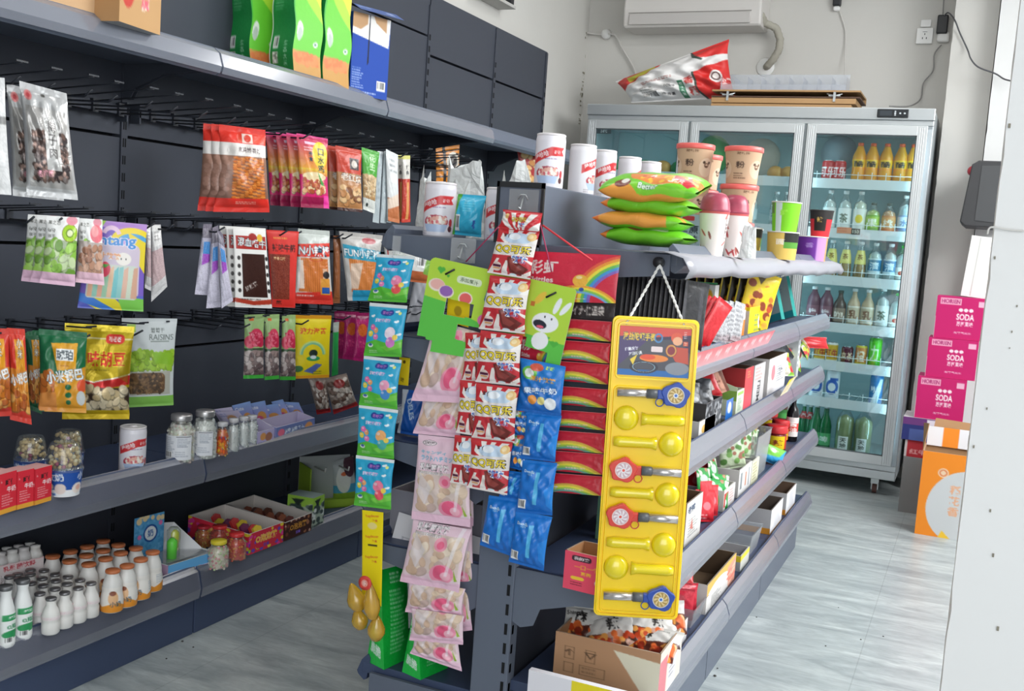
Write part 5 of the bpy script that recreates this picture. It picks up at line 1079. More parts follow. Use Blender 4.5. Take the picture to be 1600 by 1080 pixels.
# cereal cups with domed lids
def cereal_cup(px, py, wpx, hcup, hdome, label, rz=0, lod=0):
    p, s = at(px, py, ZM, wpx*.5*.0016); r = wpx*s/2; hc = hcup*s*1.0; hd = hdome*s
    e = empty('cereal_cup', p, rz); tag(e, label, 'cereal cup', 'domed cereal cups on the middle shelf')
    c = Cv(110, 36, '#2452a6', 3.1, 1.); c.rect(0, .72, 3.1, 1, '#eceef0')
    for x in (.35, 1.55, 2.75): c.text('小牧奶', x, .25, .30, '#eef2f6', wid=.8, bold=.04).ell(x-.35, .68, .2, .2, '#f0e4dc').ell(x+.3, .68, .17, .2, '#e8d8d0').ell(x-.33, .66, .1, .1, '#e8b8a8').ell(x, .60, .1, .12, '#f4d8c0').rect(x-.15, .85, x+.15, .93, '#4d7cc0')
    o = bpy.data.objects.new('cup_body', lathe_mesh('cup_body', [(r*.80, 0), (r*.9, hc*.6), (r*.93, hc)], c, PR_CARD)); link(o, e)
    MB().lathe([(0, .002), (r*.8, .002)], 20, capb=False, capt=False).lathe([(r*.93, hc-.006), (r*1.0, hc-.004), (r*1.0, hc+.002), (r*.85, hc+.006)], 24, capb=False, capt=False).build('rim', G_BOTTLE, e)
    MB().lathe([(r*.93, hc), (r*.90, hc+hd*.3), (r*.80, hc+hd*.75), (r*.70, hc+hd*.97), (r*.55, hc+hd), (r*.5, hc+hd*.94), (0, hc+hd*.94)], 24, capb=False, capt=False).build('dome_lid', G_BOTTLE, e)
    R = random.Random(int(px)); mb = MB()
    for i in range(90):
        u = R.uniform(.05, .8); rr = math.sqrt(R.uniform(0, 1))*r*.80*(1-.25*u); a = R.uniform(0, 6.28); mb.mi = 0 if R.random() < .75 else (1 if R.random() < .7 else 2)
        mb.ball((rr*math.cos(a), rr*math.sin(a), hc+u*hd), r*.13, 6, 4)
    f = mb.build('cereal', [mat('toasted cereal', '#dcc08c', rough=.8), mat('pale cereal', '#e9dcb8', rough=.8), mat('dried berry', '#a2506a', rough=.7)], e); f['kind'] = 'stuff'
    return e
cereal_cup(47, 760, 52, 38, 36, 'domed cereal cup at left, its top showing above the red milk cartons')
cereal_cup(105, 752, 50, 42, 34, 'domed cereal cup at the back, behind the front one')
cereal_cup(99, 779, 58, 42, 41, 'domed blue and white cereal cup at the front next to the milk cartons')
# tall cereal tumbler (also used on the centre gondola)
def tumbler_cv(back=False, key=0):
    c = Cv(150, 84, '#ece9f0', 3.14, 1.62)
    c.grad(0, 1.62, '#e4d6d2', '#ded2d4', 0, .9).grad(0, 1.62, '#e6d9d4', '#dccfd0', 2.35, 3.14)
    for x in ((1.57,) if not back else (2.2,)):
        c.poly([(x-.62, .62), (x+.1, .36), (x+.62, .36), (x+.5, .47), (x+.62, .60), (x+.1, .62), (x-.62, .90)], '#d8383c').text('哇哈哈', x-.25, .60, .17, '#f6eef0', wid=.55, rot=-.28, bold=.04).text('酸奶', x+.32, .50, .11, '#f3dede', bold=.02).lines(x-.1, .68, x+.5, .75, 1, '#8a6a9a')
        c.ell(x, 1.12, .42, .20, '#b7485a').blobs(x-.32, 1.0, x+.32, 1.2, ['#f2e6dc', '#d9606a', '#e8b0a0', '#f6efe6'], .06, 46, 5, .9).poly([(x-.42, 1.2), (x+.42, 1.2), (x+.3, 1.42), (x-.3, 1.42)], '#b8cbe8').ell(x+.52, 1.14, .07, .12, '#c23a44').ell(x+.5, 1.32, .08, .09, '#5a3038')
        c.lines(x-.5, 1.4, x-.2, 1.52, 2, '#a8a0a8')
    c.barcode(.55, .95, .75, 1.3).text('甜', .5, .4, .16, '#e3a898').text('甜', 2.7, .4, .16, '#e3a898')
    return c
TC = tumbler_cv(); tum = {}
def tumbler(loc, r, h, rz, label, group=None, back=False):
    k = 'b' if back else 'f'
    e = empty('cereal_tumbler', loc, rz); tag(e, label, 'cereal tub', group)
    if k not in tum: tum[k] = (lathe_mesh('tumbler_body', [(.92, 0), (.97, .02), (.99, .85), (.95, .93)], TC if not back else tumbler_cv(True), PR_PLAS), None)
    o = bpy.data.objects.new('tumbler_body', tum[k][0]); link(o, e); o.scale = (r, r, h)
    MB().lathe([(0, h*.93), (r*.95, h*.93), (r*.97, h*.935), (r*.97, h*.965), (r*.90, h*.975), (r*.88, h*.968), (r*.3, h*.968), (r*.28, h*.99), (0, h*.99)], 22, capb=False, capt=False).build('lid', mat('milky lid', '#e6e0e2', rough=.35), e)
    MB().lathe([(0, .001), (r*.9, .001)], 20, capb=False, capt=False).build('base', mat('milky lid', '#e6e0e2', rough=.35), e)
    return e
p, s = at(206, 741, ZM, .033); tumbler(p, 20.5*s, 74*s, .9, 'pinkish tall cereal tub standing alone on the middle shelf')
# candy jars
def jar(px, py, wpx, hpx, label, cs, z=ZM, lidm=None, lab_=None, rz=0, group=None, n=260, name='candy_jar'):
    p, s = at(px, py, z, wpx*.0009); r = wpx*s/2; h = hpx*s
    e = empty(name, p, rz); tag(e, label, 'jar', group)
    MB().lathe([(r*.6, 0), (r*.93, .001), (r, h*.05), (r, h*.62), (r*.93, h*.72), (r*.70, h*.82), (r*.68, h*.88)], 24, capb=True, capt=False).build('glass', G_BOTTLE, e)
    MB().lathe([(0, h*.88), (r*.74, h*.88), (r*.76, h*.90), (r*.76, h*.97), (r*.72, h), (0, h)], 24, capb=False, capt=False).build('lid', lidm or mat('silver jar lid', '#c6c4c4', rough=.3, metal=.7), e)
    R = random.Random(int(px*7+py)); mb = MB()
    core = MB().lathe([(r*.80, .003), (r*.86, h*.1), (r*.86, h*.6), (r*.6, h*.78)], 16)
    for i in range(n):
        z_ = R.uniform(.02, .80)*h; rr = (r*.90 if z_ < h*.66 else r*.66); a = R.uniform(0, 6.28); mb.mi = R.randrange(len(cs)); mb.ball((rr*math.cos(a)*.97, rr*math.sin(a)*.97, z_), r*.13, 6, 4)
    f = mb.build('candy', [mat('candy '+c_, c_, rough=.6) for c_ in cs], e); f['kind'] = 'stuff'; core.build('candy_core', mat('candy '+cs[0], cs[0], rough=.6), e)
    if lab_ is not None:
        o = bpy.data.objects.new('label', lathe_mesh('label', [(r*1.012, h*.10), (r*1.012, h*.60)], lab_, PR_CARD, span=2.4)); link(o, e)
    return e
def nutri(): 
    c = Cv(50, 40, '#e9ebf0', .5, .4); c.rect(.26, .02, .48, .03, '#3a3f46').lines(.04, .04, .24, .3, 9, '#9aa2b0').lines(.28, .05, .48, .2, 6, '#8c94a4').barcode(.06, .26, .2, .37).lines(.25, .26, .45, .36, 3, '#aab0bc'); return c
PAST = ['#ece6da', '#efe3c4', '#e9d2ca', '#e2e6d2', '#f0ece4']
jar(281, 727, 43, 76, 'large clear jar of pastel candies, leftmost jar on the middle shelf', PAST, lab_=nutri(), rz=.35, n=330)
jar(318, 720, 39, 76, 'large clear jar of white candies just right of the pastel jar', ['#eeece6', '#e6e4e0', '#f2f0ea'], lab_=nutri(), rz=.2, n=300)
CL = mat('clear grey lid', '#c9c9cc', rough=.25)
c = Cv(30, 20, '#d98a3a', .3, .2); food(c, 0, 0, .3, .2, ['#e86a2a', '#f0c040', '#c23a2a', '#3f7ab0', '#e8a02c'], .03, 60, 3)
jar(346, 714, 21, 53, 'small jar with orange fruit candy label, first of the small jars', ['#e8702c', '#f0c84a', '#e8e0d4'], lab_=c, lidm=CL, n=120, group='small candy jars')
for k, (px, py) in enumerate(((363, 708), (379, 703), (392, 699))):
    jar(px, py, 20, 53-k*2, 'small clear jar of white mints, %s of the three right of the orange one' % ('first', 'second', 'third')[k], ['#ecebe8', '#e2e4e6'], lidm=CL, n=110, group='small candy jars')
# lilac drink powder boxes
def lilac():
    c = Cv(44, 60, '#a9a2dc', .44, .6); c.grad(0, .6, '#86a8e0', '#c8a0dc'); c.text('Cute', .14, .1, .07, '#eef0fa', wid=.2, bold=.05).ell(.27, .3, .1, .1, '#e8a45c').ell(.2, .38, .1, .1, '#e0608c').rrect(.02, .38, .09, .58, .03, '#efe6f6').lines(.14, .48, .4, .57, 3, '#efe6f4'); return c
ll = lilac()
for k, (q, rz) in enumerate((([(362, 634), (391, 627), (404, 672), (377, 680)], 0), ([(384, 632), (414, 626), (427, 668), (398, 676)], 0), ([(397, 637), (434, 630), (450, 666), (412, 676)], 0), ([(424, 628), (442, 624), (461, 660), (440, 667)], 0), ([(440, 628), (467, 629), (482, 658), (455, 668)], 0))):
    bag('lilac_box', 'lilac and blue slim candy box leaning back, %s from the left of five' % ('first', 'second', 'third', 'fourth', 'fifth')[k], 'candy box', q, 0, -2.16+.012*k, -42, .016, ll, PR_CARD, seal=(.01, .01), wr=0, group='lilac slim boxes leaning on the middle shelf', back='#a9a2dc')
def tray(): 
    c = Cv(60, 20, '#6f7fb8', .6, .2); c.text('棒棒糖', .28, .1, .10, '#dfe8f6', wid=.3, ol='#3a4f8c').ell(.08, .09, .05, .05, '#e8708c').ell(.5, .1, .06, .06, '#e09a5c'); return c
openbox('display_tray', 'low blue display tray in front of the lilac boxes', 'display box', (431, 690), (491, 673), ZM, .07, (431, 669), tray(), '#8d90c4', inner='#c4bcd8', hb=.06)
c = Cv(30, 20, '#b9b0d8', .3, .2); c.ell(.1, .08, .05, .05, '#e0a060').ell(.2, .1, .06, .06, '#a8705c').lines(.02, .15, .28, .19, 1, '#6f74a8')
openbox('display_tray', 'small lilac display tray between the jars and the blue tray', 'display box', (402, 698), (428, 691), ZM, .06, (402, 676), c, '#b5acd4', inner='#c4bcd8', hb=.07)
for k, q in enumerate(([(331, 640), (362, 636), (374, 655), (344, 660)], [(337, 645), (372, 641), (388, 660), (352, 665)])):
    bag('lilac_box', 'pale lilac slim box lying behind the jars, %s one' % ('rear', 'front')[k], 'candy box', q, 0, -2.2+.03*k, -42, .015, Cv(20, 14, '#c8c0dc', .2, .14).ell(.1, .07, .04, .03, '#c89468').lines(.02, .02, .1, .06, 2, '#7a86c0'), PR_CARD, seal=(.01, .01), wr=0, back='#b5acd4')

# ---- deck of the left shelving: bottles ------------------------------------
def capped(key, px, py, zc, h, r, prof, bodym, capm, label, group, cv=None, z0=.1, z1=.6, rz=0, parent=None, name='yoghurt_bottle'):
    """px,py = pixel of the cap's centre top"""
    p = P(px, py, 2, zc+h); loc = (p[0], p[1], zc)
    if key in bot_n: return clone(bot_n[key], loc, rz, label, group)
    e = empty(name, loc, rz); tag(e, label, 'bottle', group); pr = prof_scale(prof, r, h)
    MB().lathe(pr, 16, capb=False, capt=False).build('body', bodym, e)
    MB().lathe([(0, h*.93), (pr[-1][0]*1.12, h*.93), (pr[-1][0]*1.18, h*.945), (pr[-1][0]*1.18, h*.985), (pr[-1][0]*1.1, h), (0, h)], 16, capb=False, capt=False).build('cap', capm, e)
    if cv is not None:
        zz = np.linspace(z0*h, z1*h, 12); rr = np.interp(zz, [b for a, b in pr], [a for a, b in pr]); link(bpy.data.objects.new('label', lathe_mesh('label', [(a+.0005, b) for a, b in zip(rr, zz)], cv, PR_PLAS)), e)
    bot_n[key] = e; return e
POC = [(0, 0), (.72, 0), (.95, .03), (1, .12), (1, .3), (.93, .42), (.86, .50), (.88, .58), (.80, .72), (.62, .84), (.56, .90), (.56, .945)]
p0_, s0 = at(177, 953, ZD, .02); hO = 66*s0; rO = 17*s0
WB = mat('milky bottle', '#eceae6', rough=.35)
co = Cv(90, 44, '#f2eee8', 3., 1.1); co.poly([(0, .9), (.5, .65), (1, .85), (1.6, .62), (2.1, .86), (2.6, .64), (3, .9), (3, 1.1), (0, 1.1)], '#ef9a30').ell(1.5, .45, .22, .3, '#e8b888').ell(1.48, .25, .16, .1, '#8a4a30').text('小奶', 1.6, .72, .25, '#4a5a68').ell(.3, .6, .1, .3, '#efe0d0').ell(.6, .9, .1, .08, '#f7c070').lines(2.2, .3, 2.8, .7, 5, '#a8b4c0')
CO = [(330, 230), (440, 200), (545, 170), (645, 135), (435, 260), (540, 225), (645, 195), (740, 160), (555, 280), (660, 245), (755, 210), (850, 180), (705, 320), (795, 290), (880, 250), (955, 205)]
CAPO = mat('orange bottle cap', '#c9764a', rough=.4)
rows_ = ['back row', 'second row', 'third row', 'front row']
for k, (a, b) in enumerate(CO):
    capped('oc', a/4, 810+b/4, ZD, hO, rO, POC, WB, CAPO, 'yoghurt bottle with copper orange cap, %s, %s from left' % (rows_[k//4], ('first', 'second', 'third', 'fourth')[k % 4]), 'orange capped yoghurt bottles on the bottom shelf', co, .04, .62, rz=.5+(k*.37) % .9-.4 if k < 12 else (.9, .5, .2, -.3)[k-12])
# small silver capped ones wrapped in packs
PSM = [(0, 0), (.85, 0), (1, .04), (1, .30), (.90, .36), (1, .42), (1, .52), (.8, .68), (.55, .80), (.52, .93)]
ps_, ss = at(79, 989, ZD, .015); hS = 57*ss; rS = 13.5*ss
SC_ = mat('silver foil cap', '#8c8a8c', rough=.3, metal=.7)
CS = [(320, 495), (250, 465), (405, 460), (490, 430), (570, 400), (345, 435), (420, 405), (500, 380), (270, 415), (350, 385), (425, 360), (345, 345), (265, 370), (195, 400), (190, 345), (120, 375), (110, 345), (275, 320), (190, 318), (60, 360)]
cs = Cv(50, 30, '#efe8e8', 1.6, 1.); cs.rect(0, .0, 1.6, 1., '#f0e6e6').noise(0, 0, 2, 1, .03).lines(.2, .3, 1.4, .8, 3, '#e3c4c8')
for k, (a, b) in enumerate(CS):
    capped('sc', a/4, 810+b/4, ZD, hS, rS, PSM, WB, SC_, 'small silver capped bottle left of the orange caps, %s' % ('front corner one', 'second in front left', 'front row third', 'front row fourth', 'front row fifth at right', 'second row first', 'second row second', 'second row third', 'third row first', 'third row second', 'third row third', 'back row right', 'back row centre', 'left flank one', 'rear left flank one', 'far left middle one', 'far left rear one', 'rearmost right one', 'rearmost centre one', 'leftmost edge one')[k], 'small silver capped bottles', cs, .42, .52)
def sleeve_cv(): 
    c = Cv(80, 44, '#efe4e4', .8, .44); c.text('乳酸菌饮料', .38, .1, .11, '#cf5a64', wid=.55, rot=-.05, bold=.05, ol='#f4d8da').noise(.05, .24, .2, .42, .3, 5, 3).barcode(.26, .24, .42, .4).lines(.46, .26, .76, .32, 2, '#9a9aa2').rect(0, 0, .8, .04, '#f0d2d4').rect(0, .4, .8, .44, '#f0d4d8'); return c
# shrink wrapped upper pack: sleeve with three bottles
a, b = P(-4, 901, 2, ZD+hS*.9), P(69, 885, 2, ZD+hS*.9); d = b-a; rz = math.atan2(d[1], d[0]); w_ = float(np.hypot(*d[:2])); n_ = np.array([math.sin(rz), -math.cos(rz), 0]); cc = (a+b)/2-n_*.03
e = empty('wrapped_bottle_pack', (cc[0], cc[1], ZD+.052), rz); tag(e, 'shrink wrapped pink and white pack of small bottles stacked at the left edge', 'bottle pack')
me = box_mesh('sleeve', w_, .055, hS*.62, sleeve_cv(), '#ecdcdc', '#e9e0e0', m=PR_FOIL); o = bpy.data.objects.new('sleeve', me); link(o, e)
for i in range(4):
    for j in (0, 1):
        MB().lathe([(0, hS*.62), (rS*.95, hS*.62), (rS*.8, hS*.75), (rS*.55, hS*.86), (rS*.6, hS*.87), (rS*.6, hS*.96), (0, hS*.97)], 14, -w_*.38+i*w_*.25, -.013+.027*j, capb=False, capt=False).build('bottle_top', WB if i % 2 else mat('milky bottle 2', '#e2dedd', rough=.35), e)
MB().box(-w_/2+.003, -.024, -.052, w_/2-.003, .024, -.0005).build('lower_row', mat('milky bottle 2', '#e2dedd', rough=.35), e, bevel=.01)
# front sleeve around the front right small bottles
a, b = P(98, 982, 2, ZD), P(152, 958, 2, ZD); d = b-a; rz = math.atan2(d[1], d[0]); n_ = np.array([math.sin(rz), -math.cos(rz), 0]); cc = (a+b)/2-n_*.001
me = box_mesh('shrink_sleeve', float(np.hypot(*d[:2])), .004, hS*.60, sleeve_cv(), '#ecdcdc', '#e9e0e0', m=PR_FOIL); mobj('shrink_sleeve', me, (cc[0], cc[1], ZD+.001), rz, 'pink and white printed film wrapped around the front small bottles', 'film wrap')
# tall white bottles with green label
pt, st = at(41, 995, ZD, .02); hT = 94*st; rT = 14.5*st
ct = Cv(60, 60, '#f3f5f4', 1.9, 1.7)
for x in (.55, 1.5): ct.rect(x-.35, .1, x+.3, .42, '#2f9a5c').text('纯奶', x, .26, .16, '#eef5f0').ell(x+.1, .75, .22, .24, '#dfeee4').text('0脂', x, .75, .26, '#3d8f62').ell(x, 1.15, .35, .22, '#2f9a5c').barcode(x-.3, 1.3, x, 1.6)
PT = [(0, 0), (.9, 0), (1, .03), (1, .5), (.9, .62), (.62, .78), (.55, .84), (.6, .90), (.6, .94)]
for k, (px, py, lb) in enumerate(((36, 905, 'right one'), (9, 915, 'middle one'), (-18, 926, 'left one cut by the picture edge'))):
    capped('tall', px, py, ZD, hT, rT, PT, mat('white milk bottle', '#f1f3f2', rough=.3), mat('dark silver cap', '#77787a', rough=.3, metal=.5), 'tall white bottle with green label, %s' % lb, 'tall white and green bottles', ct, .06, .58, rz=-.3+.2*k, name='milk_bottle')
# gift box with toys
a, b = P(262, 908, 2, ZD), P(336, 884, 2, ZD); d = b-a; rz = math.atan2(d[1], d[0]); w_ = float(np.hypot(*d[:2])); n_ = np.array([math.sin(rz), -math.cos(rz), 0]); cc = (a+b)/2-n_*.07; hb = float(Pn(336, 862, b, n_)[2]-ZD)
e = empty('toy_box', (cc[0], cc[1], ZD), rz); tag(e, 'opened pale blue and pink toy candy box with its printed lid standing up', 'toy box')
cf = Cv(60, 24, '#68b0e4', .6, .24); cf.rect(0, .15, .6, .24, '#e3c8e4').blobs(.02, .16, .58, .23, ['#f0a0c8', '#8ad0e0', '#f3e08c', '#c8a8e8'], .02, 40, 3)
o = mobj('tray', openbox_mesh('tray', w_, .14, hb, cf, '#dcb8dc', inner='#e9ecef', hb=hb), (0, 0, 0), 0, parent=e)
cl_ = Cv(64, 70, '#5aa6da', .64, .7); cl_.blobs(0, 0, .64, .7, ['#6cb4e4', '#4c98d0'], .03, 120, 3).blobs(0, 0, .64, .1, ['#f0d8a8'], .05, 8, 2).ell(.35, .32, .13, .15, '#e9eef4').ring(.35, .32, .12, .15, '#1f4f9c').text('奶', .35, .32, .13, '#3f68ac').ell(.12, .35, .04, .04, '#e87ab8').ell(.56, .18, .04, .04, '#e87ab8')
s_ = stick('printed_lid', e, cl_, .11, .12, PR_CARD, (-w_*.28, .055, hb+.055), (0, 0, 0))
me = MB(); me.add([(-w_*.1, .06, hb*.2), (w_*.48, -.02, hb), (w_*.30, .068, hb+.07), (-w_*.05, .069, hb+.08)], [(0, 1, 2, 3)]); me.build('white_flap', mat('white card', '#e9e9ec', rough=.7), e)
MB().box(-w_/2+.01, -.045, hb-.004, w_/2-.01, .06, hb-.001).build('film', G_CLEAR, e)
MB().lathe([(.0, 0), (.014, 0), (.015, .05), (.006, .06), (.0, .06)], 12).build('green_toy', mat('toy green', '#6be04a', rough=.4), e, (-w_*.18, -.02, hb-.002))
MB().lathe([(.0, 0), (.011, 0), (.012, .05), (.005, .06), (.0, .06)], 12).build('yellow_toy', mat('toy yellow', '#e8ea3a', rough=.4), e, (-w_*.02, .0, hb+.012))
MB().lathe([(.0, 0), (.019, 0), (.020, .075), (.012, .085), (0, .085)], 14).build('clear_tube', G_BOTTLE, e, (-w_*.10, -.01, hb))
# red and yellow jars of beads
for k, (px, py, w, h, bc, lc, lb) in enumerate(((340, 892, 33, 44, ['#e9dcc8', '#e8a0a0', '#c8d8a0'], '#e3cf3a', 'small jar with bright yellow lid beside the toy box'), (368, 878, 31, 42, ['#d8442a', '#e8902c', '#e2562c'], '#d83a3c', 'small jar of orange red beads with red lid at the front'), (342, 862, 30, 38, ['#d8442a', '#c83a2c'], '#d83a3c', 'red lidded jar behind the yellow lidded one'), (317, 858, 26, 34, ['#d8742a', '#e0b040'], '#c83440', 'red lidded jar squeezed behind the toy box'))):
    jar(px, py, w, h, lb, bc, ZD, mat('jar lid '+lc, lc, rough=.35), None, n=150, name='bead_jar')
# display boxes of lollies
def disp(base, t1, seed, W=100, H=50):
    c = Cv(W, H, base, 1., .5); c.blobs(.0, .0, 1., .5, ['#8ac83c', '#e0409c', '#6a4ab8', '#e8d03a'] if seed == 1 else ['#7a4030', '#c8a090', '#4a201c', '#a87050'], .045, 30, seed, .9); c.rrect(.2, .1, .8, .42, .08, base); c.text('O泡泡糖', .5, .2, .18, t1, wid=.6, bold=.06, ol='#f3d4a0' if seed == 1 else '#402018', ow=.05).text('双果', .5, .38, .08, '#5a48b0' if seed == 1 else '#8a6ae0', bold=.04); return c
def fill_lolly(box, cs, label, grp, seed):
    w, d, h = box['dims']; R = random.Random(seed); rz = box.rotation_euler[2]; ca, sa = math.cos(rz), math.sin(rz); bx = box.location
    me0 = MB().prism([(-.018, -.02), (.018, -.02), (.020, .012), (.0, .020), (-.020, .012)], -.004, .004, 'y').build('x', [mat('lolly wrap '+c_, c_, rough=.4) for c_ in cs[:1]], None); m0 = me0.data; bpy.data.objects.remove(me0)
    for i in range(8):
        m1 = m0.copy(); m1.materials.clear(); c_ = cs[i % len(cs)]; m1.materials.append(mat('lolly wrap '+c_, c_, rough=.4))
        lx, ly = (R.uniform(-.1, .1))*w, (-.38+i*.105)*d
        mobj('wrapped_lolly', m1, (bx[0]+ca*lx-sa*ly, bx[1]+sa*lx+ca*ly, bx[2]+h*.72+R.uniform(0, .01)), rz+R.uniform(-.2, .2), label % ('first', 'second', 'third', 'fourth', 'fifth', 'sixth', 'seventh', 'eighth')[i], 'candy', grp, rot=(-.5, 0, rz+R.uniform(-.1, .1)))
b1 = openbox('lolly_display_box', 'red open display box of wrapped lollies on the bottom shelf', 'display box', (388, 868), (442, 847), ZD, .24, (388, 836), disp('#d83048', '#f0c040', 1), disp('#d83048', '#f0c040', 1), inner='#d9d2cc', hb=.085)
b2 = openbox('lolly_display_box', 'dark brown open display box of wrapped lollies next to the red one', 'display box', (444, 846), (486, 829), ZD, .24, (444, 818), disp('#3f1f1c', '#e0a040', 2), disp('#4a2220', '#e0a040', 2), inner='#cfc8c2', hb=.085)
fill_lolly(b1, ['#e8c83a', '#d83a3c', '#7a2a5c'], 'wrapped yellow and red lolly in the red display box, %s from the front', 'lollies in the red display box', 3)
fill_lolly(b2, ['#5a2a24', '#8a4a34'], 'brown wrapped lolly in the brown display box, %s from the front', 'lollies in the brown display box', 4)
c = Cv(24, 44, '#a9b8a8', .24, .44); c.poly([(0, 0), (.24, 0), (.24, .12), (0, .18)], '#9ac84a').blobs(0, .12, .24, .44, ['#3a4a48', '#dfe6e2', '#6a7a78'], .035, 30, 4); c.poly([(.04, .05), (.1, .14), (.16, .04)], '#24332c')
box3('mint_box', 'upright green and grey camouflage box behind the brown display box', 'box', (487, 828), (505, 820), ZD, .10, (487, 780), front=c, right='#5f6f6c', topc='#8fa09c', left=c)
# acrylic display with pegs
a = P(503, 800, 2, ZD); e = empty('acrylic_display', (a[0]-.06, a[1]+.12, ZD), math.radians(55)); tag(e, 'empty white acrylic peg display with green edge at the shelf end', 'display stand')
MB().box(-.10, .04, 0, .10, .045, .17).build('back_board', mat('frosted board', '#c3c8c9', rough=.3), e, bevel=.002)
MB().box(-.10, -.08, 0, -.096, .04, .15).build('green_side', mat('lime card', '#a2c63c', rough=.6), e); MB().box(-.10, -.08, 0, .10, .04, .005).box(-.1, -.08, 0, .1, -.076, .03).build('base_tray', mat('lime card', '#a2c63c', rough=.6), e)
for x in (-.04, .05): MB().tube([(x, .04, .13), (x, -.07, .135), (x, -.075, .15)], .003, 6).build('peg', M_WHITEP, e)
c = Cv(50, 70, '#bfc6c8', .5, .7); c.rect(0, .42, .5, .7, '#8fb43c').rect(0, .38, .5, .5, '#4fa8d0').ell(.22, .3, .16, .2, '#eef0ee').ell(.28, .16, .09, .09, '#eef0ee').ell(.24, .22, .07, .03, '#e87a4a').ell(.38, .12, .14, .16, '#5a3a48').ell(.3, .13, .012, .012, '#222222').ell(.22, .13, .012, .012, '#222222')
bag('bird_snack_bag', 'snack bag with white bird on blue and green leaning at the bottom shelf end', 'snack bag', [(520, 722), (552, 712), (560, 788), (520, 790)], 0, -2.12, -42, .03, c, PR_FILM)
# ================================================================== things hung on the near end of the centre gondola
YE = 2.045
def strip(name, label, cat, quads, cvs, th, y=YE, m=None, part='pouch', yaw=-90, dys=None, group=None, **kw):
    """chain of pouches hanging as one strip: an Empty at the top, each pouch a part"""
    top = quads[0]; p0 = P((top[0][0]+top[1][0])/2, (top[0][1]+top[1][1])/2, 1, y); e = empty(name, p0); tag(e, label, cat, group)
    for k, q in enumerate(quads):
        pp, nn, xr, zr = place_plane(((q[0][0]+q[1][0])/2, (q[0][1]+q[1][1])/2), 1, y+(dys[k] if dys else 0), yaw)
        loc = []
        for a in q:
            w_ = Pn(a[0], a[1], pp, nn)-pp; loc.append((float(np.dot(w_, xr)), float(np.dot(w_, zr))))
        me = pouch_mesh(part, *loc, th, cvs[k % len(cvs)], m or PR_FOIL, seed=k, **kw)
        o = bpy.data.objects.new(part, me); C.objects.link(o); o.parent = e; o.location = tuple(pp-p0); o.rotation_euler = (0, 0, math.radians(yaw)+math.pi/2)
    return e
# A blue jelly bean strip
def jelly(k):
    c = Cv(96, 110, '#30acd6', .64, .74); c.rect(0, 0, .64, .05, '#e9eef0').poly([(0, .56), (.2, .50), (.45, .55), (.64, .48), (.64, .74), (0, .74)], '#5cbf3c').poly([(.3, .60), (.64, .52), (.64, .6), (.4, .66)], '#7ccf4c')
    c.ell(.34, .13, .10, .035, '#25469c').ell(.28, .12, .05, .04, '#25469c').ell(.4, .12, .05, .04, '#25469c').text('果味糖', .34, .125, .045, '#c978c8', wid=.16, bold=.05).text('趣味棉花糖', .30, .23, .05, '#d7a2dc', wid=.26, bold=.05, ol='#eef2fa')
    for x, y, cc in ((.10, .42, '#f2dc4a'), (.19, .37, '#eca26a'), (.2, .46, '#e87ab4'), (.13, .33, '#e86aa8')): c.ell(x, y, .045, .04, cc, rot=.3).ell(x-.01, y-.012, .02, .012, '#f8eede', .6)
    for x, y in ((.1, .18), (.52, .24), (.58, .42), (.5, .1)): c.ell(x, y, .035, .015, '#eef6fa').ell(x+.02, y-.01, .02, .014, '#eef6fa')
    c.ell(.55, .12, .025, .022, '#e8ee8c').ell(.12, .58, .05, .03, '#e9eeea').ell(.12, .57, .035, .018, '#3f6aa8').lines(.1, .65, .3, .7, 2, '#d7f0d0')
    pal = ['#f08ab0', '#f0e0ee', '#f2a6c4', '#f0b070', '#ef7f9c'][k]; p2 = ['#ee5a5a', '#d982cc', '#4a8ed0', '#4ab0a8', '#ee5a68'][k]
    c.ell(.44, .40, .085, .085, pal).ell(.46, .53, .075, .075, p2).ell(.40, .37, .03, .025, '#fbe9ee', .7).ell(.42, .50, .025, .02, '#fbe9ee', .5).ell(.53, .46, .04, .04, '#f2d45a')      # plain sweets
    return c
QJ = [[(589, 397), (648, 401), (636, 473), (575, 470)], [(577, 473), (636, 478), (628, 558), (569, 556)], [(568, 556), (627, 563), (621, 640), (561, 633)], [(561, 632), (622, 641), (615, 718), (557, 712)], [(557, 711), (617, 719), (610, 797), (552, 790)]]
strip('candy_strip', 'hanging strip of five sky blue and green sweet pouches at the gondola end', 'candy strip', QJ, [jelly(k) for k in range(5)], .022, seal=(.08, .05), back='#2f9fc8', wr=.8)
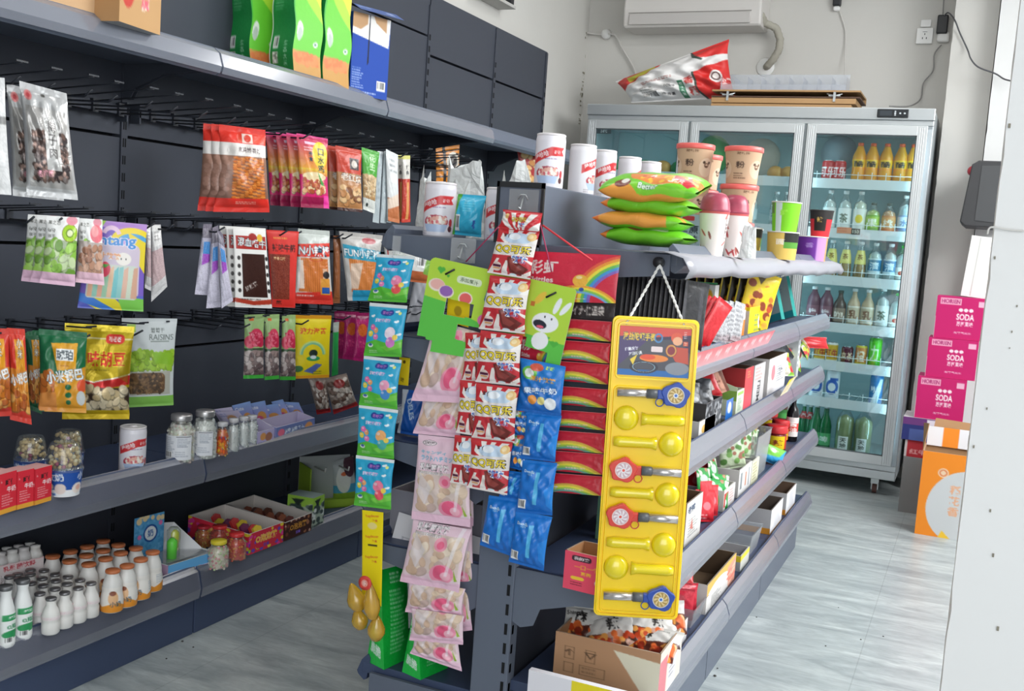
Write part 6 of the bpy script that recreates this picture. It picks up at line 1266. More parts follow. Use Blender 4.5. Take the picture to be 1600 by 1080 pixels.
# B yellow toy strip
QY = [[(566, 797), (599, 801), (596, 948), (565, 944)]]
cy = Cv(36, 140, '#f3dc12', .32, 1.4)
for y in (.08, .38, .68): cy.text('hayfever', .16, y, .05, '#d9702c', wid=.2, bold=.02, rot=-.1).text('糖果', .2, y+.06, .035, '#cf6a30')
cy.ell(.16, .22, .07, .05, '#ecd98a').rect(.1, .49, .24, .515, '#3a3020')
ys = strip('toy_candy_strip', 'yellow hanging strip card carrying four bulb shaped golden toy sweets', 'candy strip', QY, [cy], .004, part='strip_card', m=PR_CARD, seal=(.01, .01), wr=0, back='#e8d010')
GB = mat('golden clear plastic', '#f0c446', rough=.1, spec=.7, trans=.55, coat=.6)
for k, (px, py, rx, rz_, dy) in enumerate(((557, 938, 15, 19, -.03), (581, 945, 13, 26, -.045), (562, 970, 13, 15, -.015), (588, 985, 14, 18, -.022))):
    g = P(px, py, 1, YE+dy); s = dist(g)/FPX; rx *= s; rz_ *= s; l = g-np.array(ys.location)
    b = MB().lathe([(0, -rz_), (rx*.6, -rz_*.85), (rx, -rz_*.25), (rx*.97, rz_*.2), (rx*.6, rz_*.85), (rx*.25, rz_*1.35), (0, rz_*1.5)], 18, capb=False, capt=False).build('toy_bulb', GB, ys, tuple(l)); b.rotation_euler = (.1, (-.35, -.1, -.3, .05)[k], 0)
c = Cv(30, 30, '#d8463c', .3, .3); c.ell(.15, .15, .11, .11, '#e89a8c').text('乐', .15, .15, .13, '#f6eee4', ol='#c23a30')
g = P(571, 911, 1, YE-.075)-np.array(ys.location); lo = MB().lathe([(0, 0), (.0165, 0), (.0165, .003), (0, .003)], 20).build('round_tag', mat('red tag', '#d8463c', rough=.5), ys, tuple(g)); lo.rotation_euler = (math.pi/2, 0, 0)
stick('tag_print', ys, c, .022, .022, PR_CARD, (g[0], g[1]-.0036, g[2]))
# C pink lactic gummy strip
def peachbag(full=True):
    c = Cv(112, 160, '#ecd0dc', .84, 1.2); c.grad(0, 1.2, '#f0cede', '#ebd2da'); c.rect(.08, .48, .8, 1.0, '#dcc8c0'); food(c, .1, .52, .76, 1.0, ['#e6cdb4', '#d8b8a0', '#eedcc8', '#cbb0a8'], .07, 34, 4, .08); c.poly([(.1, .5), (.3, .7), (.2, .95), (.08, .8)], '#e9dfe2', .7)
    c.ell(.20, .10, .12, .035, '#f6e8ee').ring(.2, .1, .10, .11, '#4a4044', sy=.32).text('糖叮屋', .2, .1, .04, '#4a4044', wid=.16).text('キャンディ', .28, .22, .05, '#6fb8d0', wid=.4, bold=.03).text('ラクトハチミツ', .34, .30, .07, '#58b2d4', wid=.5, bold=.05)
    c.text('乳酸菌软糖', .32, .42, .09, '#f4eef0', wid=.46, bold=.04, ol='#4a4448', ow=.05).text('LACTOBACILLUS', .28, .5, .035, '#f4eef0', wid=.38, bold=.05, ol='#5a5458')
    c.ell(.50, .60, .09, .09, '#f0a0b4').ell(.50, .61, .05, .05, '#ea6a8c').ell(.58, .98, .17, .13, '#f096b0').ell(.56, .96, .1, .1, '#ea5f86').ell(.64, 1.0, .07, .06, '#f4b4c4').poly([(.74, .9), (.8, 1.05), (.76, 1.06)], '#9ab83c').rect(0, 1.08, .84, 1.2, '#efc6da').poly([(.72, .3), (.78, .3), (.66, 1.0), (.62, 1.0)], '#f8f2f6', .6); return c
def crop(cv, v0, v1):
    d = Cv.__new__(Cv); a = cv.a; n = a.shape[0]; i0, i1 = int(n*v0)//2*2, int(n*v1)//2*2; d.a = a[i0:i1]; return d
pb = peachbag(); pc = crop(pb, .55, 1.)
QP = [[(678, 500), (750, 520), (725, 630), (643, 626)], [(660, 622), (730, 628), (719, 684), (646, 677)], [(653, 679), (738, 688), (735, 824), (643, 811)], [(646, 812), (737, 828), (716, 927), (624, 909)], [(640, 905), (728, 920), (720, 967), (632, 957)], [(644, 950), (726, 962), (723, 1008), (639, 1001)], [(646, 995), (716, 1002), (722, 1049), (641, 1021)]]
strip('gummy_strip', 'long hanging strip of seven pale pink peach gummy pouches at the gondola end', 'candy strip', QP, [crop(pb, .4, 1.), pc, pb, crop(pb, .3, 1.), pc, pc, crop(pb, .62, 1.)], .026, y=YE-.01, dys=[-.012, .004, .0, .006, .016, .010, .018], seal=(.03, .09), back='#e8c4d6', wr=1.2)
strip('gummy_strip', 'second pink gummy strip mostly hidden behind the long peach one, edges at its right', 'candy strip', [[(690, 690), (742, 690), (740, 822), (680, 815)], [(690, 820), (737, 822), (742, 920), (680, 915)], [(690, 912), (735, 915), (738, 985), (690, 990)]], [pb, pb, pc], .02, y=YE+.045, seal=(.03, .09), back='#e8c4d6')
# D green header card with two windows
def masked_card(name, cv, mask, TL, TR, BR, BL, m, holes=True, t=.0018):
    a = cv.fin(); nv, nu = a.shape[:2]; v, u = np.meshgrid(np.linspace(0, 1, nv), np.linspace(0, 1, nu), indexing='ij')
    TLa, TRa, BRa, BLa = map(np.array, (TL, TR, BR, BL)); p = (1-u)[..., None]*(1-v)[..., None]*TLa+u[..., None]*(1-v)[..., None]*TRa+u[..., None]*v[..., None]*BRa+(1-u)[..., None]*v[..., None]*BLa
    F = grid_faces(nu, nv); ok = ~mask[::2, ::2][:nv, :nu].ravel(); keep = ok[F].all(1); F = F[keep]
    f = np.stack([p[..., 0], np.full(u.shape, -t/2), p[..., 1]], -1).reshape(-1, 3); b = f.copy(); b[:, 1] = t/2
    return np_mesh(name, [(f, F, a.reshape(-1, 3), 0, False), (b, F[:, ::-1], col('#d8dcd0'), 0, False)], [m])
cg_ = Cv(220, 150, '#b9de4a', 2.2, 1.5)
# picture coordinates: x 0..2.2 spans 655..897 px, y 0..1.5 spans about 405..570
cg_.poly([(0, .62), (.5, .68), (.62, .80), (1.0, .92), (2.2, .9), (2.2, 1.5), (0, 1.5)], '#62c850'); cg_.poly([(1.5, .0), (2.2, 0), (2.2, 1.0), (1.5, .9)], '#b9de4a')
for x, y, s in ((.2, .16, .05), (.32, .24, .02), (2.05, 1.0, .05), (1.95, .92, .02)): cg_.ell(x-s*.5, y, s*.7, s*.7, '#55b848').ell(x+s*.5, y, s*.7, s*.7, '#55b848').poly([(x-s*1.1, y+.01), (x+s*1.1, y+.01), (x, y+s*1.6)], '#55b848')
cg_.ell(.17, .42, .13, .10, '#f4e6d8').ell(.18, .41, .11, .08, '#f0b8b0').ell(.33, .50, .12, .10, '#f4e6d8').ell(.33, .49, .10, .085, '#9a6ab8').ell(.64, .55, .11, .11, '#f4e6d8').ell(.64, .55, .09, .09, '#ea6a68').rrect(.46, .2, .84, .32, .05, '#e3efd0').text('添加果汁', .65, .26, .07, '#5a6a50', wid=.28, bold=.01, rot=.06)
cg_.poly([(.95, .24), (1.45, .30), (1.45, .62), (.98, .62), (.92, .5)], '#2a68b4').text('阿', 1.08, .48, .22, '#eef2f6', bold=.05).text('尔', 1.3, .48, .2, '#eef2f6', bold=.05).ell(.98, .84, .10, .10, '#e878b8').ell(.98, 1.02, .09, .06, '#efa8c8').text('桃味', .98, 1.02, .05, '#c84a8c')
# plain bear shaped sweet and a simple white bunny
cg_.ell(1.55, .98, .07, .12, '#f0a848').ell(1.55, .84, .06, .06, '#f0a848').ell(1.72, .28, .05, .13, '#e8c84a', rot=.5).rect(1.6, .36, 1.66, .44, '#c87a3a')
cg_.ell(1.98, .36, .04, .15, '#f2f6fa', rot=.2).ell(2.10, .38, .04, .14, '#f2f6fa', rot=.45).ell(1.86, .68, .19, .17, '#f4f7fa').ell(1.84, 1.0, .12, .15, '#f4f7fa').ell(1.79, .72, .10, .07, '#2a2f3c', rot=.3).ell(1.80, .76, .05, .025, '#e8607a').ell(1.84, .58, .012, .018, '#222222').ell(1.94, .6, .012, .018, '#222222')
X, Y_ = cg_.x, cg_.y
mask = (((X > .36) & (X < .78) & (Y_ > .60+.04*(X-.36)) & (Y_ < .86)) & ~((X > .68) & (Y_ > .84)))
mask |= (X > .60) & (X < 1.05) & (Y_ > .98) & (Y_ < 1.22+.1*(X-.6))
mask |= (Y_ > 1.06+.12*(X-1.0)) & (X > 1.62) & (X < 1.98); mask |= (X > 1.05) & (X < 1.64) & (Y_ > .98)
mask |= (X > .78) & (X < 1.05) & (Y_ > 1.36); mask |= (Y_ > 1.30+.08*X) & (X < .30) & (X > -.1) & (X < .25)
r = .08
for cx_, cy_, sx, sy in ((r, r, -1, -1), (2.2-r, r, 1, -1)): mask |= ((X-cx_)*sx > 0) & ((Y_-cy_)*sy > 0) & ((X-cx_)**2+(Y_-cy_)**2 > r*r)
mask |= (X < .14) & (Y_ > 1.28)
pA, nn, xr, zr = place_plane((780, 430), 1, YE-.035, -90)
loc = []
for a in ((674, 401), (902, 452), (872, 583), (648, 545)): w_ = Pn(a[0], a[1], pA, nn)-pA; loc.append((float(np.dot(w_, xr)), float(np.dot(w_, zr))))
e = empty('header_card', pA); tag(e, 'lime green cut out header card with white bunny, hung by pink strings', 'header card')
o = bpy.data.objects.new('card', masked_card('card', cg_, mask, *loc, PR_CARD)); link(o, e)
for a in ((704, 425), (862, 461)):
    g = P(a[0], a[1], 1, YE-.04)-pA; MB().tube([(g[0]-.012, g[1], g[2]-.006), (g[0]+.010, g[1]-.002, g[2]+.006)], .0022, 6).build('hook_tip', M_BLACKP, e)
# yellow tag and clear pack seen through the window
c = Cv(30, 40, '#ecd016', .3, .4); c.ell(.15, .2, .05, .07, '#b09418').rect(0, .3, .3, .32, '#c8ac14')
bag('yellow_hang_tag', 'yellow card with hook slot seen through the window of the green card', 'hang tag', [(700, 462), (735, 468), (732, 512), (697, 502)], 1, YE-.004, -90, .003, c, PR_CARD, seal=(.01, .01), wr=0)
# E red cola gummy columns
def cola(first=False):
    c = Cv(150, 164, '#cf3038', .84, .92); c.burst(.42, .40, 12, '#f0ece8', y1=.34).rect(0, 0, .84, .04, '#c8323a').poly([(0, .04), (.14, .04), (.1, .22), (0, .26)], '#c8323a').ell(.47, .19, .27, .11, '#c4d8ec').ell(.40, .16, .12, .06, '#eef4fa').text('旺仔', .26, .15, .075, '#2a2226', wid=.17, bold=.03).ell(.73, .14, .09, .075, '#e8c07a').ell(.71, .13, .05, .04, '#f4dca8')
    c.poly([(0, .30), (.84, .26), (.84, .52), (0, .56)], '#e9e2de').poly([(0, .54), (.84, .50), (.84, .92), (0, .92)], '#c8323c')
    c.poly([(.0, .92), (.14, .6), (.2, .6), (.1, .92)], '#efe6e0').poly([(.26, .92), (.34, .62), (.40, .62), (.38, .92)], '#efe6e0').poly([(.62, .52), (.84, .60), (.84, .66)], '#efe6e0').poly([(.58, .92), (.84, .76), (.84, .84), (.7, .92)], '#efe6e0')
    c.poly([(.36, .55), (.50, .52), (.56, .62), (.80, .74), (.66, .88), (.44, .84)], '#6f2622').poly([(.41, .58), (.48, .56), (.52, .67), (.68, .75), (.58, .82), (.46, .78)], '#94403a').ell(.18, .76, .10, .09, '#e8d0c8').rect(.09, .72, .27, .765, '#5a2440').rect(.11, .78, .25, .80, '#e09a3c').ell(.35, .85, .05, .05, '#f0e8e4').ell(.5, .88, .07, .03, '#d8ecf4').text('COLA', .76, .84, .06, '#f6ece6', rot=-.5, bold=.03).rect(0, .885, .84, .92, '#e8e0dc')
    c.text('QQ可乐', .42, .40, .17, '#3a3024', wid=.74, bold=.026, ol='#3a3024', ow=.04).text('QQ可乐', .42, .40, .165, '#f6dc34', wid=.72, bold=.024).text('软糖', .60, .575, .135, '#eef4fa', wid=.32, bold=.026, ol='#eef4fa', ow=.04).text('软糖', .60, .575, .13, '#3568bc', wid=.30, bold=.02); return c
cc0 = cola(); c1 = Cv(100, 40, '#cf3038', .84, .3); c1.burst(.42, .4, 12, '#f0ece8').rect(0, 0, .84, .04, '#c8323a').text('QQ可乐', .42, .14, .08, '#f2d838', wid=.32, bold=.06, ol='#3a3024').text('软糖', .5, .22, .06, '#3f70c0', bold=.05, ol='#eef4fa').ell(.14, .1, .05, .04, '#e8c07a')
QC = [[(786, 327), (848, 333), (843, 362), (779, 356)], [(779, 354), (843, 361), (829, 437), (762, 426)], [(765, 430), (829, 438), (820, 522), (748, 514)], [(751, 516), (817, 524), (812, 604), (742, 597)], [(745, 598), (812, 606), (803, 693), (736, 684)], [(737, 684), (802, 691), (792, 774), (729, 762)]]
cs_ = strip('cola_gummy_strip', 'red hanging strip of cola gummy packs with fat yellow lettering, longest column', 'candy strip', QC, [c1, cc0, cc0, cc0, cc0, cc0], .026, y=YE-.06, seal=(.05, .05), back='#b8303a', wr=1.)
QC2 = [[(727, 520), (775, 520), (770, 600), (722, 595)], [(718, 594), (768, 598), (760, 684), (713, 676)], [(710, 680), (755, 684), (748, 762), (703, 754)]]
strip('cola_gummy_strip', 'shorter red cola gummy strip peeking out left of the longest column', 'candy strip', QC2, [cc0], .022, y=YE-.048, seal=(.05, .05), back='#b8303a', dys=[.01, .0, .0])
# F blue gummy strips
def bluefront():
    c = Cv(80, 100, '#1d74cc', .8, 1.); c.grad(0, 1, '#2a86d8', '#1663b8'); c.ell(.2, .24, .14, .12, '#6cc04a').ell(.2, .24, .09, .08, '#e8f0ea').ell(.32, .12, .12, .07, '#d8604c').text('果汁软糖', .45, .33, .1, '#f2a63a', wid=.45, bold=.05).text('果味牛奶', .42, .55, .12, '#eef4fa', wid=.6, rot=-.1, bold=.05, ol='#2a5ca8').text('酸酸', .55, .1, .07, '#c8e86a').ell(.3, .74, .08, .09, '#f09a3c').ell(.46, .74, .07, .08, '#e8dc8c').ell(.62, .78, .10, .12, '#eef2f6').noise(0, 0, 1, 1, .02); return c
def blueback():
    c = Cv(70, 100, '#1672cc', .7, 1.); c.grad(0, 1, '#1a7ad4', '#1468c0'); c.rect(.34, .2, .42, .8, '#58b8e8').text('Doodle', .2, .2, .05, '#e6eff6', wid=.22, rot=.06, bold=.03).text('小雪球', .22, .25, .035, '#b8d4ee').barcode(.04, .72, .2, .9).noise(0, 0, 1, 1, .015).poly([(.55, .5), (.7, .4), (.7, .9), (.6, .8)], '#2484dc'); return c
bf, bb = bluefront(), blueback()
strip('blue_gummy_strip', 'bright blue hanging pouch strip reaching lowest, right of the cola column', 'candy strip', [[(813, 559), (884, 573), (877, 650), (806, 641)], [(822, 643), (877, 650), (868, 722), (814, 716)], [(816, 718), (870, 724), (863, 806), (806, 800)], [(806, 798), (863, 808), (849, 893), (794, 878)]], [bf, bb, bb, bb], .026, y=YE-.045, seal=(.05, .05), back='#1668b8', wr=1.6)
strip('blue_gummy_strip', 'second bright blue pouch strip, left of the lowest one and under the cola packs', 'candy strip', [[(800, 630), (842, 640), (834, 686), (800, 680)], [(800, 672), (838, 680), (826, 738), (795, 730)], [(786, 735), (830, 740), (816, 782), (780, 776)], [(764, 774), (818, 782), (802, 871), (749, 852)]], [bf, bf, bb, bb], .024, y=YE-.03, seal=(.05, .05), back='#1668b8', wr=1.6)
# G rainbow candy hanger
def rb_head():
    c = Cv(150, 90, '#d62f48', 1.5, .9)
    for i, k in enumerate(('#e8604a', '#f0a040', '#f2e04a', '#6cc060', '#4a9ad8', '#8a68c0')): c.ring(1.75, .95, .92-i*.05, .97-i*.05, k, sy=1.0).ring(-.1, 1.25, 1.1-i*.035, 1.135-i*.035, k, al=.0)
    for i, k in enumerate(('#f0a040', '#f2e04a', '#8cc85a', '#7ab0e0')): c.ring(.9, 1.25, .70-i*.04, .74-i*.04, k, sy=.9)
    c.text('彩虹', .30, .28, .26, '#f4ece8', wid=.5, bold=.06).text('Skittles', .27, .50, .10, '#f4ece8', wid=.42, bold=.06).ell(.92, .50, .12, .11, '#f0b848').ell(.95, .66, .04, .035, '#3f5aa8').ell(.9, .44, .05, .03, '#f6dc9c').lines(.85, .82, 1.1, .86, 1, '#f0d8d8').noise(0, 0, 2, 1, .015); return c
def rb_pack():
    c = Cv(100, 34, '#c8283c', 1., .33)
    for i, k in enumerate(('#d8b04a', '#e8dc4a', '#a0cc50', '#6fae9c')): c.ring(.45, .95, .80-i*.035, .84-i*.035, k, sy=.95)
    c.text('彩虹糖', .18, .24, .07, '#f2e4e4', wid=.22, bold=.05).lines(.4, .24, .85, .28, 1, '#f0c8cc').rect(0, 0, 1., .012, '#e08a90'); return c
rp = rb_pack()
pg = P(890, 400, 1, YE+.0); sk = empty('rainbow_candy_hanger', pg); tag(sk, 'tall red hanging pack of rainbow striped candy bags with big white lettering', 'candy hanger')
def hpart(parent, p0, name, q, y, th, cv, m=None, **kw):
    pp, nn, xr, zr = place_plane(((q[0][0]+q[1][0])/2, (q[0][1]+q[1][1])/2), 1, y, -90); loc = []
    for a in q: w_ = Pn(a[0], a[1], pp, nn)-pp; loc.append((float(np.dot(w_, xr)), float(np.dot(w_, zr))))
    o = bpy.data.objects.new(name, pouch_mesh(name, *loc, th, cv, m or PR_FOIL, **kw)); C.objects.link(o); o.parent = parent; o.location = tuple(pp-p0); return o
hpart(sk, pg, 'header', [(822, 392), (970, 399), (962, 474), (818, 470)], YE-.012, .012, rb_head(), seal=(.02, .02), back='#c03040', wr=.3)
c = Cv(60, 16, '#2c2426', .9, .18); c.text('ウァイナ·保温袋', .45, .09, .1, '#d8d0cc', wid=.6, bold=.02); hpart(sk, pg, 'dark_band', [(862, 470), (962, 474), (960, 500), (860, 496)], YE-.008, .006, c, wr=.2)
ys_ = [(500, 530), (534, 564), (567, 597), (606, 634), (643, 669), (675, 705), (707, 738), (742, 771)]
for k, (a, b) in enumerate(ys_):
    xl_, xrr = 858-k*1.6, 956-k*2.1
    hpart(sk, pg, 'candy_pack', [(xl_, a-4), (xrr, a+3), (xrr-1, b+4), (xl_-1, b-4)], YE-.004, .014, rp, seal=(.04, .04), seed=k, back='#b82a3a')
hpart(sk, pg, 'backing', [(858, 494), (958, 498), (940, 774), (846, 768)], YE+.012, .002, Cv(20, 60, '#3a4048', .2, .6), m=PR_CARD, wr=0)
o = hpart(sk, pg, 'inner_pack', [(815, 525), (868, 536), (862, 570), (812, 560)], YE+.0, .01, crop(rb_head(), .1, .7), seed=3, wr=.3)
# strings and clear hook plates
def wire(pts, r, m, name, label, y=YE-.03):
    return tag(MB().tube([P(a, b, 1, y) for a, b in pts], r, 6).build(name, m), label, 'string')
M_PINK = mat('magenta string', '#a8345c', rough=.6); M_RED = mat('red string', '#d83a44', rough=.6)
wire([(848, 352), (925, 407)], .0022, M_RED, 'string', 'bright red string slanting down to the rainbow candy header', YE-.05)
wire([(797, 335), (728, 409)], .0014, M_PINK, 'string', 'dark pink string running left to the green header card', YE-.03)
wire([(843, 345), (862, 425)], .0014, M_PINK, 'string', 'dark pink string running down to the right side of the green card', YE-.045)
for k, (q, lb) in enumerate((([(706, 371), (745, 374), (742, 412), (703, 409)], 'clear plastic hook plate stuck on the shelf edge above the green card'), ([(797, 295), (842, 298), (840, 335), (796, 332)], 'clear plastic hook plate on the end of the top box above the cola strip'))):
    g0, g1 = P(q[0][0], q[0][1], 1, 2.066), P(q[2][0], q[2][1], 1, 2.066)
    o = MB().box(g0[0], 2.0645, g1[2], g1[0], 2.0665, g0[2]).build('hook_plate', G_CLEAR); tag(o, lb, 'hook plate')
    cx_ = (g0[0]+g1[0])/2; cz_ = (g0[2]+g1[2])/2; hk = MB().tube([(cx_, 2.062, cz_+.01), (cx_, 2.05, cz_-.018), (cx_+.001, 2.04, cz_-.014)], .0018, 6).tube([(cx_-.012, 2.062, cz_+.004), (cx_-.006, 2.060, cz_+.014), (cx_+.006, 2.060, cz_+.014), (cx_+.012, 2.062, cz_+.004)], .0012, 5).build('hook', M_STEEL, o); 
g = P(621, 377, 1, 2.06); tag(MB().box(g[0]-.008, 2.052, g[2]-.028, g[0]+.012, 2.056, g[2]+.012).tube([(g[0], 2.05, g[2]-.02), (g[0]-.002, 2.045, g[2]-.035), (g[0]+.006, 2.045, g[2]-.04)], .0015, 5).build('strip_clip', G_CLEAR), 'small clear clip on the shelf edge holding the sky blue strip', 'clip')

# J yellow blister card with toy wands
YC = 1.985
pB, nB, xB, zB = place_plane((1010, 735), 1, YC, -67)
_l = []
for a in ((957, 492), (1091, 501), (1061, 972), (928, 959)): w_ = Pn(a[0], a[1], pB, nB)-pB; _l.append(np.array([np.dot(w_, xB), np.dot(w_, zB)]))
wc = (np.linalg.norm(_l[1]-_l[0])+np.linalg.norm(_l[2]-_l[3]))/2; hc = (np.linalg.norm(_l[3]-_l[0])+np.linalg.norm(_l[2]-_l[1]))/2
cl2 = sum(_l)/4; cen = pB+xB*cl2[0]+zB*cl2[1]; _dx = (_l[1]+_l[2])-(_l[0]+_l[3]); _dz = (_l[0]+_l[1])-(_l[3]+_l[2]); tilt = .25*math.atan2(_dx[1], _dx[0])-.75*math.atan2(_dz[0], _dz[1])
xt = xB*math.cos(tilt)+zB*math.sin(tilt); zt_ = -xB*math.sin(tilt)+zB*math.cos(tilt)
bc = empty('blister_card', tuple(cen)); frame(bc, cen, nB, xt, zt_); tag(bc, 'tall yellow plastic blister card with toy watch wands hung by a white rope', 'toy card')
M_YEL = mat('yellow blister plastic', '#ffd90c', rough=.28, spec=.5, coat=.3); M_YELT = mat('glossy clear yellow bubble', '#ecd61e', rough=.12, spec=.6, coat=.5)
def rrect_pts(w, h, r, n=5):
    out = []
    for cx_, cy_, a0 in ((w/2-r, h/2-r, 0), (-w/2+r, h/2-r, 90), (-w/2+r, -h/2+r, 180), (w/2-r, -h/2+r, 270)):
        for i in range(n+1): a = math.radians(a0+90*i/n); out.append((cx_+r*math.cos(a), cy_+r*math.sin(a)))
    return out
MB().prism(rrect_pts(wc, hc, .012), 0, .003, 'y').build('card_base', M_YEL, bc, bevel=.001)
def rim(w, h, cx_, cz_, d=.005, t=.004, r=.01):
    a = rrect_pts(w, h, r); b = rrect_pts(w-2*t, h-2*t, max(r-t, .002)); n = len(a); vs = [(x+cx_, -0.0, z+cz_) for x, z in a]+[(x*.985+cx_, -d, z*.995+cz_) for x, z in a]+[(x+cx_, -d, z+cz_) for x, z in b]+[(x+cx_, 0, z+cz_) for x, z in b]
    m_ = MB(); m_.add(vs, [(i+n*k, (i+1) % n+n*k, (i+1) % n+n*(k+1), i+n*(k+1)) for k in range(3) for i in range(n)]); return m_
h1 = hc*.185
rim(wc*.97, hc*.99, 0, 0, .006, .004, .012).build('rim', M_YEL, bc); rim(wc*.88, h1, 0, hc/2-h1/2-hc*.018, .005).build('picture_rim', M_YEL, bc); rim(wc*.88, hc*.76, 0, -hc*.105, .004).build('blister_rim', M_YEL, bc)
pcv = Cv(150, 90, '#3a2c4a', 1.5, .92); pcv.poly([(0, 0), (1.5, 0), (1.5, .12), (.6, .2), (0, .3)], '#d8483c').poly([(0, .2), (.7, .12), (.9, .5), (0, .8)], '#4a3a6a').poly([(0, .75), (.6, .25), (1.3, .2), (1.5, .5), (1.5, .92), (0, .92)], '#4a4a54').poly([(0, .8), (1.5, .8), (1.5, .92), (0, .92)], '#1f6ab0').ring(.55, .75, .2, .3, '#2f2c3a', sy=.4).ring(.55, .75, .22, .24, '#8fb0c0', sy=.4)
pcv.ell(.75, .58, .30, .07, '#f08a3a').ell(.62, .56, .16, .05, '#e8502c').poly([(1.0, .34), (1.45, .36), (1.48, .66), (1.2, .62)], '#c8503c').ell(1.1, .42, .12, .12, '#8a2c3a').ring(1.1, .42, .08, .11, '#d8a050').ell(1.25, .75, .25, .12, '#8a8f98').poly([(.25, .62), (.4, .52), (.32, .72)], '#f0d040')
pcv.text('激战陀螺手表', .42, .19, .15, '#f0c83a', wid=.68, bold=.05, ol='#2a4a70', ow=.05).ring(.82, .2, .06, .09, '#4a8ac0').text('炫酷发射', .27, .42, .07, '#eceef2', rot=-.12, bold=.03).text('对战玩具', .36, .50, .07, '#eceef2', rot=-.12, bold=.03).rrect(.68, .36, .92, .46, .02, '#ecd8d8').ell(1.2, .18, .12, .10, '#e0583a').ell(1.22, .24, .1, .08, '#f0b088').lines(1.35, .06, 1.42, .2, 4, '#f0f0f0').rect(1.34, .24, 1.44, .32, '#d8583c').text('糖', 1.39, .28, .06, '#f6ead8')
stick('picture', bc, pcv, wc*.82, h1*.86, PR_PLAS, (0, -.0035, hc/2-h1/2-hc*.018))
M_SILV = mat('silver tube', '#c9c4c2', rough=.25, metal=.8); M_COL = mat('dark collar', '#5a5d62', rough=.4)
def wand(z, side, colr, present):
    """side=-1: round head at the left"""
    e = empty('toy_wand' if present else 'empty_bubble', (0, 0, z), parent=bc); hx_ = side*wc*.27; x0, x1 = -side*wc*.40, side*wc*.06; g = 0
    if present:
        a = MB(); n = 26; a.prism([(hx_+.027*(1+.10*math.sin(5*t_))*math.cos(t_), .024*(1+.10*math.sin(5*t_+1))*math.sin(t_)) for t_ in np.linspace(0, 2*math.pi, n, endpoint=False)], -.020, -.006, 'y').build('head', mat('toy '+colr[0], colr[0], rough=.3), e, bevel=.002)
        MB().box(min(hx_, x1), -.018, -.009, max(hx_, x1), -.006, .009).build('neck', mat('toy '+colr[0], colr[0], rough=.3), e, bevel=.002)
        MB().tube([(x0, -.013, -.001), (x1-side*.018, -.013, 0)], .0085, 14).build('tube', M_SILV, e); MB().tube([(x1-side*.020, -.013, 0), (x1, -.013, 0)], .0095, 10).build('collar', M_COL, e)
        c = Cv(40, 40, colr[0], .4, .4); c.ell(.2, .2, .17, .17, '#e4e0da').ell(.2, .2, .155, .155, colr[1]);
        R2 = np.hypot(c.x-.2, c.y-.2); an = np.arctan2(c.y-.2, c.x-.2); c.put((R2 < .14) & (np.sin(an*9+R2*40) > 0), colr[2]); c.ell(.2, .2, .05, .05, '#e9ecf0').ell(.2, .2, .03, .03, colr[3])
        a = c.fin(); nv, nu = a.shape[:2]; zz, xx = np.meshgrid(np.linspace(.019, -.019, nv), np.linspace(-.019, .019, nu), indexing='ij'); F = grid_faces(nu, nv); ok = (np.hypot(xx, zz) <= .0192).ravel(); F = F[ok[F].all(1)]
        me = np_mesh('spinner', [(np.stack([xx, np.zeros_like(xx), zz], -1).reshape(-1, 3), F, a.reshape(-1, 3), 0, False)], [PR_PLAS]); o = bpy.data.objects.new('spinner', me); link(o, e, (hx_, -.0206, 0))
        MB().tube([(hx_-side*.03+.008*math.cos(t_), -.014, -.016+.008*math.sin(t_)) for t_ in np.linspace(0, 6.28, 13)], .0012, 5).build('loop', mat('toy '+colr[0], colr[0], rough=.3), e)
        MB().box(hx_+side*.008-.009, -.019, .018, hx_+side*.008+.009, -.008, .026).build('clip', mat('toy clip yellow', '#d8dc2e', rough=.3), e, bevel=.001).rotation_euler = (0, side*.5, 0)
    else:
        m_ = MB(); m_.ball((hx_, -.006, 0), .025, 18, 10, 1.0); o = m_.build('bubble', M_YELT, e); 
        for v in o.data.vertices: v.co.y = -.003+(v.co.y+.006)*.62
        m_ = MB().tube([(x0, -.004, .0), (x0+side*.012, -.004, 0), (x1-side*.005, -.004, 0), (x1+side*.006, -.004, 0)], [.009, .0115, .0105, .014], 12); m_.build('tube_bubble', M_YELT, e)
    return e
BL_ = ('#2f4fa8', '#a88a4a', '#e0c890', '#3a6ac0'); RD_ = ('#d8443a', '#c8a8b0', '#e9e4e6', '#e0584a')
for py, sd, pres, cc in ((614, 1, 1, BL_), (655, -1, 0, None), (692, 1, 0, None), (734, -1, 1, RD_), (771, 1, 0, None), (806, -1, 1, RD_), (849, 1, 0, None), (888, -1, 0, None), (930, 1, 1, BL_)):
    g = Pn(1010-(py-735)*.06, py, cen, nB); zl = float(np.dot(g-cen, zt_))
    wand(zl, sd, cc, pres)
# white rope
a, b, t_ = Pn(978, 506, cen+nB*.003, nB), Pn(1070, 511, cen+nB*.003, nB), P(1031, 414, 1, YC+.07)
def rope(a, b):
    mb = MB(); a = np.array(a); b = np.array(b)
    for ph in (0, math.pi): mb.tube([a+(b-a)*t+np.array([.0016*math.cos(40*t+ph), .0016*math.sin(40*t+ph), 0]) for t in np.linspace(0, 1, 60)], .0017, 5)
    return mb
m_ = rope(a, t_); m2 = rope(b, t_); m_.add(m2.v, m2.f, True); rp_ = m_.build('rope', mat('white rope', '#e9e8e4', rough=.8)); tag(rp_, 'twisted white rope from which the yellow toy card hangs', 'rope')
tag(MB().lathe([(0, 0), (.011, 0), (.011, .014), (0, .014)], 14).build('rope_hook', M_BLACKP, None, tuple(P(1031, 410, 1, 2.075))), 'black round hook under the top shelf holding the rope', 'hook').rotation_euler = (math.pi/2, 0, 0)

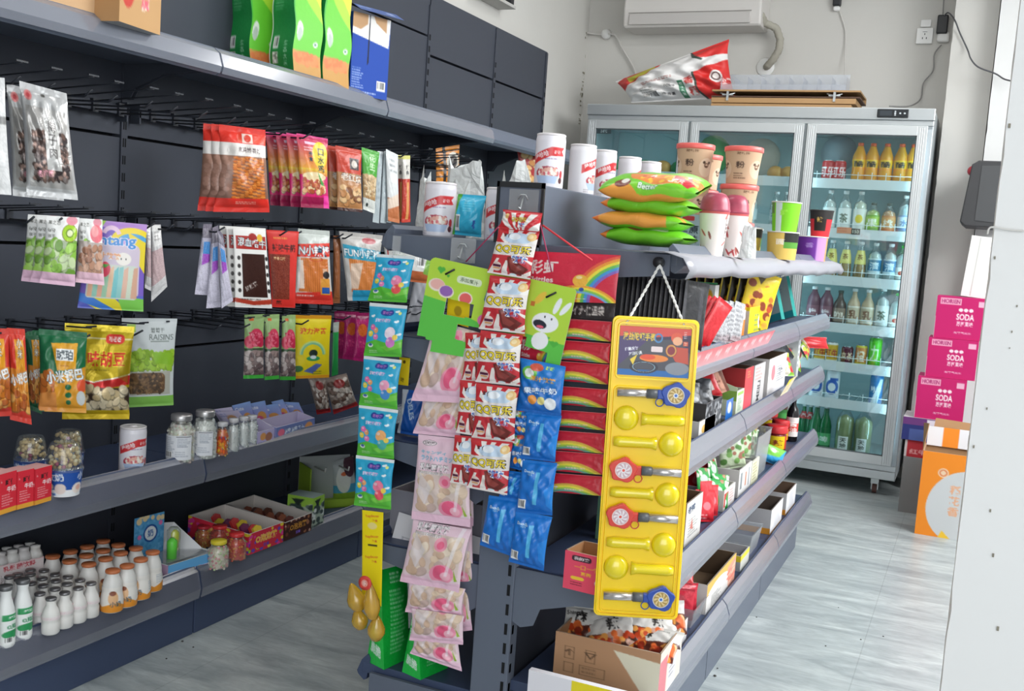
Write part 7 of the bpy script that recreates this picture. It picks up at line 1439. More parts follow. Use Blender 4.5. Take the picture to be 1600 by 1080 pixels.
# K goods on the left side of the gondola end
ZL0 = .1755
def greenpack(A, M_, B, topx, topy, label, seed):
    """stand-up gusset pack: left gusset A-M, front M-B"""
    a, m0, b = P(A[0], A[1], 2, ZL0), P(M_[0], M_[1], 2, ZL0), P(B[0], B[1], 2, ZL0); h = float(P(topx, topy, 1, m0[1]+.03)[2]-ZL0)
    e = empty('green_snack_pack', tuple(m0)); tag(e, label, 'snack pack', 'green standing packs at the gondola foot'); al = a-m0; bl = b-m0; far = al+bl
    def quad(p0, p1, t0, t1, cv):
        aa = cv.fin(); nv, nu = aa.shape[:2]; v, u = np.meshgrid(np.linspace(0, 1, nv), np.linspace(0, 1, nu), indexing='ij')
        lo = p0+u[..., None]*(p1-p0); hi = t0+u[..., None]*(t1-t0); p = hi+v[..., None]*(lo-hi); n = np.cross(p1-p0, [0, 0, 1.]); n /= np.linalg.norm(n); bul = .010*np.sin(math.pi*u)*np.sin(math.pi*np.clip(v*1.1, 0, 1)); bul[v[:, 0] > .9] *= .3
        return (p+bul[..., None]*n).reshape(-1, 3), grid_faces(nu, nv), aa.reshape(-1, 3), 0, True
    Z = np.array([0, 0, 1.]); ridge0 = al*.5+Z*h; ridge1 = al*.5+bl+Z*h*.97
    g1 = Cv(36, 90, '#1fc04a', .36, .9); g1.text('香甜', .2, .35, .12, '#e8f8ea', vert=True, rot=.2, bold=.04).text('脆脆', .18, .74, .12, '#eefaf0', bold=.05, rot=.2).noise(0, 0, 1, 1, .015)
    g2 = Cv(50, 90, '#16b040', .5, .9); g2.lines(.12, .2, .42, .8, 16, '#9ce0ac', seed=seed).lines(.15, .05, .4, .16, 3, '#d8f4de').noise(0, 0, 1, 1, .015)
    parts = [quad(al, al*0, ridge0, ridge0, g1), quad(al*0, bl, ridge0, ridge1, g2), quad(bl, far, ridge1, ridge1, Cv(6, 10, '#18a840', .3, .5)), quad(far, al, ridge1, ridge0, Cv(6, 10, '#18a840', .3, .5))]
    o = bpy.data.objects.new('pack_body', np_mesh('pack_body', parts, [PR_FOIL])); link(o, e); return e
greenpack((573, 1033), (600, 1047), (640, 1028), 622, 892, 'tall bright green standing pack at the left foot of the gondola', 3)
greenpack((628, 1050), (657, 1063), (700, 1044), 660, 925, 'second bright green standing pack, right beside the first and under the pink strip', 6)
# carton with hanging flap on the lower left shelf
zc_ = CG_L[1]+.001; e = empty('open_carton', (-1.10, 2.30, zc_)); tag(e, 'white grey carton with hanging printed flap on the left side of the gondola', 'carton')
side = Cv(60, 40, '#8f8f9a', .6, .4); side.text('↑↑', .2, .3, .08, '#5a5a64').text('☂', .4, .3, .08, '#5a5a64')
mobj('box_body', openbox_mesh('box_body', .30, .26, .11, side, side, inner='#cfcfd4'), (0, 0, 0), 0, parent=e)
fc = Cv(60, 36, '#e9e9ee', .6, .36); 
for i, ch in enumerate(('↑', '▽', '☂')): fc.rect(.06+i*.2, .2, .17+i*.2, .345, '#9a9aa4').rect(.067+i*.2, .207, .163+i*.2, .265, '#e9e9ee').rect(.067+i*.2, .272, .163+i*.2, .338, '#e9e9ee').text(ch, .115+i*.2, .235, .04, '#5a5a64')
fl_ = stick('flap', e, fc, .27, .095, PR_CARD, (.01, -.152, -.0), (math.radians(-14), math.radians(6), 0))
for k, (x, y, c_, nm) in enumerate(((-.09, -.04, '#d87aa8', 'pink'), (-.05, -.02, '#9ab84a', 'green'), (.0, -.05, '#b89a7a', 'brown'))):
    bx_ = MB().box(-.018, -.01, -.06, .018, .01, .06).build('candy_tube', mat('tube '+c_, c_, rough=.5), None, (-1.10+x, 2.30+y, zc_+.085), bevel=.004); bx_.rotation_euler = (0, -.45, .1); tag(bx_, nm+' slim candy box poking out of the grey carton', 'candy box')
# packs on the left side shelves glimpsed between the strips
z_ = CG_L[2]
c = Cv(40, 60, '#1c5cb4', .4, .6); c.text('DELES', .2, .25, .08, '#cfe0f2', rot=1.2, bold=.03).poly([(0, 0), (.1, 0), (.06, .6), (0, .6)], '#dfe6ee')
bag('blue_snack_pack', 'dark blue pack glimpsed between the sky blue and pink strips', 'snack pack', [(629, 608), (668, 612), (655, 682), (621, 676)], 1, 2.16, -80, .03, c, PR_FILM)
c = Cv(24, 50, '#f0d018', .24, .5); c.ell(.12, .08, .03, .03, '#5a4a10').text('味', .1, .4, .08, '#6a5418')
bag('yellow_hang_tag', 'yellow round cornered tag beside the third sky blue pouch', 'hang tag', [(624, 558), (641, 560), (638, 603), (622, 601)], 1, 2.11, -90, .003, c, PR_CARD, seal=(.01, .01), wr=0)
c = Cv(30, 20, '#9a2228', .3, .2)
bag('red_snack_pack', 'small dark red pack on the left upper shelf behind the strips', 'snack pack', [(628, 536), (660, 541), (655, 556), (630, 556)], 1, 2.35, -70, .05, c)
# L top of the left side: tumblers, blue pouch, crumpled bags
ZT1 = 1.2075
def atY(px, py, y): g = P(px, py, 1, y); return g, dist(g)/FPX
g, s = atY(685, 362, 2.22); tumbler((g[0], 2.22, ZT1), 25*s, 86*s, .25, 'tall cereal tub at the left end of the gondola top shelf', 'cereal tubs on the gondola')
g, s = atY(782, 368, 2.24); tumbler((g[0]-.003, 2.24, ZT1), 25*s, 84*s, .5, 'cereal tub half hidden behind the top of the red cola strip', 'cereal tubs on the gondola')
c = Cv(70, 90, '#3ab4d8', .7, .9); c.poly([(0, 0), (.12, 0), (.06, .9), (0, .9)], '#4fa83a').barcode(.08, .45, .2, .8).text('Magic', .55, .65, .08, '#3a4aa8', rot=1.57, bold=.05).lines(.25, .08, .55, .4, 6, '#7fd0e8')
bag('blue_candy_pouch', 'sky blue candy pouch showing its barcode side on the gondola top shelf', 'snack pack', [(716, 303), (760, 306), (751, 371), (706, 366)], 1, 2.2, -84, .04, c, PR_FOIL, seed=3)
WBAG = mat('crumpled white film', '#d6d9d8', rough=.35, bump=.9, bscale=16, distort=2)
def crumple(name, px, py, y, w, h, label, seed, m=WBAG, tip=True, z=ZT1):
    R = random.Random(seed); g, s = atY(px, py, y); mb = MB(); W_, H_ = w*s, h*s
    n, k = 14, 9; vs = []
    for i in range(k):
        v = i/(k-1)
        for j in range(n):
            a = 2*math.pi*j/n; r = W_/2*(1-.35*v)*(1+.25*math.sin(3*a+seed+v*4)*v+R.uniform(-.08, .08)); zz = H_*v*(1+(.30*R.uniform(-1, 1) if v > .7 else 0))
            vs.append((r*math.cos(a), r*.55*math.sin(a), zz))
    fs = [(i*n+j, i*n+(j+1) % n, (i+1)*n+(j+1) % n, (i+1)*n+j) for i in range(k-1) for j in range(n)]+[tuple(range(n))[::-1], tuple(range((k-1)*n, k*n))]
    o = mb.add(vs, fs, False).build(name, m, None, (g[0], y, z)); return tag(o, label, 'bag')
crumple('plastic_bag', 664, 362, 2.33, 34, 84, 'translucent crumpled bag at the far left of the gondola top shelf', 2)
crumple('plastic_bag', 722, 362, 2.50, 80, 100, 'crumpled white plastic bag behind the left cereal tub and blue pouch', 5)
crumple('plastic_bag', 800, 362, 2.52, 72, 98, 'crumpled white plastic bag standing left of the tall stack of cereal tubs', 9)
# on top of the ridge box
ZR = 1.3335
for k, (px, y, w, h, rz, back) in enumerate(((853, 2.22, 47, 86, .25, 0), (880, 2.42, 42, 78, .3, 1), (902, 2.60, 38, 76, .9, 0), (916, 2.80, 36, 72, .3, 1), (930, 2.98, 35, 70, .6, 0))):
    g, s = atY(px, 290, y); tumbler((XM+(.0, .004, -.004, .0, .003)[k], y, ZR), w*s/2, h*s, rz, 'cereal tub on the gondola ridge, %s from the near end' % ('first and tallest', 'second', 'third', 'fourth', 'fifth')[k], 'cereal tubs along the gondola ridge', back=bool(back))
c = Cv(40, 34, '#e8cf1c', .4, .34); c.poly([(.3, 0), (.4, 0), (.4, .34), (.26, .34)], '#d8b060').text('笑', .12, .22, .09, '#b8980c')
mobj('yellow_snack_box', box_mesh('yellow_snack_box', .075, .05, .06, c, '#dcc41c', '#ecd63a'), (XM+.008, 3.32, ZR), .1, 'small yellow snack box on the ridge right of the cereal tubs', 'box')
# chips bags stacked flat
def chips():
    c = Cv(120, 56, '#74c92c', 1.2, .56); c.poly([(.0, .3), (.25, .12), (1.0, .3), (1.2, .56), (.0, .56)], '#f0a548').poly([(.3, 0), (1.2, .0), (1.2, .12), (.8, .2), (.4, .1)], '#e88a3c').poly([(.3, .12), (.9, .26), (1.1, .2), (1.05, .34), (.5, .28)], '#86d43a').text('Better', .62, .20, .07, '#eef8ea', rot=.1, bold=.05, ol='#2a6a4a').ell(.3, .16, .10, .06, '#7a3a2c').ell(.33, .13, .05, .04, '#f0ece4').blobs(.5, .0, 1.15, .14, ['#f2c03a', '#d8503a', '#f4ece0'], .03, 26, 4).poly([(.85, .0), (1.15, .1), (1.1, .2), (.9, .1)], '#c8323c').text('脆片', .95, .12, .08, '#f6ead8', bold=.05); return c
chp = chips(); ch2 = Cv(120, 56, '#74c92c', 1.2, .56); ch2.poly([(0, .36), (1.2, .42), (1.2, .56), (0, .56)], '#74c92c').poly([(0, .05), (.12, .08), (.10, .5), (0, .5)], '#ee8a3c').ell(.5, .14, .12, .05, '#8a4a34').ell(.55, .12, .05, .03, '#f2ece0').ell(.8, .12, .16, .05, '#e9e6da')
ch3 = Cv(120, 56, '#f0a64a', 1.2, .56); ch3.rect(0, .38, 1.2, .56, '#78c42e').rect(0, 0, .1, .56, '#ec7f38').poly([(1.0, .1), (1.2, .05), (1.2, .5), (1.05, .4)], '#7ccc34').ell(.3, .1, .12, .04, '#c8503a')
def flatbag(name, q, y, depth, th, cv, label, sd, group='green snack bags stacked on the gondola', tip=0.):
    """pillow bag lying flat; q = left/right px and top/bottom py at distance y; artwork wraps over its near side"""
    g0 = P(q[0], q[3], 1, y); g1 = P(q[1], q[3], 1, y); gt = P((q[0]+q[1])/2, q[2], 1, y); w = g1[0]-g0[0]; h = float(gt[2]-(g0[2]+g1[2])/2)
    a = cv.fin(); nv, nu = a.shape[:2]; R = np.random.RandomState(sd); n1, n2 = R.uniform(-3, 3, 2)
    def half(v, u, sg):
        th_ = math.pi/2-v*math.pi; e = np.clip(1-np.abs(2*u-1)**4, 0, 1); s = .12+.88*e**.7
        yy = -sg*depth/2*np.abs(np.cos(th_))**.7*(.90+.10*e); zz = h/2*(1+np.sign(np.sin(th_))*np.abs(np.sin(th_))**.8*s)
        zz = zz+h*.07*np.sin(6*u+n1)*(1-2*np.abs(v-.5))*e+h*.05*np.sin(17*u+n2+5*v)*e*np.sin(math.pi*v); xx = (u-.5)*w*(1+.02*np.sin(11*v+n2))
        return np.stack([xx, yy, zz], -1).reshape(-1, 3)
    v, u = np.meshgrid(np.linspace(0, 1, nv), np.linspace(0, 1, nu), indexing='ij'); F = grid_faces(nu, nv)
    v2, u2 = np.meshgrid(np.linspace(0, 1, 14), np.linspace(0, 1, 30), indexing='ij'); F2 = grid_faces(30, 14)[:, ::-1]
    me = np_mesh(name, [(half(v, u, 1), F, a.reshape(-1, 3), 0, True), (half(v2, u2, -1), F2, col('#7cc838'), 0, True)], [PR_FOIL])
    z = (g0[2]+g1[2])/2
    return mobj(name, me, ((g0[0]+g1[0])/2, y, z), 0, label, 'snack bag', group, rot=(tip, 0, 0))
flatbag('green_chip_bag', (952, 1078, 356, 385), 2.30, .15, .03, ch2, 'green crisp bag at the bottom of the stack of four', 1)
flatbag('green_chip_bag', (940, 1072, 332, 361), 2.29, .15, .03, ch3, 'orange and green crisp bag second from the bottom of the stack', 2)
flatbag('green_chip_bag', (953, 1084, 306, 338), 2.30, .15, .03, ch2, 'green crisp bag second from the top of the stack of four', 3)
flatbag('green_chip_bag', (950, 1100, 272, 312), 2.28, .15, .03, chp, 'top crisp bag of the stack, showing its green and orange front', 4, tip=.22)
# paper cups with pink lids
def ricecup(px, y, wpx, ztop_px, zbot_px, label, rz, z=None, key='rc'):
    g, s = atY(px, zbot_px, y); h = (zbot_px-ztop_px)*s; r = wpx*s/2; z = g[2] if z is None else z
    e = empty('rice_noodle_cup', (g[0], y, z), rz); tag(e, label, 'paper cup', 'tan noodle cups with coral lids')
    if key not in tum:
        c = Cv(140, 56, '#cdaa8c', 3.14, 1.25)
        for x in (.5, 1.57, 2.6): c.text('酸辣粉', x, .12, .09, '#6a4a38', wid=.34, bold=.01)
        for x in (.95, 2.05): c.ell(x, .7, .26, .34, '#dcc0a6').ring(x, .62, .05, .09, '#7a5a48').ell(x-.1, .52, .05, .05, '#5a4438').ell(x+.1, .52, .05, .05, '#5a4438').ell(x, .66, .08, .03, '#6a4a3a')
        for x in (.45, 1.5, 2.6): c.text('粉', x, .55, .26, '#4a3830', bold=.02).lines(x-.2, .85, x+.2, 1.1, 3, '#5f4638')
        tum[key] = lathe_mesh('cup_body', [(.80, 0), (.84, .35), (.92, .70), (.97, .88)], c, PR_CARD)
    o = bpy.data.objects.new('cup_body', tum[key]); link(o, e); o.scale = (r, r, h)
    MB().lathe([(0, h*.86), (r*1.0, h*.86), (r*1.02, h*.875), (r*1.02, h*.985), (r*.97, h), (0, h)], 24, capb=False, capt=False).build('lid', mat('coral plastic lid', '#ee6a64', rough=.35), e); MB().lathe([(0, .001), (r*.8, .001)], 18, capb=False, capt=False).build('base', mat('tan cup base', '#c8a688', rough=.6), e)
    return e
# the lower cups carry the upper ones
def stack(cols):
    for px, y, w, z0, items in cols:
        z = z0
        for k, (hpx, rz, lb) in enumerate(items):
            g, s = atY(px+k*(2 if px > 1120 else 0), 340, y); ricecup(px+k*2, y, w, 0, hpx, lb, rz, z); z += hpx*s+.0005
stack([(1175, 2.62, 60, ZT1, [(55, .5, 'coral lidded noodle cup at the bottom of the taller stack'), (58, .8, 'coral lidded noodle cup in the middle of the taller stack'), (58, 0.2, 'coral lidded noodle cup on top of the taller stack')]),
       (1098, 2.62, 60, ZT1, [(55, .3, 'coral lidded noodle cup at the bottom of the stack behind the domed cups'), (55, .0, 'coral lidded noodle cup in the middle of the stack behind the domed cups'), (60, .1, 'coral lidded noodle cup on top, left of the two tall stacks')]),
       (1116, 2.86, 52, ZT1, [(50, .3, 'hidden bottom cup of the third noodle cup stack behind'), (50, .5, 'middle cup of the third noodle cup stack behind'), (54, .4, 'coral lidded cup partly hidden behind the left stack top')])])
def domecup(px, y, w, ztop, label, rz):
    g, s = atY(px, 385, y); r = w*s/2; h = (386-ztop)*s; e = empty('domed_cup', (g[0], y, ZT1), rz); tag(e, label, 'drink cup', 'white cups with red domed lids')
    if 'dc' not in tum:
        c = Cv(110, 70, '#ebe0dc', 3.14, 2.2)
        R = random.Random(5)
        for i in range(18): c.ell(R.uniform(0, 3.14), R.uniform(.2, 2.), .045, .2, R.choice(['#b8484c', '#8a4a44', '#c86a64']), rot=R.uniform(-.9, .9))
        c.grad(0, .12, '#c85a5c', '#c85a5c').rrect(1.9, .3, 2.12, 1.3, .04, '#5a4a48').rrect(1.92, .32, 2.1, 1.28, .04, '#f0e8e4').text('酸辣粉', 2.01, .8, .16, '#4a3a3a', vert=True, bold=.0); tum['dc'] = lathe_mesh('cup_body', [(.72, 0), (1., .70)], c, PR_CARD)
    o = bpy.data.objects.new('cup_body', tum['dc']); link(o, e); o.scale = (r, r, h)
    MB().lathe([(r, h*.70), (r*1.03, h*.71), (r*1.03, h*.73), (r*1.0, h*.75), (r*.96, h*.84), (r*.84, h*.92), (r*.64, h*.98), (r*.4, h), (0, h)], 24, capb=False, capt=False).build('dome_lid', mat('dark red dome print', '#a8445a', rough=.3, noise=.3, nscale=60), e); MB().lathe([(0, .001), (r*.72, .001)], 18, capb=False, capt=False).build('base', mat('cup white', '#e8deda', rough=.6), e); return e
domecup(1112, 2.40, 47, 288, 'white cup with red leaves and dark red domed lid, left one', .6)
domecup(1143, 2.52, 44, 290, 'white cup with dark red domed lid, right of the leafy one', 2.2)
c = Cv(30, 60, '#a8bcc8', .3, .6); c.rrect(.03, .03, .2, .1, .02, '#c8404a').text('原味', .2, .3, .12, '#2f3a44', vert=True).lines(.04, .15, .12, .45, 6, '#4a5a68')
g, s = atY(1078, 385, 2.5); mobj('grey_carton', box_mesh('grey_carton', .05, .04, .095, c, '#9fb2be', '#b8c8d2'), (g[0], 2.5, ZT1), .1, 'slim blue grey carton between the crisp bags and the domed cups', 'carton')
crumple('plastic_bag', 1168, 388, 2.48, 28, 46, 'small crumpled film bag at the foot of the domed cups', 12)
# instant noodle cups
def noodle(px, y, w, hpx, z, label, bands, txt, tc, rz=0, rim_='#d8d4cc', taper=.80):
    g, s = atY(px, 385, y); r = w*s/2; h = hpx*s; e = empty('instant_noodle_cup', (g[0], y, z), rz); tag(e, label, 'noodle cup')
    c = Cv(100, 40, bands[0], 3.14, 1.3)
    for x0, x1, y0, y1, cc in bands[1:]: c.rect(x0, y0, x1, y1, cc)
    for x in (.5, 1.57, 2.6): c.text(txt, x, .45, .26, tc, bold=.03)
    o = bpy.data.objects.new('cup_body', lathe_mesh('cup_body', [(r*taper, 0), (r*.97, h*.96)], c, PR_CARD)); link(o, e)
    MB().lathe([(0, h*.95), (r, h*.955), (r*1.02, h*.97), (r*1.0, h), (0, h)], 22, capb=False, capt=False).build('lid', mat('cup lid '+rim_, rim_, rough=.4), e); MB().lathe([(0, .001), (r*taper, .001)], 18, capb=False, capt=False).build('base', mat('cup white', '#e8deda', rough=.6), e); return h
h = noodle(1222, 3.25, 50, 43, ZT1, 'yellow and black noodle cup under the green one', ('#d8b860', (0, .9, 0, 1.3, '#c84a3c'), (1.7, 3.2, 0, .45, '#2a2a28'), (1.7, 3.2, .45, .75, '#5a9a3c')), '面', '#f0e8d8', .0, taper=.86)
noodle(1223, 3.25, 46, 46, ZT1+h+.0005, 'bright green noodle cup stacked on the yellow one', ('#7ed028', (0, 1.2, .0, .5, '#6a8a4a'), (1.25, 1.5, 0, 1.3, '#cfe0dc')), ' 鲜', '#9adf4c')
noodle(1165, 3.25, 48, 46, ZT1, 'yellow noodle cup at the bottom behind the coral lidded stacks', ('#c8b450', (0, 3.2, 0, .4, '#2a2c22')), '汤', '#e8d860', taper=.86)
noodle(1168, 3.55, 44, 44, ZT1, 'dark noodle cup behind the coral lidded stacks', ('#c8b450', (0, 3.2, 0, .4, '#2a2c22'), (0, 3.2, .4, .8, '#4f8a3a')), '汤', '#e8d860', taper=.86)
h = noodle(1268, 4.05, 49, 38, ZT1, 'purple noodle cup under the red and black one', ('#6a2f90', (1.8, 2.2, 0, 1.3, '#c090c8'), (2.2, 3.2, 0, 1.3, '#e8a060'), (0, .8, 0, 1.3, '#6a2f90')), '香', '#a080c0', taper=.9)
noodle(1279, 4.05, 37, 41, ZT1+h+.0005, 'black and red noodle cup stacked on the purple one at the far right', ('#d8343c', (0, 3.2, 0, .42, '#33302f'), (1.3, 1.9, .42, 1.0, '#2a2420')), '辣', '#e8c060', rim_='#33302f', taper=.74)
# milky plastic sheet along the shelf edge
xs = GR-.006; mb = MB(); vs = []; n = 46; ys0 = P(1058, 398, 0, GR+.01)[1]; R = random.Random(3)
for i in range(n):
    y = ys0+(4.56-ys0)*i/(n-1); w1 = .0025*math.sin(i*1.1)+R.uniform(-.001, .001); sag = .006*math.sin(i*.35)
    vs += [(xs-.075, y, ZT1+.0025), (xs-.01, y, ZT1+.004+abs(w1)*.5), (xs+.03+w1, y, ZT1-.006+w1*.5+sag*.4), (xs+.045+w1, y, ZT1-.030+w1+sag*.3), (xs+.037+w1, y, ZT1-.048+w1+sag*.4)]
o = mb.add(vs, [(5*i+k, 5*i+k+1, 5*i+6+k, 5*i+5+k) for i in range(n-1) for k in range(4)], True).build('plastic_sheet', G_SHEET); sm = o.modifiers.new('thickness', 'SOLIDIFY'); sm.thickness = .0008
tag(o, 'milky crumpled plastic sheet draped along the top shelf edge', 'plastic sheet')
# ================================================================== goods on the right hand shelves of the gondola
XR = -.592
ZA, ZB_, ZC, ZE = CG_R[0]+.0006, CG_R[1]+.0006, CG_R[2]+.0006, CG_R[3]+.0006
def sbox(name, label, cat, pn, pf, pt, z, xd, near, aisle, inner='#8f735a', open_=True, x=XR, group=None, m=None, hb=None, h=None, rz=0, top=None, yd=None):
    yn = P(pn, pt, 0, x)[1]; yf = P(pf, pt, 0, x)[1] if yd is None else yn+yd; h = h or float(P(pn, pt, 0, x)[2]-z)
    w, d = xd, yf-yn
    me = openbox_mesh(name, w, d, h, near, aisle, inner=inner, left='#a09a94', back='#a09a94', m=m) if open_ else box_mesh(name, w, d, h, near, aisle, top or '#bbbbbb', m=m)
    o = mobj(name, me, (x-xd/2, (yn+yf)/2, z), rz, label, cat, group); o['dims'] = (w, d, h); return o
def pouch(label, loc, w, h, th, cv, yaw=0, lean=0, roll=0, m=None, name='snack_bag', group=None, seed=1, cat='snack bag', **kw):
    """free standing or lying pouch: front faces yaw (deg), leans back; loc = bottom centre"""
    k = id(cv)
    if (k, w, h, th) not in pm: pm[(k, w, h, th)] = (pouch_mesh(name, (-w/2, h), (w/2, h), (w/2, 0), (-w/2, 0), th, cv, m or PR_FOIL, seed=seed, **kw), cv)
    o = bpy.data.objects.new(name, pm[(k, w, h, th)][0]); C.objects.link(o); o.location = tuple(map(float, loc)); o.rotation_euler = (math.radians(lean), math.radians(roll), math.radians(yaw+90)); o.rotation_mode = 'XYZ'
    return tag(o, label, cat, group)
pm = {}
N10 = ['first', 'second', 'third', 'fourth', 'fifth', 'sixth', 'seventh', 'eighth', 'ninth', 'tenth', 'eleventh', 'twelfth', 'thirteenth', 'fourteenth']
# ---- shelf below the top: black sticks in a red display box
c = Cv(60, 30, '#d83448', .6, .3); c.text('大辣条', .32, .12, .09, '#f0a030', wid=.3, bold=.04); 
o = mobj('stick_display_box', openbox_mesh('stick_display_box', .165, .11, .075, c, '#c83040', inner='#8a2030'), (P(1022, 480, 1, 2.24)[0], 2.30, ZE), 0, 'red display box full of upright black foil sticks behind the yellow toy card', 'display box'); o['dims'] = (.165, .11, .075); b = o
bx0, by0 = b.location[0], b.location[1]; w0, d0, h0 = b['dims']
ck = Cv(20, 50, '#26262a', .2, .5); ck.rect(0, 0, .02, .5, '#55555a').rect(.12, .05, .15, .45, '#3c3c42').ell(.1, .44, .04, .02, '#b03038').noise(0, 0, 1, 1, .03)
for i in range(14):
    pouch('black foil snack stick in the red box behind the toy card, %s from left' % N10[i], (bx0-w0*.44+i*w0*.067, by0, ZE+.008), .09, .165, .011, ck, yaw=-22, lean=0, roll=5, group='black foil sticks in the red box', name='snack_stick')
cr = Cv(20, 50, '#cf2c34', .2, .5); cr.rect(.02, 0, .04, .5, '#e8585c').noise(0, 0, 1, 1, .03)
g = P(1066, 505, 1, 2.42)
for i in range(4): pouch('red foil stick leaning right of the black foil sticks, %s of four' % N10[i], (g[0]+.01+i*.012, 2.42, ZE+.02), .05, .125, .012, cr, yaw=-40, roll=32, group='red foil sticks', name='snack_stick')
gcv = Cv(30, 50, '#c9c9cc', .3, .5); gcv.lines(.03, .05, .25, .45, 7, '#8a8a90').noise(0, 0, 1, 1, .12)
for i in range(5): pouch('grey clear wrapped snack leaning behind the red foil sticks, %s of five' % N10[i], (g[0]+.045+i*.009, 2.56+i*.02, ZE+.02), .06, .10, .012, gcv, yaw=-30+4*i, roll=10, m=PR_SILV, group='grey clear wrapped snacks', name='snack_stick')
wc_ = Cv(40, 40, '#ddd8d6', .4, .4); wc_.ell(.22, .25, .06, .11, '#eaa878').ell(.12, .24, .05, .09, '#c88a6c')
sbox('display_box', 'small white box with peach coloured picture next to the toy card', 'box', 1108, 1118, 503, ZE, .10, wc_, '#e4e2e0', inner='#d0ccc8')
sbox('display_box', 'white box with yellow sun picture just behind the red foil sticks', 'box', 1118, 1124, 446, ZE, .12, Cv(40, 40, '#e4e4e2', .4, .4).ell(.33, .08, .05, .05, '#f0b030').text('果', .2, .2, .1, '#c05040'), '#e4e2e0', inner='#d0ccc8', x=-.62)
mc = Cv(20, 50, '#a9d4bc', .2, .5); mc.lines(.04, .05, .16, .45, 6, '#e4f0e8')
sbox('gum_box', 'slim mint green pack right of the peach picture box', 'box', 1124, 1133, 478, ZE, .05, mc, mc, open_=False, top='#c0dccb')
oc = Cv(30, 40, '#e07a2c', .3, .4); oc2 = Cv(30, 40, '#e88a3c', .3, .4); oc2.rect(0, .05, .3, .16, '#eee4dc').poly([(.1, .2), (.2, .25), (.12, .38)], '#3a2a24').text('XX', .15, .1, .08, '#d04a3c')
sbox('orange_box', 'orange snack box in front of the big yellow display box', 'box', 1154, 1166, 480, ZE, .07, oc, oc2, open_=False, top='#d8d4d0')
rc_ = Cv(20, 40, '#e8e0dc', .2, .4); rc_.rect(.04, .05, .16, .3, '#c83c40')
sbox('gum_box', 'red and white slim pack between mint pack and orange box', 'box', 1140, 1150, 482, ZE, .05, rc_, rc_, open_=False, top='#dcd4d0')
yb = Cv(70, 40, '#d8d2c8', .7, .4); yb.poly([(0, 0), (.7, 0), (.7, .05), (0, .03)], '#f0d820'); yb2 = Cv(50, 40, '#f2da1c', .5, .4); yb2.lines(.15, .1, .4, .35, 4, '#5a8a6c').ell(.3, .2, .06, .1, '#e8f0e8')
b = sbox('yellow_display_box', 'bright yellow display box holding tall yellow and brown snack bags', 'display box', 1172, 1200, 481, ZE, .22, yb, yb2, inner='#e8d020')
ybag = Cv(50, 80, '#e8c81c', .5, .8); ybag.blobs(.05, .2, .45, .8, ['#d87a2c', '#b84a24', '#8a3a1c', '#f0b040'], .05, 40, 3).poly([(.1, .05), (.3, .02), (.2, .2)], '#4a3a14').poly([(.2, .25), (.45, .15), (.35, .4)], '#f4dc2c')
dbag = Cv(50, 80, '#2e2820', .5, .8); dbag.blobs(.1, .15, .45, .8, ['#b8602c', '#d88a34', '#5a3a24', '#e8c040'], .05, 22, 5).rect(0, 0, .02, .8, '#e8d030')
yb_y = b.location[1]; 
for i in range(8):
    t = i/7.; last = i >= 7
    pouch(('yellow snack bag at the front right of the yellow display box' if last else 'dark and orange snack bag in the yellow display box, %s from the left' % N10[i]), (b.location[0]-.075+t*.165, yb_y+.02-.02*t, ZE+.02+(.01 if last else 0)), .12, .15 if not last else .165, .018, ybag if last else dbag, yaw=-42, roll=4+10*t, lean=0, group=None if last else 'dark snack bags in the yellow box')
gb = Cv(24, 30, '#2c9a58', .24, .3)
for i in range(2): pouch('green bag end glimpsed behind the grey gondola edge, %s of two' % N10[i], (-.80+.05*i, 2.95+.1*i, ZE+.1), .10, .05, .02, gb, yaw=-60, group='green bags under the top shelf')
tc_ = Cv(40, 60, '#c9dcd8', .4, .6); tc_.rect(0, 0, .03, .6, '#3aa8b0').rect(.0, .5, .4, .6, '#3ab0b8').rect(.08, .3, .25, .5, '#e0cc6a').lines(.08, .08, .3, .28, 5, '#9fb8b8')
for i, (px_) in enumerate((1232, 1250)):
    y = P(px_, 480, 0, -.60)[1]; o = mobj('teal_box', box_mesh('teal_box', .11, .018, .155, tc_, '#2a9a92', '#cfe0dd'), (-.655, y, ZE+.006), 0, 'pale teal edged box leaning at the far end, %s of two' % ('nearer', 'farther')[i], 'box', 'teal edged boxes', rot=(0, -.35, -.5))
# pink printed strip inside the second shelf rail
pk = Cv(200, 14, '#e9b8bc', 4., .28); pk.grad(0, .28, '#e8707a', '#ecc8cc'); 
for i in range(9): pk.text('特价', .35+i*.42, .10, .10, '#f6e6e6', wid=.22, bold=.04)
y0, y1 = 2.13, 3.10
s_ = stick('promotion_strip', None, pk, y1-y0, .058, PR_PLAS, (GR+.019, (y0+y1)/2, CG_R[3]+.000), (math.radians(22), 0, math.pi/2)); tag(s_, 'pink promotional strip inserted in the price rail of the second shelf', 'price strip')
c = Cv(30, 26, '#e8d8b8', .3, .26); c.poly([(0, 0), (.2, 0), (.1, .1), (0, .1)], '#f0dc4a').lines(.05, .12, .25, .22, 3, '#c8b088')
g = P(1231, 603, 0, GR+.028); s_ = stick('price_card', None, c, .14, .062, PR_CARD, (GR+.030, g[1], g[2]), (math.radians(24), 0, math.pi/2)); tag(s_, 'yellow and cream price card clipped on the third shelf edge', 'price tag')

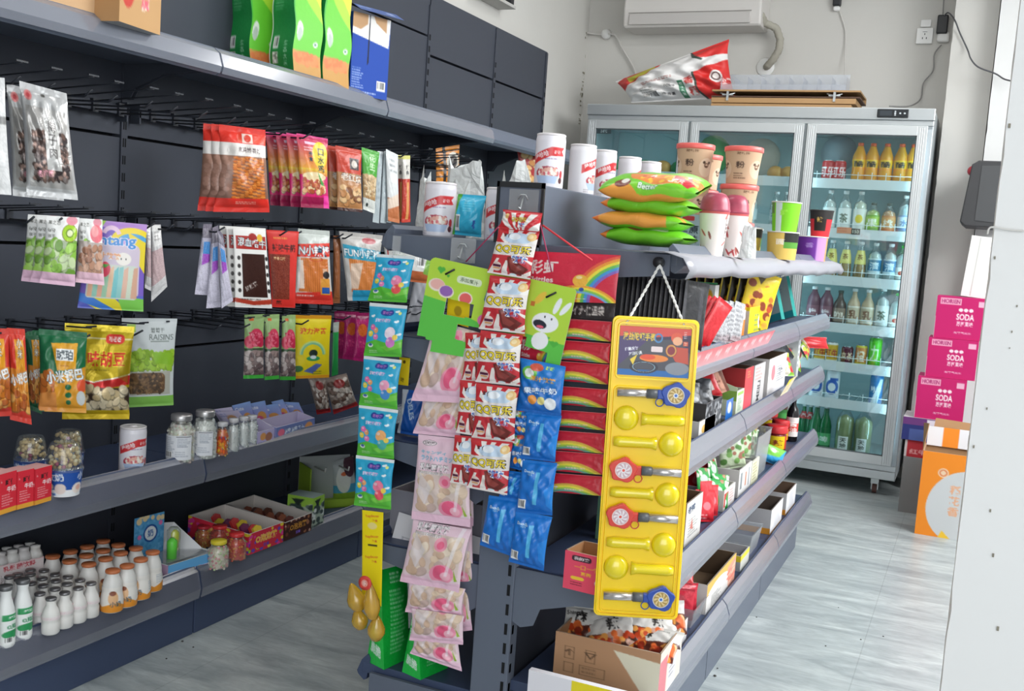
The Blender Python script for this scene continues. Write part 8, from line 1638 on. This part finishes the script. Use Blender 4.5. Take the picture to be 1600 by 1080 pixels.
# ---- third level (ZC)
wb = Cv(30, 40, '#dad8d4', .3, .4); wb2 = Cv(40, 40, '#e6e4e0', .4, .4); wb2.ell(.12, .22, .05, .1, '#d8b060').lines(.22, .05, .38, .38, 6, '#b06a60')
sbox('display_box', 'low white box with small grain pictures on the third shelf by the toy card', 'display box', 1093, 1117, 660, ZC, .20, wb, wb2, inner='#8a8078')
rp_c = Cv(44, 50, '#cf2830', .44, .5); rp_c.lines(.1, .08, .25, .14, 2, '#e8a060').ell(.2, .3, .04, .03, '#5a9a3c').rect(.3, .25, .38, .38, '#e8dcd8').noise(.06, .36, .16, .46, .3, 3, 3)
g = P(1100, 625, 0, -.66); pouch('red folded snack packet on the third shelf right of the toy card', (g[0], g[1], ZC+.045), .11, .10, .02, rp_c, yaw=-70, roll=-25, lean=-10)
dk = Cv(44, 50, '#4a2c28', .44, .5); dk.poly([(.2, .1), (.3, .05), (.34, .45), (.26, .45)], '#d89a80')
g = P(1098, 590, 0, -.72); pouch('dark maroon snack packet behind the red packet on the third shelf', (g[0], g[1], ZC+.06), .12, .11, .02, dk, yaw=-70, roll=-20, lean=-10)
sk_ = Cv(40, 60, '#7a4a3c', .4, .6); sk_.poly([(.05, 0), (.3, .05), (.35, .6), (.12, .6)], '#e0a48c').lines(.1, .1, .3, .5, 8, '#8a3a34')
g = P(1118, 592, 0, -.64); pouch('packet with pink sausage picture on the third shelf', (g[0], g[1]+.05, ZC+.06), .07, .12, .015, sk_, yaw=-60, roll=-25)
camo = Cv(60, 40, '#55585c', .6, .4); camo.blobs(0, 0, .6, .4, ['#2a2c30', '#8a8c90', '#3c3e44', '#a8a8ac'], .03, 110, 4)
b = sbox('display_box', 'grey patterned display box overfilled with dark snack packets', 'display box', 1104, 1128, 632, ZC, .20, '#4a4848', camo, inner='#3a3838')
pm_c = Cv(30, 24, '#3a3c40', .3, .24).blobs(0, 0, .3, .24, ['#5c5f64', '#26282c', '#8c8f94'], .025, 40, 2)
for i in range(7): pouch('dark grey snack packet heaped in the grey patterned box, %s from the front' % N10[i], (b.location[0]+.02+.02*math.sin(i*2), b.location[1]-b['dims'][1]*.4+i*b['dims'][1]*.15, ZC+.045+.006*(i % 3)), .11, .075, .015, pm_c, yaw=-50+10*math.sin(i), roll=10*math.sin(i*3), lean=-25, group='dark packets in the grey patterned box')
bt = Cv(20, 20, '#2470c4', .2, .2); bt.ell(.1, .08, .05, .05, '#dfeaf6'); y_b = P(1139, 646, 0, XR+.004)[1]
s_ = stick('blue_tag', None, bt, .085, .06, PR_PLAS, (XR+.004, y_b, ZC+.034), (0, 0, math.pi/2)); tag(s_, 'square blue tag stuck on the grey patterned box', 'tag')
gw = Cv(50, 50, '#8ab04c', .5, .5); gw.poly([(.0, .1), (.5, .2), (.5, .5), (.1, .5)], '#d8e0c4').poly([(0, 0), (.25, .05), (.35, .5), (.15, .5)], '#7aa83a'); gw2 = Cv(40, 60, '#d4dcc8', .4, .6); gw2.lines(.08, .2, .3, .5, 8, '#6a8a6c').rect(.05, .05, .35, .12, '#9cc060')
b = sbox('display_box', 'green and white display box with raised side flap on the third shelf', 'display box', 1152, 1163, 612, ZC, .22, gw, gw2, inner='#c4ccb8')
m_ = MB().add([(-.10, 0, 0), (.12, 0, 0), (.12, 0, .01), (-.10, 0, .075)], [(0, 1, 2, 3)]); o = m_.build('box_flap', mat('pale green card', '#c9d6b0', rough=.7), b, (-.01, -b['dims'][1]/2, b['dims'][2])); so = o.modifiers.new('t', 'SOLIDIFY'); so.thickness = .002
rd = Cv(30, 60, '#b03034', .3, .6); rd2 = Cv(30, 60, '#e04a50', .3, .6); rd2.grad(.3, .6, '#e04a50', '#e86a78').lines(.08, .05, .22, .16, 3, '#e8a060')
sbox('red_display_box', 'tall bright red open box in the middle of the third shelf', 'display box', 1166, 1178, 577, ZC, .14, rd, rd2, inner='#6a4a3c')
gy = Cv(40, 60, '#b8b4b2', .4, .6); gy2 = Cv(40, 60, '#c9c6c6', .4, .6); gy2.text('MEILI', .2, .4, .1, '#3a3a3e', rot=-1.5, bold=.05).lines(.05, .05, .3, .25, 4, '#d89a94')
sbox('grey_display_box', 'grey white box with dark lettering between the red box and the big carton', 'display box', 1180, 1196, 572, ZC, .20, gy, gy2, inner='#a8a09c')
bw = Cv(90, 40, '#d8d2d0', .9, .4); bw2 = Cv(60, 70, '#e6e4e6', .6, .7); bw2.ell(.16, .28, .06, .14, '#e08a94').lines(.28, .2, .52, .5, 7, '#8a8a90').text('糖', .4, .3, .14, '#77777c').noise(0, 0, 1, 1, .01)
sbox('white_carton', 'large open white carton with brown inside and pink logo on the third shelf', 'carton', 1203, 1229, 562, ZC, .27, bw, bw2, inner='#75604c')
cb = Cv(50, 40, '#8ab83c', .5, .4); cb.blobs(0, 0, .5, .4, ['#d83038', '#7ac040', '#e8e0d0', '#3a3a2c', '#c8d84a'], .05, 40, 8)
for i, (px_, py_) in enumerate(((1222, 570), (1240, 566), (1250, 556), (1262, 560), (1236, 552))):
    g = P(px_, py_, 0, -.62-.02*(i % 3)); pouch('green and red packet at the far end of the third shelf, %s of five' % N10[i], (g[0], g[1], ZC+.03+.02*(i > 2)), .12, .09, .03, cb, yaw=-40+15*i, roll=30*math.sin(i*2), lean=-25, group='green and red packets at the far end')
rdl = Cv(40, 20, '#d02830', .4, .2)
g = P(1255, 545, 0, -.64); pouch('bright red glossy packet topping the far end heap', (g[0], g[1]+.05, ZC+.085), .22, .05, .03, rdl, yaw=-50, lean=-20)
blk = Cv(30, 30, '#2c2c30', .3, .3); blk.blobs(0, 0, .3, .3, ['#4a4a50', '#c9c9cc', '#1a1a1e'], .02, 60, 3)
g = P(1180, 548, 0, -.74); pouch('black and white foil heap behind the brown inside carton', (g[0], g[1]+.2, ZC+.10), .16, .06, .03, blk, yaw=-60)
wcol = Cv(24, 60, '#d9dcdc', .24, .6); wcol.lines(.04, .1, .2, .5, 6, '#8a9094'); g = P(1222, 538, 0, -.66); mobj('white_box', box_mesh('white_box', .10, .05, .185, wcol, wcol, '#dddddd'), (g[0], g[1]+.1, ZC), 0, 'tall white printed box standing behind the heap under the second shelf', 'box')
# ---- fourth level (ZB_)
k1 = Cv(30, 70, '#a87a58', .3, .7); k2 = Cv(50, 70, '#e2dfda', .5, .7); k2.text('老鸭', .16, .14, .12, '#2a3a5a', wid=.22, bold=.03).lines(.1, .3, .4, .6, 7, '#8a8a8c').poly([(.15, .45), (.2, .3), (.25, .5)], '#c87a70')
sbox('noodle_display_box', 'white open box with dark blue characters beside the lower toy card edge', 'display box', 1074, 1097, 788, ZB_, .22, k1, k2, inner='#7a5a44')
rpk = Cv(40, 40, '#d02c38', .4, .4); rpk.ell(.2, .2, .08, .05, '#e87a84').lines(.05, .3, .3, .38, 2, '#f0c0c0'); gpk = Cv(40, 40, '#2ca048', .4, .4); gpk.ell(.15, .15, .1, .06, '#c8d8cc').ell(.3, .3, .05, .05, '#f0f4f0').blobs(0, 0, .4, .12, ['#b8886c', '#e0dcd0'], .03, 12, 3)
for i, (px_, py_, zz, cv_) in enumerate(((1100, 800, .0, rpk), (1108, 812, 0, rpk), (1104, 786, .02, rpk))):
    g = P(px_, py_, 0, -.61); pouch('red foil packet right of the box with blue characters, %s of three' % N10[i], (g[0], g[1], ZB_+.004+zz), .085, .085, .018, cv_, yaw=-25+8*i, roll=8, lean=-6, group='red foil packets on the fourth shelf')
for i, (px_, py_, zz) in enumerate(((1118, 786, 0), (1124, 778, .006), (1098, 768, .035), (1112, 766, .045))):
    g = P(px_, py_, 0, -.61-.03*(i > 1)); pouch('bright green foil packet on the fourth shelf, %s of four' % N10[i], (g[0], g[1]+.02, ZB_+.004+zz), .09, .085, .018, gpk, yaw=-30+9*i, roll=10, lean=-10, group='green foil packets on the fourth shelf')
pk1 = Cv(60, 60, '#d9cfcc', .6, .6); pk1.lines(.1, .1, .4, .4, 8, '#d88a8c'); pk2 = Cv(50, 60, '#e4dedc', .5, .6); pk2.rect(.02, .1, .2, .5, '#c84a44').lines(.25, .1, .45, .5, 5, '#c8908c')
b = sbox('display_box', 'white and red printed display box with torn front on the fourth shelf', 'display box', 1132, 1148, 768, ZB_, .20, pk1, pk2, inner='#d8ccc8')
for i in range(4): pouch('red and white packet standing in the torn display box, %s of four' % N10[i], (b.location[0]-.05+i*.03, b.location[1]-.02+.01*i, ZB_+.02), .08, .10, .016, rpk, yaw=-60+10*i, roll=-18, group='red packets in the torn box')
hs = Cv(60, 60, '#d6cfcc', .6, .6); hs.text('好爽', .28, .14, .13, '#7a6a3a', wid=.24, bold=.05); hs2 = Cv(60, 60, '#e2e0de', .6, .6); hs2.rect(.08, .1, .16, .45, '#8a9094').rect(.3, .15, .36, .45, '#c8886c').rect(.45, .1, .5, .5, '#9aa0a4').lines(.02, .05, .5, .12, 2, '#aaa')
sbox('white_display_box', 'white box with olive characters on its near side on the fourth shelf', 'display box', 1156, 1174, 736, ZB_, .20, hs, hs2, inner='#c9c4c0')
gs = Cv(40, 50, '#c9d8b8', .4, .5); gs.blobs(.0, .0, .4, .5, ['#7aa85c', '#e4e8dc', '#a8705c', '#5c8a48'], .04, 30, 5)
for i, (px_, py_, zz) in enumerate(((1140, 720, .06), (1152, 708, .075), (1160, 722, .06))):
    g = P(px_, py_, 0, -.64); pouch('white and green snack packet poking out of the white box, %s of three' % N10[i], (g[0], g[1]+.06, ZB_+zz), .09, .10, .02, gs, yaw=-50+15*i, roll=-10+12*i, group='white green packets on the fourth shelf')
orx = Cv(30, 40, '#d8b47a', .3, .4); orx.rect(0, 0, .3, .1, '#e8e04a'); g = P(1152, 690, 0, -.66); pouch('yellow and tan packet tilted on the white green packets', (g[0], g[1]+.1, ZB_+.125), .06, .07, .015, orx, yaw=-60, roll=25)
def tub(name, label, pn, pf, pt, z, xd, x=XR, m=G_TUB, h=None):
    yn = P(pn, pt, 0, x)[1]; yf = P(pf, pt, 0, x)[1]; h = h or float(P(pn, pt, 0, x)[2]-z); w = xd; mb = MB(); t = .0025; d = yf-yn; s = .90
    o_ = [(-w/2, -d/2), (w/2, -d/2), (w/2, d/2), (-w/2, d/2)]
    vs = [(a*s, b*s, 0) for a, b in o_]+[(a, b, h) for a, b in o_]+[(a*1.03, b*1.03, h+.002) for a, b in o_]+[(a-math.copysign(t, a), b-math.copysign(t, b), h) for a, b in o_]+[(a*s-math.copysign(t, a), b*s-math.copysign(t, b), t) for a, b in o_]
    fs = [(0, 1, 2, 3)]+[(i, (i+1) % 4, 4+(i+1) % 4, 4+i) for i in range(4)]+[(4+i, 4+(i+1) % 4, 8+(i+1) % 4, 8+i) for i in range(4)]+[(8+i, 8+(i+1) % 4, 12+(i+1) % 4, 12+i) for i in range(4)]+[(12+i, 12+(i+1) % 4, 16+(i+1) % 4, 16+i) for i in range(4)]+[(16, 17, 18, 19)]
    o = mb.add(vs, fs).build(name, m, None, (x-xd/2, (yn+yf)/2, z)); o['dims'] = (w, d, h); return tag(o, label, 'tub')
b = tub('clear_tub', 'frosted clear tub with yellow packets on the fourth shelf', 1186, 1205, 684, ZB_, .20)
yw = Cv(40, 40, '#d8d030', .4, .4); yw.rect(0, .0, .4, .08, '#a8a060').lines(.05, .14, .3, .2, 1, '#5a5a3a')
for i in range(2): mobj('yellow_box', box_mesh('yellow_box', .14, .035, .075, yw, '#cfc62c', '#e0dc6a'), (b.location[0]-.01, b.location[1]-.03+i*.05, ZB_+.006), 0, 'yellow box inside the frosted tub, %s one' % ('front', 'rear')[i], 'box', 'yellow boxes in the frosted tub')
sbox('white_display_box', 'pale yellow white box standing before the frosted tub', 'display box', 1176, 1186, 722, ZB_, .13, '#d6d4c8', Cv(30, 40, '#e0dfc4', .3, .4).lines(.05, .05, .25, .35, 6, '#a8a070'), inner='#cfcabc')
# red lidded jars, dark bottles at the far end
RL = mat('red jar lid', '#d03034', rough=.35); RB = mat('dark red jar', '#7a1f20', rough=.2)
def rjar(px, py, wpx, x, label, full=True):
    g = P(px, py, 0, x); s = dist(g)/FPX; r = wpx*s/2; h = r*2.35; e = empty('chili_jar', (g[0], min(g[1], 4.38), ZB_)); tag(e, label, 'jar', 'red lidded chili jars')
    MB().lathe([(r*.85, 0), (r*.95, .004), (r*.95, h*.62), (r*.8, h*.70)], 22, capt=False).build('jar_body', RB, e); MB().lathe([(0, h*.69), (r, h*.69), (r*1.02, h*.72), (r*1.02, h*.96), (r*.95, h), (0, h)], 24, capb=False, capt=False).build('lid', RL, e)
    c = Cv(70, 30, '#c8342c', 2., .8); c.rect(.75, 0, 1.25, .8, '#e8c81c').text('辣', 1., .4, .34, '#7a1a1a', bold=.05).text('香', .3, .4, .3, '#f0c040').text('酱', 1.7, .4, .3, '#f0c040'); link(bpy.data.objects.new('label', lathe_mesh('label', [(r*.96, h*.08), (r*.96, h*.6)], c, PR_CARD)), e); e.rotation_euler = (0, 0, .4); return e
rjar(1212, 690, 33, -.64, 'large jar with red lid and yellow label, frontmost jar at the far end')
rjar(1196, 676, 32, -.74, 'red lidded jar half hidden behind the frosted tub')
rjar(1219, 680, 28, -.66, 'red lidded jar just behind the frontmost chili jar')
def sauce(px, x, wpx, hpx, label, bm, cm, cv):
    g = P(px, 680, 0, x); s = dist(g)/FPX; r = wpx*s/2; h = hpx*s; e = empty('sauce_bottle', (g[0], min(g[1], 4.38), ZB_), .4); tag(e, label, 'bottle')
    MB().lathe([(r*.9, 0), (r, .004), (r, h*.62), (r*.8, h*.72), (r*.38, h*.82), (r*.34, h*.93)], 20, capt=False).build('body', bm, e); MB().lathe([(0, h*.9), (r*.4, h*.9), (r*.42, h*.99), (0, h)], 16, capb=False, capt=False).build('cap', cm, e)
    link(bpy.data.objects.new('label', lathe_mesh('label', [(r*1.01, h*.12), (r*1.01, h*.55)], cv, PR_CARD)), e); return e
c = Cv(60, 50, '#d8453c', 2., 1.6); c.rect(0, 0, 2, .5, '#e8dcd8').rect(0, 1.2, 2, 1.6, '#f0e6e2').text('酱油', 1., .8, .4, '#f6ece8', vert=True); sauce(1236, -.62, 19, 70, 'dark soy sauce bottle with red and white label at the far end', mat('black glass', '#1c1a1c', rough=.12), M_BLACKP, c)
c = Cv(60, 50, '#4a9a4c', 2., 1.6); c.rect(0, .0, 2, .3, '#3a7a3c').rect(1.4, 0, 2., 1.6, '#e8dc3a').rect(0, .9, 2, 1.6, '#7a3028'); sauce(1217, -.70, 22, 66, 'bottle with green and yellow label left of the dark soy sauce bottle', mat('brown sauce glass', '#4a221c', rough=.15), M_BLACKP, c)
c = Cv(60, 50, '#d8d03a', 2., 1.6); sauce(1200, -.78, 18, 62, 'yellow bottle far back under the third shelf', mat('yellow sauce', '#c8b820', rough=.2), M_BLACKP, c)
bg = Cv(30, 20, '#3aa0d8', .3, .2); bg.poly([(0, 0), (.3, 0), (.2, .1), (0, .12)], '#7cc84a').ell(.1, .05, .04, .02, '#e8ece8'); g = P(1205, 720, 0, -.60); pouch('small blue and green packet on the fourth shelf edge', (g[0], g[1], ZB_+.004), .08, .06, .025, bg, yaw=-50, roll=20)
# ---- deck
c = Cv(80, 60, '#b98f6e', .8, .6); c.poly([(.45, .08), (.8, .12), (.8, .6), (.72, .6)], '#e4dfca').poly([(.74, .48), (.8, .5), (.8, .6), (.72, .58)], '#c85a3c')
for i in range(2): c.rect(.08+i*.16, .15, .16+i*.16, .30, '#6f5540').rect(.087+i*.16, .157, .153+i*.16, .293, '#b98f6e').text(('↑', '▽')[i], .12+i*.16, .22, .08, '#5a4434')
c.rect(.08, .34, .16, .46, '#6f5540').rect(.087, .347, .153, .453, '#b98f6e').rect(.2, .34, .4, .46, '#6f5540').rect(.207, .347, .393, .453, '#b98f6e'); c.lines(.22, .36, .38, .45, 2, '#8a6c54')
s2 = Cv(60, 50, '#dcd4cc', .6, .5); s2.rect(.25, 0, .45, .5, '#e6e2e6').rect(.0, .1, .2, .5, '#d8848c').lines(.27, .05, .42, .4, 8, '#8a8a90')
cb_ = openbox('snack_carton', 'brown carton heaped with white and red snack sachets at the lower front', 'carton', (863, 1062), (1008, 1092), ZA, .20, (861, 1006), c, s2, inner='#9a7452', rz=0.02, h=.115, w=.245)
sc = Cv(60, 44, '#dfdcd6', .6, .44); sc.text('麻', .2, .14, .14, '#2a2624', bold=.03).text('Shin', .08, .1, .05, '#4a4644').poly([(.0, .3), (.6, .18), (.6, .44), (0, .44)], '#5a2c20'); sc.blobs(.05, .24, .58, .42, ['#d86a34', '#b8401c', '#e8a050', '#8a2c18'], .04, 40, 4).lines(.3, .05, .5, .1, 1, '#8a8680')
sc2 = Cv(60, 44, '#d8d4ce', .6, .44); sc2.text('辣', .35, .14, .16, '#2a2624', bold=.03).poly([(.0, .22), (.6, .30), (.6, .44), (0, .44)], '#4a2a22'); sc2.blobs(.05, .26, .58, .42, ['#d86a34', '#b8401c', '#e8a050', '#caa090'], .04, 36, 7)
R = random.Random(11); cbx, cby = cb_.location[0], cb_.location[1]
for i in range(9):
    pouch('snack sachet with red food picture in the brown carton, %s' % ('at the left front', 'at the left middle', 'at the left back', 'in the centre front', 'in the middle', 'centre back', 'at the right front', 'at the right middle', 'at the right back')[i], (cbx-.07+.075*(i//3)+R.uniform(-.008, .008), cby-.03+.045*(i % 3), ZA+.070+.013*(i % 3)), .12, .095, .020, (sc, sc2)[i % 2], yaw=-80+R.uniform(-25, 25), lean=-52+R.uniform(-8, 8), roll=R.uniform(-16, 16), m=PR_FOIL, name='snack_sachet', group='sachets in the brown carton', wr=1.5)
bw_ = Cv(40, 20, '#a8c8d8', .4, .2); bw_.lines(.05, .04, .35, .16, 3, '#6a9ab8'); mobj('blue_box', box_mesh('blue_box', .08, .03, .07, bw_, '#98b8c8', '#b8d0dc'), (cbx-.01, cby+.075, ZA+.075), .1, 'pale blue box at the back of the brown sachet carton', 'box')
# white box lid in front with noodle picture
c = Cv(120, 50, '#e2e0e6', 1.2, .5); c.rect(.50, .0, .95, .5, '#e8d62c').ell(.72, .28, .20, .18, '#2a2826').ell(.72, .27, .17, .15, '#d8b058').blobs(.6, .18, .84, .36, ['#e88a4c', '#e8c040', '#5a9a3c', '#f0e4c8'], .04, 18, 3).text('辣炒', .9, .12, .1, '#4a7a2c', bold=.03).text('红油', .54, .08, .06, '#5a3a1c').ell(.06, .4, .06, .05, '#e8a0a0')
g0, g1 = P(826, 1062, 1, 1.99), P(992, 1092, 1, 1.99)
me = box_mesh('white_carton', g1[0]-g0[0], .016, float(P(850, 1048, 1, 1.99)[2])-.005, c, '#d8d6dc', '#eceaf0'); mobj('white_carton', me, ((g0[0]+g1[0])/2, 1.995, .0), .0, 'flattened white carton with yellow noodle picture standing on the floor at the picture bottom', 'carton')
# pink box on the fourth shelf near end
c = Cv(70, 70, '#e8506a', .7, .7); c.rrect(.1, .06, .36, .16, .04, '#3a2630').text('我的糖', .23, .11, .06, '#f4e8ea', wid=.2, bold=.04).text('一口一个', .30, .26, .09, '#f0b83c', wid=.32, bold=.05).text('真香', .3, .37, .07, '#f0b83c', bold=.05).rrect(.1, .44, .28, .5, .03, '#f0c83c').lines(.1, .54, .32, .62, 2, '#7a2434').ell(.58, .50, .16, .12, '#f0e6ea', rot=.2).text('4', .55, .5, .15, '#c8303c', bold=.06).ell(.58, .3, .07, .09, '#f0a0a0')
g0, g1 = P(880, 918, 2, ZB_), P(938, 932, 2, ZB_)
openbox('pink_display_box', 'pink open display box with yellow lettering and number 4 near the gondola end', 'display box', (879, 918), (960, 938), ZB_, .09, (878, 858), c, '#d84860', inner='#b08058')
g = P(938, 850, 1, 2.42); mobj('green_box', box_mesh('green_box', .06, .03, .14, '#6a9a80', '#5a8a70', '#7aa890'), (g[0]+.02, 2.42, ZB_), 0, 'muted green box edge behind the lower part of the toy card', 'box')
# deck along the aisle
b = tub('clear_tub', 'clear tub of red packets on the lowest shelf beneath the toy card', 1086, 1104, 955, ZA, .20)
rr_ = Cv(40, 40, '#c8283c', .4, .4); rr_.noise(0, 0, 1, 1, .04); rr2 = Cv(40, 40, '#c82c34', .4, .4); rr2.blobs(.05, .05, .35, .35, ['#e8c040', '#7a9a2c', '#f0e6d8', '#8a1c20'], .04, 16, 3)
for i in range(6): pouch('red packet in the clear tub on the lowest shelf, %s of six' % N10[i], (b.location[0]-.05+.05*(i % 3), b.location[1]-.035+.05*(i//3), ZA+.006), .075, .085, .025, rr_, yaw=-80+6*i, lean=0, group='red packets in the clear tub')
for i in range(2): pouch('red and yellow packet lying on top of the clear tub contents, %s one' % ('front', 'rear')[i], (b.location[0]-.03+.05*i, b.location[1]-.02+.03*i, ZA+.097), .10, .07, .02, rr2, yaw=-70, lean=-50, roll=10, group='red yellow packets on the clear tub')
rs_ = Cv(30, 30, '#c02c30', .3, .3); sbox('red_display_box', 'red box corner seen between the toy card and the clear tub', 'display box', 1066, 1074, 975, ZA, .16, rs_, '#e4e0e0', inner='#4a3a34')
o1 = Cv(70, 50, '#8a7460', .7, .5); o2 = Cv(90, 90, '#e8b860', .9, .9); o2.ell(.35, .72, .42, .55, '#e9e6e2').lines(.15, .5, .45, .85, 9, '#6a6a68').poly([(.62, .2), (.9, .1), (.9, .9), (.68, .9)], '#e8a08c').blobs(.65, .3, .88, .8, ['#e88a7a', '#f0c0a8'], .05, 14, 4)
sbox('orange_carton', 'big open carton with brown inside and orange white side on the lowest shelf', 'carton', 1106, 1146, 915, ZA, .25, '#d8d4d0', o2, inner='#66523f')
y1_ = Cv(60, 40, '#a9a9ac', .6, .4); y1_.rect(0, 0, .6, .16, '#e0c82c').ring(.3, .2, .1, .12, '#2a2824').text('笑', .32, .1, .08, '#2a2824'); y2_ = Cv(40, 60, '#e8dc4a', .4, .6); y2_.rect(0, .2, .4, .6, '#d9d8d0')
sbox('yellow_display_box', 'open box with yellow and black face print on the lowest shelf', 'display box', 1158, 1170, 870, ZA, .22, y1_, y2_, inner='#b0aeb0')
tub('clear_tub', 'empty frosted tub behind the yellow face box on the lowest shelf', 1176, 1190, 838, ZA, .22)
e1 = Cv(60, 60, '#b8b6b8', .6, .6); e1.text('来吃哦', .28, .2, .06, '#c86a6c', wid=.2).rect(0, .45, .6, .6, '#d8902c'); e2 = Cv(50, 80, '#eeedef', .5, .8); e2.lines(.15, .1, .4, .7, 12, '#c0c0c6').rect(0, .76, .5, .8, '#d8a050')
sbox('white_carton', 'open grey white carton with orange base, nearer of two at the far end', 'carton', 1206, 1222, 798, ZA, .24, e1, e2, inner='#5c5048', group='grey white open cartons')
sbox('white_carton', 'open grey white carton with orange base, farthest on the lowest shelf', 'carton', 1230, 1243, 772, ZA, .24, e1, e2, inner='#6a5444', group='grey white open cartons')

# ================================================================== cartons stacked beside the fridge
def soda():
    c = Cv(80, 66, '#c41d68', .8, .62); c.rect(.06, .03, .38, .12, '#e49ab8').text('HORIEN', .22, .075, .06, '#a8306a', wid=.28, bold=.05).text('●●●', .46, .19, .05, '#f0d8e2', wid=.22).text('SODA', .46, .29, .09, '#f4e4ea', wid=.27, bold=.05).text('苏打果味', .46, .39, .07, '#eed0dc', wid=.25, bold=.05).text('无糖气泡水', .44, .52, .03, '#eab8cc', wid=.27, bold=.04).rect(.64, .05, .76, .13, '#e8b0c8').rect(0, .3, .008, .62, '#d8c0cc'); return c
sd_ = soda(); YS = 5.50
def crate(q, y, d, label, front, side, top, name='soda_carton', group=None, z=None):
    a, b, t = P(q[0], q[3], 1, y), P(q[1], q[3], 1, y), P(q[0], q[2], 1, y); z = a[2] if z is None else z
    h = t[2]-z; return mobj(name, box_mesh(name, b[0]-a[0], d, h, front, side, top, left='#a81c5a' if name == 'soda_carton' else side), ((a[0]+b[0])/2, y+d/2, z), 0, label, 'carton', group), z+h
zz = 0
# bottom: grey board box, red box, navy box, then three soda cartons
a = P(1412, 800, 1, 5.45)
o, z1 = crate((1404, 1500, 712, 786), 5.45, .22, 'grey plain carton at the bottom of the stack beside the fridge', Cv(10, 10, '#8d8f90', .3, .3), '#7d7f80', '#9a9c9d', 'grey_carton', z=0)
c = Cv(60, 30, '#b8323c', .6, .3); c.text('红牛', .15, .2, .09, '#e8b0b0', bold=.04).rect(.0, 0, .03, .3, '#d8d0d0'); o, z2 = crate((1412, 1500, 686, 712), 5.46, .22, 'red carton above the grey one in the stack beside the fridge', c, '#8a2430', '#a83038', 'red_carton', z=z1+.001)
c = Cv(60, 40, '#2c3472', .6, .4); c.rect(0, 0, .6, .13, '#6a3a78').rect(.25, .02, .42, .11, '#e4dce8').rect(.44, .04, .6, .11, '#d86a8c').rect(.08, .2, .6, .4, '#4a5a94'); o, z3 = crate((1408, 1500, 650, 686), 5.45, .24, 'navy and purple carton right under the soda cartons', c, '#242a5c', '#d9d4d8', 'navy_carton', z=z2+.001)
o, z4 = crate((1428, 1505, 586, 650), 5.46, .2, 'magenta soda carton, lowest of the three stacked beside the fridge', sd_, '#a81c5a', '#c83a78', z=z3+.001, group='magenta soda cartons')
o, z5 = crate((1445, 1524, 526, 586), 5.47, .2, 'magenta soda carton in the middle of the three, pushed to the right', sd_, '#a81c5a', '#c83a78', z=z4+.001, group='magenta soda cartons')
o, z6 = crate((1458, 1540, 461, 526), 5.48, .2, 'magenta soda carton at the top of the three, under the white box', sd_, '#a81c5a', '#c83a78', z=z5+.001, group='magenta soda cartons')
c = Cv(40, 80, '#eceae6', .4, .8)
c.rect(.10, .02, .105, .78, '#8a8884').rect(.34, .1, .345, .75, '#3a3a3c').rect(.24, .14, .3, .145, '#55555a').rect(.24, .14, .245, .24, '#55555a').rect(.24, .24, .3, .245, '#55555a')
a, b, t = P(1500, 469, 1, 5.50), P(1545, 475, 1, 5.50), P(1513, 368, 1, 5.50); mobj('white_box', box_mesh('white_box', .16, .09, float(t[2]-z6)-.002, c, '#dcdad6', '#e4e2de'), ((a[0]+b[0])/2+.015, 5.60, z6+.001), 0, 'tall plain white box standing on the magenta soda cartons', 'box', rot=(0, .07, 0))
# orange open carton in front
c = Cv(80, 110, '#ec8a26', .8, 1.1); c.ell(.52, .68, .42, .48, '#c9cbcc', rot=.25).ell(.25, .26, .06, .06, '#e8c8a8').ring(.25, .26, .03, .045, '#d87a4a').text('稻花香', .40, .60, .12, '#e0a884', vert=True, bold=.04).rect(.55, .68, .72, 1.1, '#c07078').lines(.57, .7, .7, 1.05, 10, '#e8d0d0').poly([(.3, 1.0), (.4, 1.1), (.26, 1.1)], '#f0c23c')
a, b, t = P(1430, 812, 2, 0), P(1490, 823, 2, 0), P(1436, 703, 1, 5.05)
ya = 5.05; a = P(1431, 812, 1, ya); h = float(P(1436, 703, 1, ya)[2]); w_ = .30
e = empty('orange_carton', (a[0]+w_/2, ya+.11, 0)); tag(e, 'open orange and grey carton on the floor beside the fridge with flaps up', 'carton')
mobj('box_body', openbox_mesh('box_body', w_, .22, h, c, '#d8802a', inner='#b58f68'), (0, 0, 0), 0, parent=e)
fc = Cv(60, 24, '#e4e4e8', .6, .24); fc.rect(.14, 0, .28, .24, '#ec8a26').poly([(.4, .06), (.6, .04), (.6, .24), (.46, .24)], '#b8926c').rect(.36, .06, .38, .2, '#6a6a70')
stick('back_flap', e, fc, w_*.98, .09, PR_CARD, (0, .105, h+.04), (math.radians(-12), 0, 0))
mb = MB().add([(-w_/2, -.105, h-.002), (-w_/2, .105, h-.002), (-w_/2-.015, .08, h+.10), (-w_/2+.012, -.06, h+.12)], [(0, 1, 2, 3)]); o = mb.build('side_flap', M_CARDB, e); so = o.modifiers.new('t', 'SOLIDIFY'); so.thickness = .003
mb = MB().add([(-w_/2+.02, .112, h-.002), (w_/2, .112, h-.002), (w_/2, .15, h+.11), (-w_/2+.03, .15, h+.12)], [(0, 1, 2, 3)]); o = mb.build('rear_flap', M_CARDB, e); so = o.modifiers.new('t', 'SOLIDIFY'); so.thickness = .003
# crumbs on the floor
m_ = MB(); R = random.Random(21)
for (px, py, s) in ((285, 1003, .004), (302, 1012, .003), (260, 1030, .003), (1117, 1057, .005), (1121, 1045, .003), (1380, 995, .003), (1290, 1010, .003), (1182, 965, .003), (1200, 860, .003), (1310, 950, .002), (1345, 1000, .003)):
    g = P(px, py, 2, 0); m_.ball((g[0], g[1], s*.4), s, 6, 4, .5)
tag(m_.build('floor_crumbs', mat('dark crumb', '#4a4844', rough=.9)), 'tiny dark crumbs scattered on the grey tiles', 'dirt', kind='stuff')
